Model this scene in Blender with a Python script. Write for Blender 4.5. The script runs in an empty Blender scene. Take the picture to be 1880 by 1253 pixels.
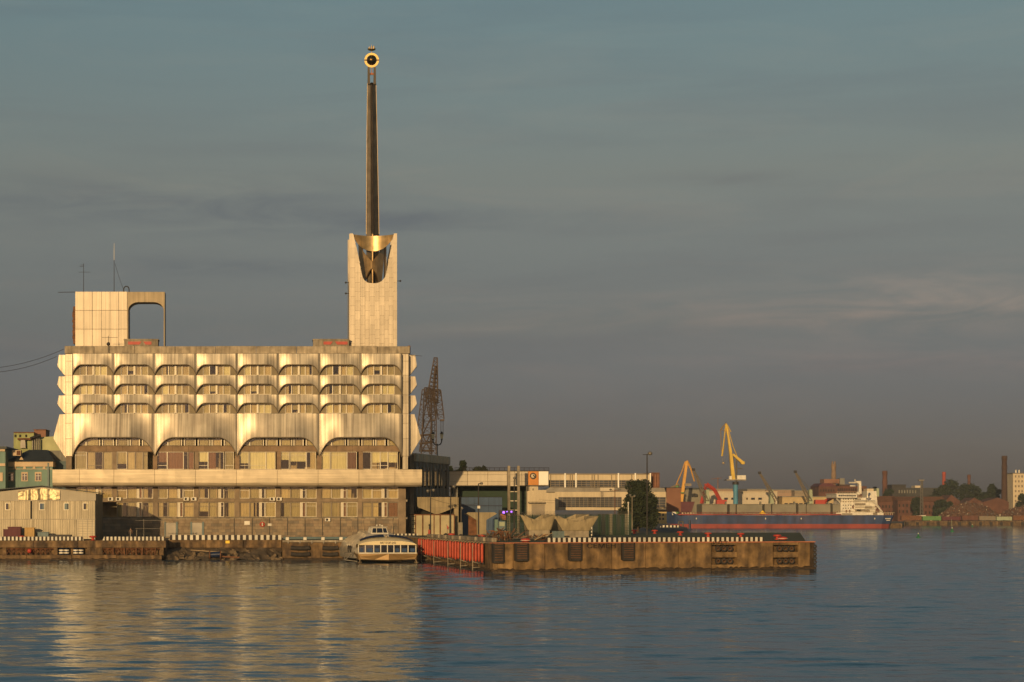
import bpy, bmesh, math, random
from mathutils import Vector, Matrix
random.seed(7)
R = math.radians
scene = bpy.context.scene
COL = scene.collection

# ------------------------------------------------------------------ camera
F, PX, PY, EYE = 3840.0, 500.0, 945.0, 6.5      # focal length in photo pixels, principal point, eye height over water
cd = bpy.data.cameras.new('camera'); cam = bpy.data.objects.new('camera', cd); COL.objects.link(cam)
cam.location = (0, 0, EYE); cam.rotation_euler = (R(90), 0, 0)
cd.sensor_width = 36; cd.lens = F / 1880 * 36
cd.shift_x = (940 - PX) / 1880; cd.shift_y = (PY - 626.5) / 1880
cd.clip_start = 1; cd.clip_end = 30000
scene.camera = cam
scene.render.resolution_x = 1024; scene.render.resolution_y = 682

# ------------------------------------------------------------------ sky and sun
SUN_AZ, SUN_EL = 16.5, 8.0                       # sun low behind the camera's left shoulder
world = bpy.data.worlds.new('World'); scene.world = world; world.use_nodes = True
nt = world.node_tree; N = nt.nodes; L = nt.links
N.clear()
wo = N.new('ShaderNodeOutputWorld'); bg = N.new('ShaderNodeBackground')
sky = N.new('ShaderNodeTexSky'); sky.sky_type = 'NISHITA'; sky.sun_disc = False
sky.sun_elevation = R(SUN_EL); sky.sun_rotation = R(180 + SUN_AZ)
sky.altitude = 0; sky.air_density = 1.0; sky.dust_density = 1.6; sky.ozone_density = 1.6
tc = N.new('ShaderNodeTexCoord')
sep = N.new('ShaderNodeSeparateXYZ'); L.new(tc.outputs['Generated'], sep.inputs[0])
# evening air: greyer and warmer towards the horizon, blue-green above (the same all round)
mr = N.new('ShaderNodeMapRange'); mr.inputs[1].default_value = 0.0; mr.inputs[2].default_value = 0.30
L.new(sep.outputs[2], mr.inputs[0])
ramp = N.new('ShaderNodeValToRGB'); L.new(mr.outputs[0], ramp.inputs[0])
cr = ramp.color_ramp
cr.elements[0].position = 0.0; cr.elements[0].color = (0.402, 0.404, 0.717, 1)
cr.elements[1].position = 1.0; cr.elements[1].color = (0.746, 0.737, 0.611, 1)
e = cr.elements.new(0.050); e.color = (0.409, 0.404, 0.746, 1)
e = cr.elements.new(0.126); e.color = (0.384, 0.379, 0.655, 1)
e = cr.elements.new(0.300); e.color = (0.466, 0.400, 0.471, 1)
e = cr.elements.new(0.530); e.color = (0.751, 0.574, 0.487, 1)
e = cr.elements.new(0.790); e.color = (0.792, 0.744, 0.623, 1)
mul = N.new('ShaderNodeMix'); mul.data_type = 'RGBA'; mul.blend_type = 'MULTIPLY'; mul.inputs[0].default_value = 1
L.new(sky.outputs[0], mul.inputs[6]); L.new(ramp.outputs[0], mul.inputs[7])
# thin drawn-out cloud banks
mp = N.new('ShaderNodeMapping'); mp.inputs['Scale'].default_value = (3.2, 3.2, 30); mp.inputs['Location'].default_value = (2.1, 0.4, 1.7)
L.new(tc.outputs['Generated'], mp.inputs[0])
nz = N.new('ShaderNodeTexNoise'); nz.inputs['Scale'].default_value = 1.6; nz.inputs['Detail'].default_value = 7; nz.inputs['Roughness'].default_value = 0.55; nz.inputs['Distortion'].default_value = 0.5
L.new(mp.outputs[0], nz.inputs['Vector'])
cr1 = N.new('ShaderNodeValToRGB'); L.new(nz.outputs[0], cr1.inputs[0])
cr1.color_ramp.elements[0].position = 0.50; cr1.color_ramp.elements[0].color = (0, 0, 0, 1)
cr1.color_ramp.elements[1].position = 0.74; cr1.color_ramp.elements[1].color = (0.4, 0.4, 0.4, 1)
mix1 = N.new('ShaderNodeMix'); mix1.data_type = 'RGBA'; L.new(cr1.outputs[0], mix1.inputs[0])
L.new(mul.outputs[2], mix1.inputs[6])
cl = N.new('ShaderNodeMix'); cl.data_type = 'RGBA'; cl.blend_type = 'MULTIPLY'; cl.inputs[0].default_value = 1
L.new(mul.outputs[2], cl.inputs[6]); cl.inputs[7].default_value = (0.80, 0.76, 0.82, 1)
L.new(cl.outputs[2], mix1.inputs[7])
mp2 = N.new('ShaderNodeMapping'); mp2.inputs['Scale'].default_value = (4.0, 4.0, 26); mp2.inputs['Location'].default_value = (5.3, 1.4, 4.2)
L.new(tc.outputs['Generated'], mp2.inputs[0])
nz2 = N.new('ShaderNodeTexNoise'); nz2.inputs['Scale'].default_value = 1.5; nz2.inputs['Detail'].default_value = 8; nz2.inputs['Roughness'].default_value = 0.6; nz2.inputs['Distortion'].default_value = 0.8
L.new(mp2.outputs[0], nz2.inputs['Vector'])
cr2 = N.new('ShaderNodeValToRGB'); L.new(nz2.outputs[0], cr2.inputs[0])
cr2.color_ramp.elements[0].position = 0.52; cr2.color_ramp.elements[0].color = (0, 0, 0, 1)
cr2.color_ramp.elements[1].position = 0.80; cr2.color_ramp.elements[1].color = (0.35, 0.35, 0.35, 1)
cl2 = N.new('ShaderNodeMix'); cl2.data_type = 'RGBA'; cl2.blend_type = 'MULTIPLY'; cl2.inputs[0].default_value = 1
L.new(mul.outputs[2], cl2.inputs[6]); cl2.inputs[7].default_value = (1.45, 1.18, 1.05, 1)
mix2 = N.new('ShaderNodeMix'); mix2.data_type = 'RGBA'; L.new(cr2.outputs[0], mix2.inputs[0])
L.new(mix1.outputs[2], mix2.inputs[6]); L.new(cl2.outputs[2], mix2.inputs[7])
# a few soft cloud banks low over the harbour, broken up by noise
px_ = N.new('ShaderNodeMath'); px_.operation = 'DIVIDE'; L.new(sep.outputs[0], px_.inputs[0]); L.new(sep.outputs[1], px_.inputs[1])
pz_ = N.new('ShaderNodeMath'); pz_.operation = 'DIVIDE'; L.new(sep.outputs[2], pz_.inputs[0]); L.new(sep.outputs[1], pz_.inputs[1])
cur = mix2.outputs[2]
mp3 = N.new('ShaderNodeMapping'); mp3.inputs['Scale'].default_value = (9, 9, 55); L.new(tc.outputs['Generated'], mp3.inputs[0])
nz3 = N.new('ShaderNodeTexNoise'); nz3.inputs['Scale'].default_value = 1.5; nz3.inputs['Detail'].default_value = 8; nz3.inputs['Roughness'].default_value = .62; nz3.inputs['Distortion'].default_value = .9; L.new(mp3.outputs[0], nz3.inputs['Vector'])
def bank(cx, cz, rx, rz, tint, amt):
    global cur
    def nd(op, a_, b_):
        q = N.new('ShaderNodeMath'); q.operation = op
        for i_, v_ in enumerate((a_, b_)):
            if v_ is None: continue
            if isinstance(v_, (int, float)): q.inputs[i_].default_value = v_
            else: L.new(v_, q.inputs[i_])
        return q.outputs[0]
    u = nd('DIVIDE', nd('SUBTRACT', px_.outputs[0], cx), rx); v = nd('DIVIDE', nd('SUBTRACT', pz_.outputs[0], cz), rz)
    r2 = nd('ADD', nd('MULTIPLY', u, u), nd('MULTIPLY', v, v)); fall = nd('POWER', 2.718, nd('MULTIPLY', r2, -1.0))
    nn_ = N.new('ShaderNodeMapRange'); nn_.inputs[1].default_value = .36; nn_.inputs[2].default_value = .66; L.new(nz3.outputs[0], nn_.inputs[0])
    fac = nd('MULTIPLY', nd('MULTIPLY', fall, nn_.outputs[0]), amt)
    m_ = N.new('ShaderNodeMix'); m_.data_type = 'RGBA'; m_.blend_type = 'MULTIPLY'; L.new(fac, m_.inputs[0]); L.new(cur, m_.inputs[6]); m_.inputs[7].default_value = (*tint, 1); cur = m_.outputs[2]
for args in ((.330, .102, .085, .015, (1.75, 1.38, 1.22), .85), (.24, .092, .10, .010, (1.45, 1.2, 1.1), .6), (.31, .073, .11, .006, (1.5, 1.2, 1.1), .6), (.12, .101, .11, .005, (1.45, 1.2, 1.1), .6),
             (-.07, .150, .11, .012, (.66, .68, .80), .8), (.05, .140, .09, .007, (.70, .72, .82), .8), (-.02, .118, .10, .006, (.74, .76, .84), .7), (.10, .088, .05, .004, (1.35, 1.2, 1.1), .5), (.23, .160, .05, .004, (.85, .82, .86), .8)): bank(*args)
L.new(cur, bg.inputs[0]); bg.inputs[1].default_value = 0.10
L.new(bg.outputs[0], wo.inputs[0])

sd = bpy.data.lights.new('sun', 'SUN'); sun = bpy.data.objects.new('sun', sd); COL.objects.link(sun)
sd.energy = 3.6; sd.angle = R(0.5); sd.color = (1.0, 0.67, 0.31)
az, el = R(SUN_AZ), R(SUN_EL)
sun_dir = Vector((math.sin(az) * math.cos(el), math.cos(az) * math.cos(el), -math.sin(el)))
sun.rotation_euler = sun_dir.to_track_quat('-Z', 'Y').to_euler(); sun.location = (-60, -100, 80)

vs = scene.view_settings
vs.view_transform = 'Standard'; vs.look = 'None'; vs.gamma = 1.0; vs.use_curve_mapping = False; vs.exposure = 0.0

# ------------------------------------------------------------------ helpers
def wx(px, Y): return (px - PX) * Y / F
def wz(py, Y): return EYE - (py - PY) * Y / F
def P(px, py, Y): return Vector((wx(px, Y), Y, wz(py, Y)))

ORD = ['first', 'second', 'third', 'fourth', 'fifth', 'sixth', 'seventh', 'eighth', 'ninth', 'tenth', 'eleventh', 'twelfth',
       'thirteenth', 'fourteenth', 'fifteenth', 'sixteenth', 'seventeenth', 'eighteenth', 'nineteenth', 'twentieth',
       'twenty-first', 'twenty-second', 'twenty-third', 'twenty-fourth', 'twenty-fifth', 'twenty-sixth', 'twenty-seventh', 'twenty-eighth']

class MB:
    """collects shapes in world coordinates; build() links them as one mesh object"""
    def __init__(s): s.v = []; s.f = []; s.m = []; s.sm = []
    def add(s, verts, faces, mi=0, smooth=False):
        b = len(s.v); s.v.extend([tuple(q) for q in verts])
        for f in faces: s.f.append([b + i for i in f]); s.m.append(mi); s.sm.append(smooth)
        return s
    def box(s, x0, x1, y0, y1, z0, z1, mi=0):
        if x0 > x1: x0, x1 = x1, x0
        if y0 > y1: y0, y1 = y1, y0
        if z0 > z1: z0, z1 = z1, z0
        v = [(x0,y0,z0),(x1,y0,z0),(x1,y1,z0),(x0,y1,z0),(x0,y0,z1),(x1,y0,z1),(x1,y1,z1),(x0,y1,z1)]
        return s.add(v, [(0,3,2,1),(4,5,6,7),(0,1,5,4),(1,2,6,5),(2,3,7,6),(3,0,4,7)], mi)
    def pbox(s, px0, px1, py0, py1, Y0, Y1, mi=0):       # box whose front face spans these photo pixels at depth Y0
        return s.box(wx(px0, Y0), wx(px1, Y0), Y0, Y1, wz(py1, Y0), wz(py0, Y0), mi)
    def hexa(s, lo, hi, mi=0):                            # bottom quad, top quad
        n = len(lo)
        f = [tuple(range(n))[::-1], tuple(range(n, 2 * n))] + [(i, (i+1) % n, n + (i+1) % n, n + i) for i in range(n)]
        return s.add(list(lo) + list(hi), f, mi)
    def prism(s, poly, z0, z1, mi=0):                     # plan polygon pulled up
        return s.hexa([(x, y, z0) for x, y in poly], [(x, y, z1) for x, y in poly], mi)
    def slab(s, poly, y0, y1, mi=0):                      # elevation polygon (x,z) pulled back in depth
        n = len(poly)
        v = [(x, y0, z) for x, z in poly] + [(x, y1, z) for x, z in poly]
        f = [tuple(range(n)), tuple(range(n, 2*n))[::-1]] + [(i, n+i, n+(i+1) % n, (i+1) % n) for i in range(n)]
        return s.add(v, f, mi)
    def cyl(s, p0, p1, r0, r1=None, n=8, mi=0, smooth=True, cap=True):
        r1 = r0 if r1 is None else r1
        p0, p1 = Vector(p0), Vector(p1); d = (p1 - p0)
        if d.length < 1e-6: return s
        d.normalize(); a = d.orthogonal().normalized(); b = d.cross(a)
        v = []
        for p, r in ((p0, r0), (p1, r1)):
            for i in range(n):
                t = 2*math.pi*i/n + math.pi/n; v.append(p + a*(r*math.cos(t)) + b*(r*math.sin(t)))
        s.add(v, [(i, (i+1) % n, n + (i+1) % n, n + i) for i in range(n)], mi, smooth and n > 4)
        if cap: s.add(v, [tuple(range(n))[::-1], tuple(range(n, 2*n))], mi)
        return s
    def bar(s, p0, p1, r, mi=0): return s.cyl(p0, p1, r, r, 4, mi, False)
    def tube(s, pts, r, n=6, mi=0):
        for a, b in zip(pts, pts[1:]): s.cyl(a, b, r, r, n, mi)
        return s
    def lathe(s, c, prof, n=16, mi=0, ax='z'):
        c = Vector(c); v = []
        for r, h in prof:
            for i in range(n):
                t = 2*math.pi*i/n
                if ax == 'z': v.append(c + Vector((r*math.cos(t), r*math.sin(t), h)))
                else: v.append(c + Vector((r*math.cos(t), h, r*math.sin(t))))
        f = []
        for j in range(len(prof) - 1):
            for i in range(n): f.append((j*n+i, j*n+(i+1) % n, (j+1)*n+(i+1) % n, (j+1)*n+i))
        return s.add(v, f, mi, True)
    def sphere(s, c, r, n=12, mi=0, sz=1):
        prof = [(max(1e-4, r*math.sin(math.pi*k/n)), -r*sz*math.cos(math.pi*k/n)) for k in range(n+1)]
        return s.lathe(c, prof, n*2, mi)
    def torus(s, c, Rr, r, ax='y', n=20, k=8, mi=0):
        c = Vector(c); v = []
        for i in range(n):
            t = 2*math.pi*i/n
            for j in range(k):
                u = 2*math.pi*j/k; q = Rr + r*math.cos(u); h = r*math.sin(u)
                if ax == 'y': v.append(c + Vector((q*math.cos(t), h, q*math.sin(t))))
                elif ax == 'x': v.append(c + Vector((h, q*math.cos(t), q*math.sin(t))))
                else: v.append(c + Vector((q*math.cos(t), q*math.sin(t), h)))
        f = [(i*k+j, ((i+1) % n)*k+j, ((i+1) % n)*k+(j+1) % k, i*k+(j+1) % k) for i in range(n) for j in range(k)]
        return s.add(v, f, mi, True)
    def grid(s, rows, mi=0, smooth=True, close=False):    # rows of points
        n = len(rows[0]); v = [q for r in rows for q in r]
        f = []
        for j in range(len(rows)-1):
            for i in range(n if close else n-1): f.append((j*n+i, j*n+(i+1) % n, (j+1)*n+(i+1) % n, (j+1)*n+i))
        return s.add(v, f, mi, smooth)
    def build(s, name, mat, parent=None, bevel=0, local=False, kind=None, label=None):
        off = Vector((0,0,0))
        if parent is not None and not local:
            q = parent
            while q is not None: off += q.location; q = q.parent
        me = bpy.data.meshes.new(name)
        me.from_pydata([(x-off.x, y-off.y, z-off.z) for x, y, z in s.v], [], s.f)
        for m in (mat if isinstance(mat, (list, tuple)) else [mat]): me.materials.append(m)
        for p, mi, sm in zip(me.polygons, s.m, s.sm): p.material_index = mi; p.use_smooth = sm
        bm = bmesh.new(); bm.from_mesh(me); bmesh.ops.recalc_face_normals(bm, faces=bm.faces); bm.to_mesh(me); bm.free()
        o = bpy.data.objects.new(name, me); COL.objects.link(o)
        if parent is not None: o.parent = parent
        if bevel:
            b = o.modifiers.new('bevel', 'BEVEL'); b.width = bevel; b.segments = 2; b.limit_method = 'ANGLE'
        if kind: o['kind'] = kind
        if label: o['label'] = label
        return o

def tag(o, label, cat, group=None):
    o['label'] = label; o['category'] = cat
    if group: o['group'] = group
    return o
def thing(name, label, cat, loc=(0,0,0), group=None):
    o = bpy.data.objects.new(name, None); COL.objects.link(o); o.location = loc; o.empty_display_size = .5
    return tag(o, label, cat, group)
def struct(o): o['kind'] = 'structure'; return o
def copy_tree(o, parent=None):
    c = o.copy(); COL.objects.link(c); c.parent = parent
    for ch in list(o.children): copy_tree(ch, c)
    return c
def link_copy(src, loc, parent):                          # another piece with the same mesh
    c = src.copy(); COL.objects.link(c); c.location = loc; c.parent = parent; return c

# ------------------------------------------------------------------ materials
def pm(name, col, rough=.75, metal=0, var=.25, vs=.5, streak=0, sx=2.5, sz=.15, bump=0, bs=6, rnd=0, stain=None, stf=.5, sts=.35, spec=.4, sy=None):
    m = bpy.data.materials.new(name); m.use_nodes = True; t = m.node_tree; n = t.nodes; l = t.links
    b = n['Principled BSDF']; b.inputs['Roughness'].default_value = rough; b.inputs['Metallic'].default_value = metal
    b.inputs['Specular IOR Level'].default_value = spec
    g = n.new('ShaderNodeNewGeometry'); pos = g.outputs['Position']
    def noise(scale3, scale, detail=5):
        a = n.new('ShaderNodeMapping'); a.inputs['Scale'].default_value = scale3; l.new(pos, a.inputs[0])
        q = n.new('ShaderNodeTexNoise'); q.inputs['Scale'].default_value = scale; q.inputs['Detail'].default_value = detail
        l.new(a.outputs[0], q.inputs['Vector']); return q.outputs[0]
    def mulc(a, fac_out, lo, hi, p0=.3, p1=.7):
        r = n.new('ShaderNodeMapRange'); r.inputs[1].default_value = p0; r.inputs[2].default_value = p1
        r.inputs[3].default_value = lo; r.inputs[4].default_value = hi; l.new(fac_out, r.inputs[0])
        x = n.new('ShaderNodeMix'); x.data_type = 'RGBA'; x.blend_type = 'MULTIPLY'; x.inputs[0].default_value = 1
        l.new(a, x.inputs[6]); l.new(r.outputs[0], x.inputs[7]); return x.outputs[2]
    c = n.new('ShaderNodeRGB'); c.outputs[0].default_value = (*col, 1); cur = c.outputs[0]
    if stain:
        f = noise((1, 1, .6), sts, 6)
        r = n.new('ShaderNodeMapRange'); r.inputs[1].default_value = .46; r.inputs[2].default_value = .66; r.inputs[4].default_value = stf; l.new(f, r.inputs[0])
        x = n.new('ShaderNodeMix'); x.data_type = 'RGBA'; l.new(r.outputs[0], x.inputs[0]); l.new(cur, x.inputs[6]); x.inputs[7].default_value = (*stain, 1); cur = x.outputs[2]
    if var: cur = mulc(cur, noise((1, 1, 1), vs), 1 - var, 1 + var * .5)
    if streak: cur = mulc(cur, noise((sx, sx if sy is None else sy, sz), 1.0, 4), 1 - streak, 1 + streak * .4)
    if rnd:
        oi = n.new('ShaderNodeObjectInfo'); cur = mulc(cur, oi.outputs['Random'], 1 - rnd, 1 + rnd * .5, 0, 1)
    l.new(cur, b.inputs['Base Color'])
    if bump:
        q = noise((1, 1, 1), bs, 4); bp = n.new('ShaderNodeBump'); bp.inputs['Strength'].default_value = bump; bp.inputs['Distance'].default_value = .1
        l.new(q, bp.inputs['Height']); l.new(bp.outputs[0], b.inputs['Normal'])
    return m
def emis(name, col, st):
    m = bpy.data.materials.new(name); m.use_nodes = True; b = m.node_tree.nodes['Principled BSDF']
    b.inputs['Base Color'].default_value = (*col, 1); b.inputs['Emission Color'].default_value = (*col, 1); b.inputs['Emission Strength'].default_value = st
    return m
def glass_mat(name, tint=(.75,.72,.62), refl=.12):
    m = bpy.data.materials.new(name); m.use_nodes = True; t = m.node_tree; n = t.nodes; l = t.links; n.clear()
    o = n.new('ShaderNodeOutputMaterial'); tr = n.new('ShaderNodeBsdfTransparent'); tr.inputs[0].default_value = (*tint, 1)
    gl = n.new('ShaderNodeBsdfGlossy'); gl.inputs['Roughness'].default_value = .04
    fr = n.new('ShaderNodeFresnel'); fr.inputs[0].default_value = 1.5
    ad = n.new('ShaderNodeMath'); ad.inputs[1].default_value = refl; l.new(fr.outputs[0], ad.inputs[0])
    mx = n.new('ShaderNodeMixShader'); l.new(ad.outputs[0], mx.inputs[0]); l.new(tr.outputs[0], mx.inputs[1]); l.new(gl.outputs[0], mx.inputs[2]); l.new(mx.outputs[0], o.inputs[0])
    return m
def stripes_mat(name, axis, period, duty=.5, light=(.62,.58,.48), dark=(.025,.018,.018)):
    # white and black paint bands along a kerb beam, worn at the edges
    m = pm(name, light, .7); t = m.node_tree; n = t.nodes; l = t.links; b = n['Principled BSDF']
    g = n.new('ShaderNodeTexCoord'); d = n.new('ShaderNodeVectorMath'); d.operation = 'DOT_PRODUCT'; d.inputs[1].default_value = axis
    l.new(g.outputs['Object'], d.inputs[0])
    a = n.new('ShaderNodeMath'); a.operation = 'DIVIDE'; a.inputs[1].default_value = period; l.new(d.outputs['Value'], a.inputs[0])
    fr = n.new('ShaderNodeMath'); fr.operation = 'FRACT'; l.new(a.outputs[0], fr.inputs[0])
    q = n.new('ShaderNodeTexNoise'); q.inputs['Scale'].default_value = 3; l.new(g.outputs['Object'], q.inputs['Vector'])
    s1 = n.new('ShaderNodeMath'); s1.operation = 'MULTIPLY_ADD'; s1.inputs[1].default_value = .10; l.new(q.outputs[0], s1.inputs[0]); l.new(fr.outputs[0], s1.inputs[2])
    gt = n.new('ShaderNodeMath'); gt.operation = 'GREATER_THAN'; gt.inputs[1].default_value = duty + .05; l.new(s1.outputs[0], gt.inputs[0])
    old = b.inputs['Base Color'].links[0].from_socket
    x = n.new('ShaderNodeMix'); x.data_type = 'RGBA'; l.new(gt.outputs[0], x.inputs[0]); l.new(old, x.inputs[6]); x.inputs[7].default_value = (*dark, 1)
    l.new(x.outputs[2], b.inputs['Base Color'])
    return m

def tiles_mat(name, col, bw, bh, mortar, var=.3, axis='XZ'):
    # tiny far-off masonry courses: too small to tell the pieces apart
    m = pm(name, col, .85, var=var, vs=.6); t = m.node_tree; n = t.nodes; l = t.links; b = n['Principled BSDF']
    g = n.new('ShaderNodeNewGeometry'); sp = n.new('ShaderNodeSeparateXYZ'); l.new(g.outputs['Position'], sp.inputs[0])
    ad = n.new('ShaderNodeMath'); l.new(sp.outputs[0], ad.inputs[0]); l.new(sp.outputs[1], ad.inputs[1])
    cb = n.new('ShaderNodeCombineXYZ'); l.new(ad.outputs[0], cb.inputs[0]); l.new(sp.outputs[2], cb.inputs[1])
    br = n.new('ShaderNodeTexBrick'); l.new(cb.outputs[0], br.inputs['Vector']); br.inputs['Scale'].default_value = 1
    br.inputs['Brick Width'].default_value = bw; br.inputs['Row Height'].default_value = bh; br.inputs['Mortar Size'].default_value = bh * .06
    br.inputs['Color1'].default_value = (1, 1, 1, 1); br.inputs['Color2'].default_value = (.7, .68, .66, 1); br.inputs['Mortar'].default_value = (*mortar, 1)
    old = b.inputs['Base Color'].links[0].from_socket
    x = n.new('ShaderNodeMix'); x.data_type = 'RGBA'; x.blend_type = 'MULTIPLY'; x.inputs[0].default_value = 1
    l.new(old, x.inputs[6]); l.new(br.outputs[0], x.inputs[7]); l.new(x.outputs[2], b.inputs['Base Color'])
    return m

M = {}
M['metal'] = pm('anodised_panel', (.51,.445,.345), .43, .48, var=.2, vs=.3, streak=.5, sx=3.6, sy=.3, sz=.03, rnd=.12, stain=(.34,.28,.215), stf=.5, sts=.42)
M['towermetal'] = pm('tower_panel', (.55,.47,.36), .5, .25, var=.10, vs=.4, streak=.22, sx=4.0, sz=.05, rnd=.11)
M['slabmetal'] = pm('balcony_panel', (.50,.42,.30), .5, .3, var=.14, vs=.5, streak=.22, sx=.15, sz=5.0, rnd=.10)
M['gold'] = pm('gilding', (.95,.66,.22), .22, 1, var=.15, vs=1)
M['goldsheet'] = pm('gilt_sheet', (.60,.43,.21), .42, .7, var=.35, vs=.8, streak=.25)
M['spiredark'] = pm('spire_fork', (.085,.065,.045), .6, .3, var=.3)
M['archclad'] = pm('arch_cladding', (.38,.30,.19), .6, .1, var=.2, vs=.4, streak=.3, sx=4, sz=.06)
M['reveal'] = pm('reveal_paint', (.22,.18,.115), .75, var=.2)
M['saddle'] = pm('saddle_sheet', (.46,.31,.15), .45, .45, var=.35, vs=.8, streak=.25)
M['spire'] = pm('spire_steel', (.20,.165,.12), .32, .9, var=.35, vs=.8, streak=.3, sx=3, sz=.2)
M['trim'] = pm('bright_trim', (.45,.34,.21), .4, .6, var=.1)
M['concrete'] = pm('weathered_concrete', (.32,.27,.20), .85, var=.35, vs=.9, streak=.3, bump=.3, stain=(.20,.16,.11), stf=.55)
M['stone'] = pm('stone_block', (.26,.195,.13), .85, var=.3, vs=.8, bump=.3, rnd=.1, stain=(.14,.11,.08), stf=.4)
M['beam'] = pm('stone_beam', (.24,.16,.095), .8, var=.3, vs=1.0)
M['frame'] = pm('window_frame', (.62,.56,.44), .5, .2, var=.1)
M['framedark'] = pm('window_frame_dark', (.22,.18,.13), .5, .3, var=.1)
M['glass'] = glass_mat('window_glass', (.95,.92,.82), .05)
M['glassdark'] = glass_mat('dark_glass', (.25,.28,.28), .10)
M['cream'] = pm('cream_blind', (.66,.62,.38), .8, var=.1, vs=1, rnd=.15)
M['tan'] = pm('tan_blind', (.46,.38,.21), .8, var=.15, vs=1, rnd=.3)
M['olive'] = pm('olive_blind', (.40,.35,.19), .8, var=.15, vs=1, rnd=.25)
M['brown'] = pm('brown_curtain', (.20,.10,.05), .8, var=.15, vs=1, rnd=.3)
M['interior'] = pm('room_paint', (.48,.39,.25), .9, var=.5, vs=.35)
M['dark'] = pm('dark_void', (.02,.018,.015), .9, var=.2)
M['black'] = pm('black_iron', (.03,.026,.024), .6, var=.3)
M['rubber'] = pm('fender_rubber', (.035,.03,.026), .85, var=.4, vs=2, bump=.3)
M['rust'] = pm('rusty_iron', (.17,.075,.035), .85, var=.5, vs=1.5, bump=.3)
M['red'] = pm('signal_red', (.42,.05,.03), .5, var=.15, vs=2)
M['fender'] = pm('fender_red', (.48,.075,.04), .6, var=.25, vs=1.5, streak=.2, rnd=.12)
M['white'] = pm('white_paint', (.70,.65,.55), .5, var=.2, vs=.8, streak=.15)
M['quaywall'] = pm('quay_wall', (.20,.125,.06), .85, var=.5, vs=1.1, streak=.5, sx=1.2, sz=.15, bump=.6, bs=3, rnd=.2, stain=(.07,.045,.03), stf=.85, sts=.8)
M['pierwall'] = pm('pier_wall', (.25,.155,.068), .85, var=.5, vs=1.0, streak=.5, sx=1.1, sz=.15, bump=.6, bs=3, rnd=.2, stain=(.10,.066,.04), stf=.85, sts=.7)
M['algae'] = pm('waterline_algae', (.05,.032,.018), .8, var=.5, vs=1.5, bump=.6)
M['asphalt'] = pm('quay_asphalt', (.10,.085,.07), .9, var=.3, vs=.3)
M['grass'] = pm('verge', (.07,.075,.03), .95, var=.4, vs=.4)
M['copping'] = pm('red_coping', (.45,.17,.09), .8, var=.3, vs=1.2)
M['siding'] = pm('corrugated_siding', (.44,.38,.27), .55, .25, var=.15, vs=.4, streak=.35, sx=3.0, sz=.1)
M['foil'] = pm('crumpled_foil', (.46,.38,.23), .5, .7, var=.1)
M['roof'] = pm('slate_sheet', (.045,.055,.06), .6, .2, var=.2, streak=.2)
M['teal'] = pm('teal_render', (.17,.26,.225), .85, var=.2, vs=.3, streak=.15)
M['green'] = pm('green_render', (.30,.32,.14), .85, var=.25, vs=.3, streak=.2)
M['peach'] = pm('cornice_paint', (.55,.42,.28), .8, var=.15)
M['brick'] = tiles_mat('brick_wall', (.19,.085,.05), .9, .3, (.6,.5,.45))
M['farbrick'] = pm('old_brick', (.13,.058,.04), .9, var=.35, vs=.25, streak=.2)
M['pinkbrick'] = pm('pale_brick', (.24,.12,.08), .9, var=.3, vs=.2)
M['darkbrick'] = pm('sooty_brick', (.07,.038,.026), .9, var=.3, vs=.3)
M['cream_wall'] = pm('cream_render', (.58,.48,.33), .8, var=.12, vs=.3, streak=.12)
M['palewall'] = pm('pale_cladding', (.56,.48,.36), .6, .1, var=.1, vs=.3, streak=.1, rnd=.08)
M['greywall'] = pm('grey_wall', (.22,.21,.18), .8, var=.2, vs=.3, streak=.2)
M['blue_sheet'] = pm('blue_sheeting', (.035,.075,.15), .55, var=.2, vs=.4, streak=.2)
M['orange'] = pm('orange_panel', (.60,.24,.05), .6, var=.25, vs=.6)
M['brightwhite'] = pm('white_board', (.86,.82,.72), .5, var=.06)
M['fence'] = pm('green_mesh', (.018,.042,.026), .7, var=.2)
M['steel'] = pm('galvanised_steel', (.22,.20,.17), .5, .5, var=.3)
M['bluegrey'] = pm('cabinet_paint', (.10,.15,.16), .5, var=.2)
M['shell'] = pm('shell_concrete', (.34,.275,.165), .8, var=.25, vs=.5, streak=.3, stain=(.24,.19,.12), stf=.4)
M['yellow'] = pm('crane_yellow', (.62,.42,.06), .55, var=.15, vs=.3)
M['craneorange'] = pm('crane_orange', (.60,.32,.06), .6, var=.2, vs=.3)
M['craneblue'] = pm('crane_blue', (.07,.24,.36), .6, var=.15)
M['cranegreen'] = pm('crane_green', (.10,.22,.07), .6, var=.2)
M['shipblue'] = pm('hull_blue', (.030,.062,.165), .55, var=.3, vs=.12, streak=.45, sx=.35, sz=.05, stain=(.10,.05,.035), stf=.35, sts=.12)
M['shipred'] = pm('hull_red', (.28,.05,.038), .7, var=.3, vs=.12, streak=.3, sx=.2, sz=.1)
M['hatch'] = pm('hatch_grey', (.22,.20,.15), .7, var=.2, vs=.2, rnd=.1)
M['maroon'] = pm('maroon_sheet', (.10,.025,.03), .7, var=.2)
M['palegreen'] = pm('pale_green_paint', (.32,.36,.24), .6, var=.2)
M['crane_rust'] = pm('old_crane_brown', (.10,.072,.055), .8, var=.35, vs=.6)
M['leaf'] = pm('leaf_green', (.030,.042,.017), .8, var=.5, vs=1.2)
M['bark'] = pm('bark', (.07,.05,.035), .9, var=.3)
M['scrap'] = pm('scrap_metal', (.19,.11,.075), .7, .3, var=.6, vs=1.2, rnd=.0)
M['farbank'] = pm('far_ground', (.10,.08,.06), .95, var=.3, vs=.05)
M['buoy'] = pm('buoy_green', (.02,.16,.06), .5, var=.15)
M['navy'] = pm('navy_paint', (.012,.022,.06), .35, var=.2)
M['boatcream'] = pm('boat_cream', (.74,.62,.38), .45, var=.12, vs=.7)
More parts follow.
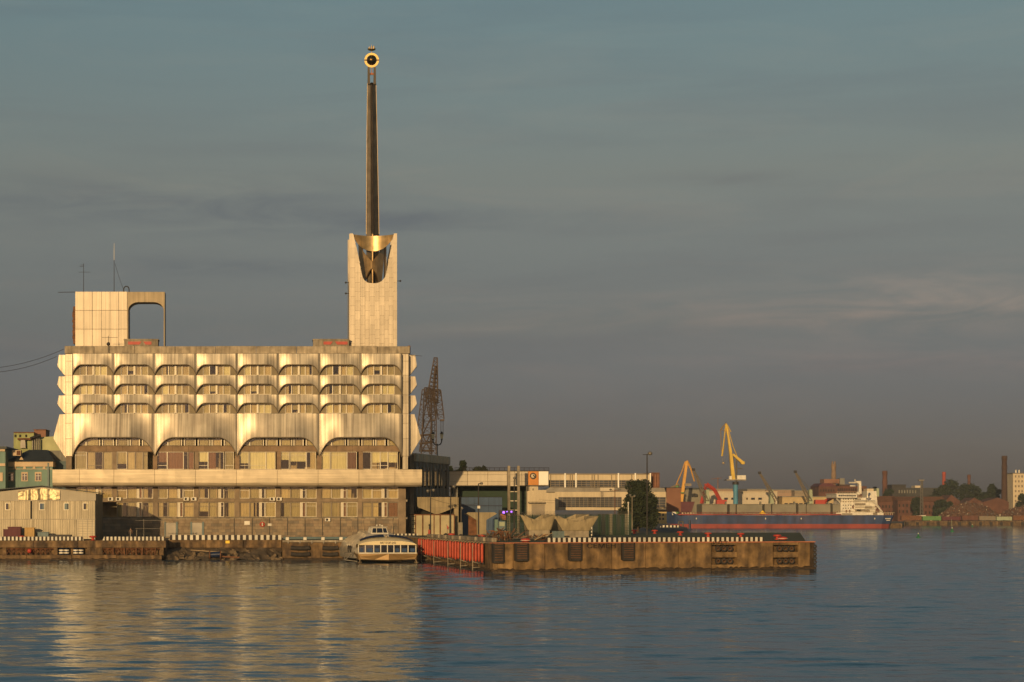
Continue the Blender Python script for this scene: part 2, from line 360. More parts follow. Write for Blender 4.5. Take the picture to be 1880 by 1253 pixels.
M['boatbrown'] = pm('boat_bronze', (.33,.21,.09), .5, .3, var=.2, vs=.8)
M['boatsilver'] = pm('boat_silver', (.66,.60,.49), .32, .55, var=.3, vs=.8, bump=.4, bs=2)
M['boatglass'] = pm('boat_window', (.015,.02,.035), .08, var=.1, spec=.8)
M['boatseat'] = pm('boat_seat_blue', (.02,.055,.14), .6, var=.3)
M['purple'] = emis('purple_lamp', (.35,.12,1.0), 2.2)
M['lampwhite'] = emis('lit_lamp', (1.0,.9,.8), 4)
M['skin'] = pm('skin', (.35,.20,.13), .6, var=.05)
M['jacket'] = pm('dark_jacket', (.05,.035,.025), .9, var=.3)
M['trousers'] = pm('dark_trousers', (.02,.02,.025), .9, var=.3)
M['soot'] = pm('soot_paint', (.012,.009,.008), .9, var=.1)
M['parapet'] = pm('parapet_concrete', (.42,.35,.25), .85, var=.35, vs=.9, streak=.3, rnd=.15, bump=.3, stain=(.26,.21,.15), stf=.5)
M['ylw'] = pm('sign_yellow', (.85,.55,.03), .5, var=.05)

# ------------------------------------------------------------------ water
def water_mat():
    m = bpy.data.materials.new('harbour_water'); m.use_nodes = True; t = m.node_tree; n = t.nodes; l = t.links
    n.clear(); o = n.new('ShaderNodeOutputMaterial')      # murky blue body under a Fresnel-weighted mirror surface
    df = n.new('ShaderNodeBsdfDiffuse'); df.inputs[0].default_value = (.012, .066, .118, 1)
    gl = n.new('ShaderNodeBsdfGlossy'); gl.inputs[0].default_value = (.75, .82, .90, 1); gl.inputs['Roughness'].default_value = .07
    fr = n.new('ShaderNodeFresnel'); fr.inputs[0].default_value = 1.33
    mx = n.new('ShaderNodeMixShader'); l.new(fr.outputs[0], mx.inputs[0]); l.new(df.outputs[0], mx.inputs[1]); l.new(gl.outputs[0], mx.inputs[2]); l.new(mx.outputs[0], o.inputs[0])
    g = n.new('ShaderNodeNewGeometry')
    def layer(sx, sy, scale, det, dist=0):
        a = n.new('ShaderNodeMapping'); a.inputs['Scale'].default_value = (sx, sy, 1); l.new(g.outputs['Position'], a.inputs[0])
        q = n.new('ShaderNodeTexNoise'); q.inputs['Scale'].default_value = scale; q.inputs['Detail'].default_value = det; q.inputs['Distortion'].default_value = dist
        l.new(a.outputs[0], q.inputs['Vector']); return q.outputs[0]
    def mad(a, k, c=None):
        x = n.new('ShaderNodeMath'); x.operation = 'MULTIPLY_ADD'; l.new(a, x.inputs[0]); x.inputs[1].default_value = k
        if c is None: x.inputs[2].default_value = 0
        else: l.new(c, x.inputs[2])
        return x.outputs[0]
    h = mad(layer(.5, 1.0, 1.3, 2, .3), .16)
    h = mad(layer(.7, 1.0, 4.0, 2), .05, h)
    h = mad(layer(.25, 1.0, .35, 2, .3), .16, h)
    # gust patches calm or roughen the ripples
    gust = layer(.010, .05, 1.0, 3)
    r = n.new('ShaderNodeMapRange'); r.inputs[1].default_value = .35; r.inputs[2].default_value = .65; r.inputs[3].default_value = .55; r.inputs[4].default_value = 1.0; l.new(gust, r.inputs[0])
    bp = n.new('ShaderNodeBump'); bp.inputs['Distance'].default_value = .30; l.new(h, bp.inputs['Height']); l.new(r.outputs[0], bp.inputs['Strength'])
    [l.new(bp.outputs[0], q_.inputs['Normal']) for q_ in (gl, fr, df)]
    return m
def water_sheet():
    import numpy as np
    rng = np.random.default_rng(4)
    def steps(lst):
        out = [lst[0][0]]
        for a_, b_, s_ in lst:
            n_ = max(1, int(round((b_ - a_)/s_))); out += list(a_ + (b_ - a_)*np.arange(1, n_ + 1)/n_)
        return np.array(out)
    xs = steps([(-2500, -180, 400), (-180, -45, 2.5), (-45, 115, .7), (115, 480, 2.5), (480, 5000, 500)])
    yl = list(steps([(-400, 0, 100), (0, 60, 3)]))
    while yl[-1] < 1330: yl.append(yl[-1] + max(.33, .0019*yl[-1]))
    ys = np.array(yl + [1500, 1800, 2300, 3000])
    sx = np.gradient(xs); sy = np.gradient(ys)
    X, Y = np.meshgrid(xs, ys); SY = np.broadcast_to(sy[:, None], X.shape); SX = np.broadcast_to(sx[None, :], X.shape); Z = np.zeros_like(X)
    n_ = 64
    for i in range(n_):                                   # short wind chop running mostly along the view
        lam = .75*(2.4/.75)**rng.random() if i < 50 else 2.8*(6.0/2.8)**rng.random(); th = rng.normal(0, .50); k = 2*np.pi/lam; kx, ky = k*np.sin(th), k*np.cos(th)
        amp = SLOPE*math.sqrt(2/n_)/k*(1 if i < 50 else .7)
        att = np.clip((lam/np.maximum(abs(math.cos(th))*SY, abs(math.sin(th))*SX*1.0) - 2.2)/2.0, 0, 1)
        Z += amp*att*np.sin(kx*X + ky*Y + rng.random()*6.283)
    nx, ny = len(xs), len(ys)
    me = bpy.data.meshes.new('water'); me.vertices.add(nx*ny); me.vertices.foreach_set('co', np.stack([X, Y, Z], -1).astype(np.float32).ravel())
    i, j = np.meshgrid(np.arange(nx - 1), np.arange(ny - 1)); b_ = (j*nx + i).ravel()
    q = np.stack([b_, b_ + 1, b_ + 1 + nx, b_ + nx], -1).astype(np.int32)
    me.loops.add(q.size); me.loops.foreach_set('vertex_index', q.ravel()); me.polygons.add(len(q)); me.polygons.foreach_set('loop_start', np.arange(0, q.size, 4, dtype=np.int32))
    me.polygons.foreach_set('use_smooth', np.ones(len(q), dtype=bool)); me.update(calc_edges=True); me.materials.append(water_mat())
    o = bpy.data.objects.new('water', me); COL.objects.link(o); return o
SLOPE = .088
struct(water_sheet())

# ------------------------------------------------------------------ land
ZQ, ZP = 2.8, 3.28                                        # deck heights of quay and pier
A = Vector((25.07, 237.7)); B = Vector((64.8, 249.6)); C = Vector((20.7, 294.0)); C2 = Vector((18.6, 322.0))
quay_poly = [(-260,300.2), (-15.3,300.2), (-15.3,306.2), (1.45,306.2), (1.45,300.7), (12.1,300.7), (12.1,322), (18.7,322), (26,322), (60,372), (74.5,373.5), (119,600), (185,1005), (-260,1005)]
quay = struct(MB().prism(quay_poly, -2, ZQ).build('quay', [M['asphalt'], M['quaywall']]))
def wall_sides(o):
    for p_ in o.data.polygons: p_.material_index = 0 if abs(p_.normal.z) > .5 else 1
wall_sides(quay)
dAB = (B - A).normalized(); nAB = Vector((dAB.y, -dAB.x))          # outward normal of the pier's front
dAC = (C - A).normalized(); nAC = Vector((-dAC.y, dAC.x)); nAC = nAC if nAC.x < 0 else -nAC
def inset(p, k1, k2): return p - nAB * k1 - nAC * k2
a1 = inset(A, .9, .5)
pier = struct(MB().prism([(a1.x, a1.y), (B.x - .9, B.y + .9), (94, 372.5), (60, 372.5), (26, 323), (C2.x + .5, 322.2), (C.x + .5, C.y)], -2, ZP).build('pier', [M['grass'], M['quaywall']])); wall_sides(pier)

def front_pt(px, off=0):                                  # point on the pier's front line under this photo column
    k = (px - PX) / F
    t = (k * A.y - A.x) / (dAB.x - k * dAB.y)
    return A + dAB * t + nAB * off
def plate(mb, p, q, off0, off1, z0, z1, nrm, mi=0):       # box along a plan segment, from off0 to off1 outward
    mb.prism([tuple(p + nrm*off0), tuple(q + nrm*off0), tuple(q + nrm*off1), tuple(p + nrm*off1)], z0, z1, mi)

cuts = [905, 943, 1001, 1066, 1124, 1186, 1246, 1307.5, 1354, 1420.5, 1466.5, 1488]
for i, (c0, c1) in enumerate(zip(cuts, cuts[1:])):
    p, q = front_pt(c0) + dAB*.035, front_pt(c1) - dAB*.035
    j = random.uniform(-.09, .03); ym = (p.y + q.y) / 2
    if c0 in (1307.5, 1420.5):
        zs = [(-1.5, wz(1037, ym)), (wz(1024, ym), wz(1014, ym)), (wz(1001, ym), ZP - .1)]
    else: zs = [(-1.5, ZP - .1)]
    for z0, z1 in zs:
        mb = MB(); plate(mb, p, q, -.9, j, z0, z1, nAB); mb.build('wall_panel', M['pierwall'], pier, bevel=.03)
p, q = front_pt(1488) + dAB*.02, B
mb = MB(); plate(mb, p, q, -.9, -.12, -1.5, ZP - .12, nAB); mb.build('corner_post', M['algae'], pier, bevel=.05)
mb = MB(); plate(mb, A, B, -1.0, .06, ZP - .1, ZP + .03, nAB); mb.build('coping', M['copping'], pier, bevel=.03)
n = 9
for i in range(n):
    p, q = A + (C2 - A) * (i / n), A + (C2 - A) * ((i + 1) / n)
    mb = MB(); plate(mb, p + dAC*.02, q - dAC*.02, -.55, random.uniform(-.05, .02), -1.5, ZP - .1, nAC); mb.build('wall_panel', M['pierwall'], pier, bevel=.03)
mb = MB(); plate(mb, A + dAC*.1, C2, -.7, .05, ZP - .1, ZP + .03, nAC); mb.build('coping', M['concrete'], pier)
def weed(name, pts, nrm, parent, ztop=.3, step=.35):      # dark ragged belt at the waterline
    rows = [[], [], []]
    for (p, q), nn in zip(zip(pts, pts[1:]), nrm):
        Ls = (q - p).length; k = max(2, int(Ls / step))
        for i in range(k + 1):
            c = p + (q - p) * (i / k) + nn * random.uniform(.05, .16)
            zt = ztop * random.uniform(.5, 1.25)
            rows[0].append((c.x + nn.x*.05, c.y + nn.y*.05, -.6)); rows[1].append((c.x + nn.x*.08, c.y + nn.y*.08, zt*.6)); rows[2].append((c.x - nn.x*.2, c.y - nn.y*.2, zt))
    return MB().grid(rows, smooth=False).build(name, M['algae'], parent, kind='stuff')
weed('waterline_weed', [C, A, B], [nAC, nAB], pier, .34)

# --- main quay walls
def vseg(x0, y0, x1, y1): return Vector((x0, y0)), Vector((x1, y1))
YL = 299.0
for i in range(9):                                        # left quay: upper band of concrete blocks
    x0 = wx(305, YL) - (i + 1) * 6.3; x1 = x0 + 6.26
    mb = MB().box(x0, x1, YL + random.uniform(-.05, .05), 303, wz(1006, YL), ZQ - .04); mb.build('wall_panel', M['quaywall'], quay, bevel=.05)
MB().box(-260, wx(305, YL) - 56.8, YL, 303, -1, ZQ - .04).build('wall_panel', M['quaywall'], quay)
for px in (8, 102, 163, 174, 185, 297):                   # piers under the band
    MB().box(wx(px - 3.5, YL), wx(px + 3.5, YL), YL + .12, 303, .3, wz(1006, YL) - .01).build('wall_pier', M['quaywall'], quay, bevel=.04)
MB().box(wx(162, YL), wx(186, YL), YL + .3, 302, .3, wz(1006, YL) - .01).build('wall_panel', M['quaywall'], quay)
for i in range(8):                                        # low ledge at the water
    x1 = wx(297, 297.2) - i * 6.4
    MB().box(x1 - 6.36, x1, 297.2 + random.uniform(-.06, .06), 300.1, -1.2, wz(1019.5, 297.2) + random.uniform(-.03, .03)).build('ledge_block', M['quaywall'], quay, bevel=.08)
MB().box(-260, wx(297, 297.2) - 8*6.4, 297.2, 300.1, -1.2, .66).build('ledge_block', M['quaywall'], quay)
weed('waterline_weed', [Vector((-100, 297.2)), Vector((wx(297, 297.2), 297.2))], [Vector((0, -1))], quay, .3)
for i in range(3):                                        # recessed stretch: wall band over a rubble slope
    x0 = -15.2 + i * 5.52
    MB().box(x0, x0 + 5.46, 305.9 + random.uniform(-.04, .04), 306.6, wz(1006, 306), ZQ - .02).build('wall_panel', M['quaywall'], quay, bevel=.04)
MB().box(-15.2, 1.4, 306.08, 306.5, -1, wz(1006, 306) - .01).build('wall_footing', M['algae'], quay)
for i in range(3):                                        # fender stretch
    x0 = 1.5 + i * 3.54
    MB().box(x0, x0 + 3.5, 300.25 + random.uniform(-.05, .04), 301, .25, ZQ - .3).build('wall_panel', M['quaywall'], quay, bevel=.05)
MB().box(1.46, 12.08, 300.0, 301, ZQ - .29, ZQ + .02).build('coping', M['concrete'], quay, bevel=.04)
MB().box(1.5, 12.06, 300.1, 301, -1, .24).build('wall_footing', M['algae'], quay, bevel=.05)
rows = []                                                 # rubble slope in the recess
random.seed(11)
for j in range(9):
    y = 306.1 - j * 1.05; rows.append([(-15.2 + i * .55, y + random.uniform(-.2, .2), 1.35 - j * .2 + random.uniform(-.16, .16) + .35*math.sin(i*.55 + j*.4)) for i in range(31)])
struct(MB().grid(rows, smooth=False).build('rubble_slope', pm('rubble', (.13,.095,.06), .95, var=.5, vs=.8, bump=.6)))
mb = MB()
for i in range(110):
    x, y = random.uniform(-15, 1.2), random.uniform(298.3, 305.8); z = 1.35 - (306.1 - y) / 1.05 * .2
    s = random.uniform(.12, .42); mb.hexa([(x + random.uniform(-s, s)*.3 + s*a, y + s*b, z - .2) for a, b in ((-1,-1),(1,-1),(1,1),(-1,1))],
        [(x + s*a*random.uniform(.3,.8), y + s*b*random.uniform(.3,.8), z + s*random.uniform(.3, .8)) for a, b in ((-1,-1),(1,-1),(1,1),(-1,1))])
tag(mb.build('rubble', pm('rubble_stone', (.16,.115,.07), .9, var=.5, vs=1), kind='stuff'), 'broken dark stones strewn on the slope under the quay wall', 'rubble')

# --- far bank
YB = 1012
fb = [(-2600,1006), (wx(1200, YB), YB), (wx(1655, YB), YB), (wx(1660, 1238), 1238), (4800,1238), (9000,9000), (-4000,9000)]
far = struct(MB().prism(fb, -2, 2.3).build('far_bank', [M['farbank']]))
MB().box(wx(1662, 1237), wx(2400, 1237), 1236.4, 1238, -1, wz(957, 1237)).build('quay_face', M['quaywall'], far)
x0 = wx(1663, 1236)
for i in range(16): MB().box(x0 + i*6.2, x0 + i*6.2 + 1.6, 1235.9, 1236.38, .2, wz(959, 1236)).build('rubber_fender', M['rubber'], far)
MB().box(wx(1190, 1011.5), wx(1656, 1011.5), 1011.2, 1012, -1, 2.2).build('quay_face', M['quaywall'], far)

# ------------------------------------------------------------------ sea terminal
YF = 330.0
BS = 75.375; BX = [134 + BS * i for i in range(9)]         # bay lines in photo columns
T = thing('sea_terminal', 'golden metal-clad terminal building with rows of scalloped arches and a balcony band', 'building', (wx(435, YF), YF, ZQ))
def bayprof(u, flat=.52, pw=2.2, q=.80):
    s = max(0, (abs(2*u - 1) - flat) / (1 - flat)); return max(0, 1 - s**pw)**q
def scallop(mb, p0, along, out, width, ztop, zarch, ztip, D, back=.5, nseg=28, dt=None, side=False):
    """one pillowed cladding panel: shallow valleys at the posts, belly flaring out downwards, arched lower edge, pointed tips"""
    us = [.5 - .5*math.cos(math.pi*i/nseg) for i in range(nseg + 1)]; dt = D*.84 if dt is None else dt; nr = 9
    def dep(u, z):
        w = min(1, max(0, (abs(2*u - 1) - .30)/.68)); kd = .5 + .5*math.cos(math.pi*w)
        if side:                                          # end fronts: cheeks taper back to the wall
            if z >= zarch: return dt + (D - dt)*(ztop - z)/(ztop - zarch) - .12*(1 - kd)
            return .35 + (D - .35)*(z - ztip)/(zarch - ztip) - .12*(1 - kd)
        groove = .10*max(0, (abs(2*u - 1) - .94)/.06)
        if z >= zarch: return dt - groove + (D - dt)*kd*(ztop - z)/(ztop - zarch)
        t = (zarch - z)/(zarch - ztip); return (dt - groove + (D - dt)*kd)*(1 - .30*t**2.0)
    grid = [[] for _ in range(nr + 1)]
    for u in us:
        zl = ztip + (zarch - ztip)*bayprof(u); base = p0 + along*(u*width)
        for j in range(nr + 1):
            z = ztop + (zl - ztop)*j/nr; grid[j].append(Vector((*(base + out*dep(u, z)), z)))
    mb.grid(grid, 0, True)
    low, top = grid[-1], grid[0]
    bk = lambda i, z: Vector((*(p0 + along*(us[i]*width) - out*back), z))
    lip = [v + Vector((-out.x*.12, -out.y*.12, .0)) for v in low]
    rim = [v + Vector((0, 0, .02)) for v in low]
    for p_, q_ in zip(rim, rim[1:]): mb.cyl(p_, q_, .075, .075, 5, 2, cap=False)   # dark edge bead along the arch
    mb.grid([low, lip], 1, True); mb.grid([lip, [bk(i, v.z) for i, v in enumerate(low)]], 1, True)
    mb.grid([top, [bk(i, ztop) for i in range(len(us))]], 1, False)
    for i in (0, -1):                                     # closing cheeks at both posts
        col = [r[i] for r in grid]; mb.add(col + [bk(i, ztip), bk(i, ztop)], [tuple(range(nr + 3))], 0)
    return mb
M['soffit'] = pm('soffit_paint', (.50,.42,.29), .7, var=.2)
ROWS = [(651, 671.5, 689.8, 1.62, 1.25), (690.6, 706.7, 725, 1.62, 1.25), (725.8, 741.6, 759.6, 1.62, 1.25)]
BIG = (760.4, 804.5, 839.5, 2.2, 1.18)
def PV(px): return Vector((wx(px, YF), YF - .2))
for r, (yt, ya, yp, D, dt) in enumerate(ROWS):
    for i in range(8):
        p, q = PV(BX[i]), PV(BX[i+1])
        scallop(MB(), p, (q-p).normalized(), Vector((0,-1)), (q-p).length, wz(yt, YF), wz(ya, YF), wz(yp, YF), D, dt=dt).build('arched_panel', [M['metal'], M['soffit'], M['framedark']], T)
for i in range(4):
    p, q = PV(BX[2*i]), PV(BX[2*i+2])
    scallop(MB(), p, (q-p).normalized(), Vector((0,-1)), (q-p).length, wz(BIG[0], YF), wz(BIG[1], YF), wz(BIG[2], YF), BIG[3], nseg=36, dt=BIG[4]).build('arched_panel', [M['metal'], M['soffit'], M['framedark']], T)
XL, XR = wx(120.5, YF), wx(749.5, YF)
for sx, X, out in ((-1, XL, Vector((-1, 0))), (1, XR, Vector((1, 0)))):   # the two side fronts
    for r, (yt, ya, yp, D, dt) in enumerate(ROWS):
        dt = 1.3; D = 1.55
        for i in range(4):
            p = Vector((X, YF + 1.1 + i*6.48))
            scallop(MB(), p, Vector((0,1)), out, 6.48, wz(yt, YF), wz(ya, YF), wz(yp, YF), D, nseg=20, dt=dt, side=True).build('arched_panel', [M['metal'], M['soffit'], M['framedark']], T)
    for i in range(2):
        p = Vector((X, YF + 1.1 + i*12.96))
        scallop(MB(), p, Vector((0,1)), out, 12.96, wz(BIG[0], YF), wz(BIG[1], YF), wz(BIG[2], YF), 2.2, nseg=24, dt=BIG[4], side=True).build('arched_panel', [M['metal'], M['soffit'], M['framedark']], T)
# corner pilasters, one plate above another
for px0, px1 in ((120.5, 133), (738, 749.5)):
    ys = [651, 664, 690, 702, 726, 741, 760, 778, 806, 838]
    for y0, y1 in zip(ys, ys[1:]):
        MB().box(wx(px0, YF), wx(px1, YF), YF - .55, YF + 1.05, wz(y1, YF) + .015, wz(y0, YF)).build('pilaster_plate', M['metal'], T, bevel=.015)
    MB().box(wx(px0 + 1, YF), wx(px1 - 1, YF), YF - .45, YF + .9, wz(862, YF), wz(838, YF) - .01).build('corner_column', M['stone'] if px0 < 200 else M['metal'], T)
# parapet blocks
pj = [118.5] + [173 + 74.3*i for i in range(8)] + [752.5]
for a, b in zip(pj, pj[1:]):
    MB().box(wx(a, YF) + .02, wx(b, YF) - .02, YF - .1, YF + 1.2, wz(649.5, YF), wz(636 + random.uniform(-.4, .4), YF)).build('parapet_block', M['parapet'], T, bevel=.05)
for X0, X1 in ((wx(118.5, YF), wx(118.5, YF) + .8), (wx(752.5, YF) - .8, wx(752.5, YF))):
    for i in range(4): MB().box(X0, X1, YF + 1.25 + i*6.5, YF + 7.7 + i*6.5, wz(649.5, YF), wz(636, YF)).build('parapet_block', M['parapet'], T, bevel=.05)
MB().box(XL + .05, XR - .05, YF + .1, YF + 27, wz(652, YF), wz(649.5, YF) - .01).build('roof_slab', M['concrete'], T)
MB().box(wx(749, YF), wx(754, YF), YF + .4, YF + 1.2, wz(650, YF), wz(634.5, YF)).build('vent_box', M['rust'], T, bevel=.08)
# structural core, floors and rooms
for y0, y1 in ((686.5, 690.4), (721.6, 725.6), (756.5, 760.2), (861.6, 866), (917.5, 921.5), (950.5, 953)):
    MB().box(XL + .1, XR - .1, YF + .35, YF + 5.0, wz(y1, YF), wz(y0, YF)).build('floor_slab', M['concrete'], T)
MB().box(XL + .3, XR - .3, YF + 5.0, YF + 26.5, ZQ, wz(651.5, YF)).build('core', M['interior'], T)
for X in (XL, XR):
    s = 1 if X == XL else -1
    MB().box(X + s*.1, X + s*.35, YF + .5, YF + 27, wz(862, YF), wz(652, YF)).build('side_wall', M['stone'], T)
random.seed(5)
for y0, y1 in ((652, 686), (690.5, 721.5), (725.7, 756), (760.5, 861.4), (866, 917.4), (921.6, 950.4)):   # room partitions
    for k in range(17):
        x = wx(134 + k*37.7 + random.uniform(-5, 5), YF)
        MB().box(x, x + .14, YF + .7, YF + 5, wz(y1, YF), wz(y0, YF)).build('partition', M['interior'], T)

CUR = {'c': 'cream', 't': 'tan', 'o': 'olive', 'b': 'brown'}
def window(px0, px1, py0, py1, Y, kind='', fr='frame', fw=.07, parent=None, mull=None):
    """frame (part) with its pane and blind (sub-parts)"""
    T_ = parent or T
    x0, x1, z0, z1 = wx(px0, Y), wx(px1, Y), wz(py1, Y), wz(py0, Y)
    mb = MB().box(x0, x0+fw, Y-.06, Y+.06, z0, z1).box(x1-fw, x1, Y-.06, Y+.06, z0, z1).box(x0+fw, x1-fw, Y-.055, Y+.055, z0, z0+fw).box(x0+fw, x1-fw, Y-.055, Y+.055, z1-fw, z1)
    if mull: mb.box(x0+fw, x1-fw, Y-.05, Y+.05, wz(mull, Y)-.03, wz(mull, Y)+.03)
    w = mb.build('window', M[fr], T_)
    MB().add([(x0+fw, Y, z0+fw), (x1-fw, Y, z0+fw), (x1-fw, Y, z1-fw), (x0+fw, Y, z1-fw)], [(0,1,2,3)]).build('pane', M['glass'], w)
    if kind and kind[0] in CUR:
        lo = z0 + fw; hi = z1 - fw; a, b = x0 + fw, x1 - fw
        if kind[1:] == 'h': lo = lo + (hi - lo)*random.uniform(.25, .55)
        if kind[1:] == 'l': b = a + (b - a)*random.uniform(.4, .7)
        if kind[1:] == 'r': a = b - (b - a)*random.uniform(.4, .7)
        n = max(4, int((b - a)/.09)); ph = random.uniform(0, 6)
        pts = [(a + (b-a)*i/n, Y + .28 + .035*math.sin(i*1.25 + ph) + .02*math.sin(i*.5)) for i in range(n+1)]
        MB().grid([[(x, y, lo) for x, y in pts], [(x, y, hi) for x, y in pts]]).build('blind', M[CUR[kind[0]]], w)
    return w
random.seed(21)
for r, (yt, ya, yp, D, dt) in enumerate(ROWS):
    for i in range(8):
        x = BX[i]; top, bot = ya - 2.5, yp - .3
        # plain reveals left and right of the glazing, a white post in the middle
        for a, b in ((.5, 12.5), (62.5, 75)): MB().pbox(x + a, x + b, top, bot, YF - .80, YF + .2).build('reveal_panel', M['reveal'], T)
        MB().box(wx(x+36.6, YF), wx(x+39, YF), YF - .90, YF - .5, wz(bot, YF), wz(top, YF)).build('post', M['frame'], T)
        ks = random.choice([('o', '', 't', 'c'), ('t', 'o', 'o', 'tl'), ('o', 't', 'c', 'c'), ('c', 'c', 't', 'o'), ('o', 't', 'o', 'or'), ('tl', 'o', 'o', 't'), ('c', 't', 'o', 't'), ('t', 'oh', 't', 'o')])
        if (r, i) == (1, 0): ks = ('c', 'c', 't', 't')
        for (a, b), k in zip(((12.6, 24.5), (24.5, 36.5), (39.1, 49.5), (49.5, 62.4)), ks):
            window(x + a, x + b, top, bot, YF - .7, k, fw=.06)
# glazed second floor under the large arches
BAY = [[(138, 159, 'o'), (159, 188.5, 'tl'), (188.5, 206.5, 'o'), (214.5, 233, 'oh'), (233, 248, 't'), (248, 262, 't'), (262, 271, 'o')],
       [(289, 307, 'bh'), (307, 337, 'b'), (337, 345, ''), (345, 356, 'b'), (364, 382, 'ch'), (382, 411, 'bl'), (413, 429, 'o')],
       [(439, 456.5, 'ch'), (458, 488, 'c'), (488, 505.5, 'c'), (513, 531, 'ch'), (532, 562, 'ch'), (562.5, 580, 'tr')],
       [(589, 606, 'c'), (607, 637, 'c'), (637, 655, 'b'), (664, 681, ''), (682, 698, 'ch'), (698, 712, 'ch'), (712, 730, 'ch')]]
CLR = [[(137, 158, 'o'), (158, 181, 'o'), (188, 206.5, 'o'), (215, 233, 'o'), (240, 255, 't'), (262, 283, 'o')]]
Y2 = YF - .4
for i in range(4):
    for a, b, k in BAY[i]: window(a, b, 830, 862, Y2, k, fr='frame' if i > 1 or random.random() < .4 else 'framedark', fw=.06, mull=random.choice([None, 836, 855]))
    for a, b, k in CLR[0]: window(a + BS*2*i*.997, b + BS*2*i*.997, 802, 818.5, Y2, k, fr='framedark', fw=.05)
    for a in (158, 183, 188, 208, 213.5, 235, 239, 256, 261.5): MB().pbox(a + BS*2*i*.997 - .9, a + BS*2*i*.997 + .9, 802, 818.5, Y2 - .12, Y2 - .06).build('mullion', M['frame'], T)
    for k in range(5): MB().pbox(BX[2*i] + 2 + k*29.7, BX[2*i] + 31.5 + k*29.7, 819.3, 829.3, Y2 - .25, Y2 + .2).build('beam_block', M['beam'], T, bevel=.02)
    MB().pbox(BX[2*i] + 72.5, BX[2*i] + 80, 829.4, 862, Y2 - .2, Y2 + .4).build('stone_pier', M['stone'] if i < 2 else M['beam'], T)
    if i: MB().pbox(BX[2*i] - 4, BX[2*i] + 4, 836.5, 862, YF - .95, Y2 + .3).build('column', M['beam'], T)
for y0, y1 in ((799, 802), (829.3, 830)): MB().pbox(134, 737, y0, y1, Y2 - .05, Y2 + .3).build('transom', M['beam'], T)
# balcony band
sj = [96, 146, 209, 284, 359, 434, 509, 584, 659, 725, 775]
YSB = 327.4
for i, (a, b) in enumerate(zip(sj, sj[1:])):
    g = .025; x0, x1 = wx(a, YSB) + g, wx(b, YSB) - g; z0, z1 = wz(893, YSB), wz(862.5, YSB); rr = .55
    j = random.uniform(-.04, .03)
    prof = [(YSB + j, z1), (YSB + j - .03, (z0+z1)/2), (YSB + j, z0 + rr), (YSB + j + .12, z0 + .22), (YSB + j + .5, z0), (YF + 1.0, z0), (YF + 1.0, z0 + .25), (YSB + j + .35, z0 + .35), (YSB + j + .35, z1)]
    nx = 7; rows = []
    for y, z in prof:
        rows.append([(x0 + (x1-x0)*k/(nx-1), y + (random.uniform(-.02, .02) if 0 < k < nx-1 else 0), z + (random.uniform(-.06, .02) if z < z0 + .1 and 0 < k < nx-1 else 0)) for k in range(nx)])
    mb = MB().grid(rows + [rows[0]], smooth=False); mb.add([r[0] for r in rows], [tuple(range(len(rows)))]); mb.add([r[-1] for r in rows], [tuple(range(len(rows)))])
    mb.build('balcony_panel', M['slabmetal'], T)
for s, X in ((-1, wx(96, YSB)), (1, wx(775, YSB))):
    for i in range(4): MB().box(X, X - s*.3, YF + 1.05 + i*6.5, YF + 7.5 + i*6.5, wz(893, YSB), wz(862.5, YSB)).build('balcony_panel', M['slabmetal'], T, bevel=.1)
    MB().box(X - s*.31, X - s*3, YF + 1.02, YF + 27, wz(893, YSB), wz(889, YSB)).build('balcony_floor', M['concrete'], T)
# two lower storeys of windows
Y1 = YF + .6
random.seed(33)
for k in range(8):
    x = 140 + 75*k
    for row, (t, b) in enumerate(((894, 915.5), (922.5, 949.5))):
        if k == 0 and row == 1: continue
        for j, (a, c) in enumerate(((0, 18), (18.2, 36), (40, 46), (47, 66))):
            kind = random.choice(['o', 't', 'o', 'tl', 'or', 'o', 't', 'oh', 't'] if j != 2 else ['', 'b', 't'])
            if k == 7 and row == 1 and j == 3: kind = 'b'
            window(x + a, x + c, t, b, Y1, kind, fr='frame' if (random.random() < .45 or j == 2) else 'framedark', fw=.07, mull=random.choice([None, t + 7, None]))
        for a in (36.2, 38.2): MB().pbox(x + a, x + a + 1.5, t, b, Y1 - .1, Y1 + .1).build('mullion', M['frame'], T)
        MB().pbox(x + 66.2, x + 74.8, t - .5, b + .5, YF + .35, YF + .8).build('stone_pier', M['stone'], T)
for k in range(16):
    MB().pbox(131 + k*37.5, 168.2 + k*37.5, 916, 922, YF + .3, YF + .9).build('spandrel_block', M['stone'], T, bevel=.03)
MB().pbox(120.5, 139.5, 893.4, 985, YF + .32, YF + 1).build('stone_pier', M['stone'], T)
MB().pbox(731.6, 745, 893.4, 986, YF + .28, YF + 1).build('stone_pier', M['stone'], T)
MB().box(wx(745, YF) - .6, wx(745, YF), YF + 1.0, YF + 26, ZQ, wz(893.4, YF)).build('side_wall', M['stone'], T)
MB().box(wx(120.5, YF), wx(120.5, YF) + .6, YF + 1.0, YF + 26, ZQ, wz(893.4, YF)).build('side_wall', M['stone'], T)
MB().box(wx(752, 338), wx(760, 338), 338, 339, ZQ, wz(836, 338)).build('column', M['concrete'], T)
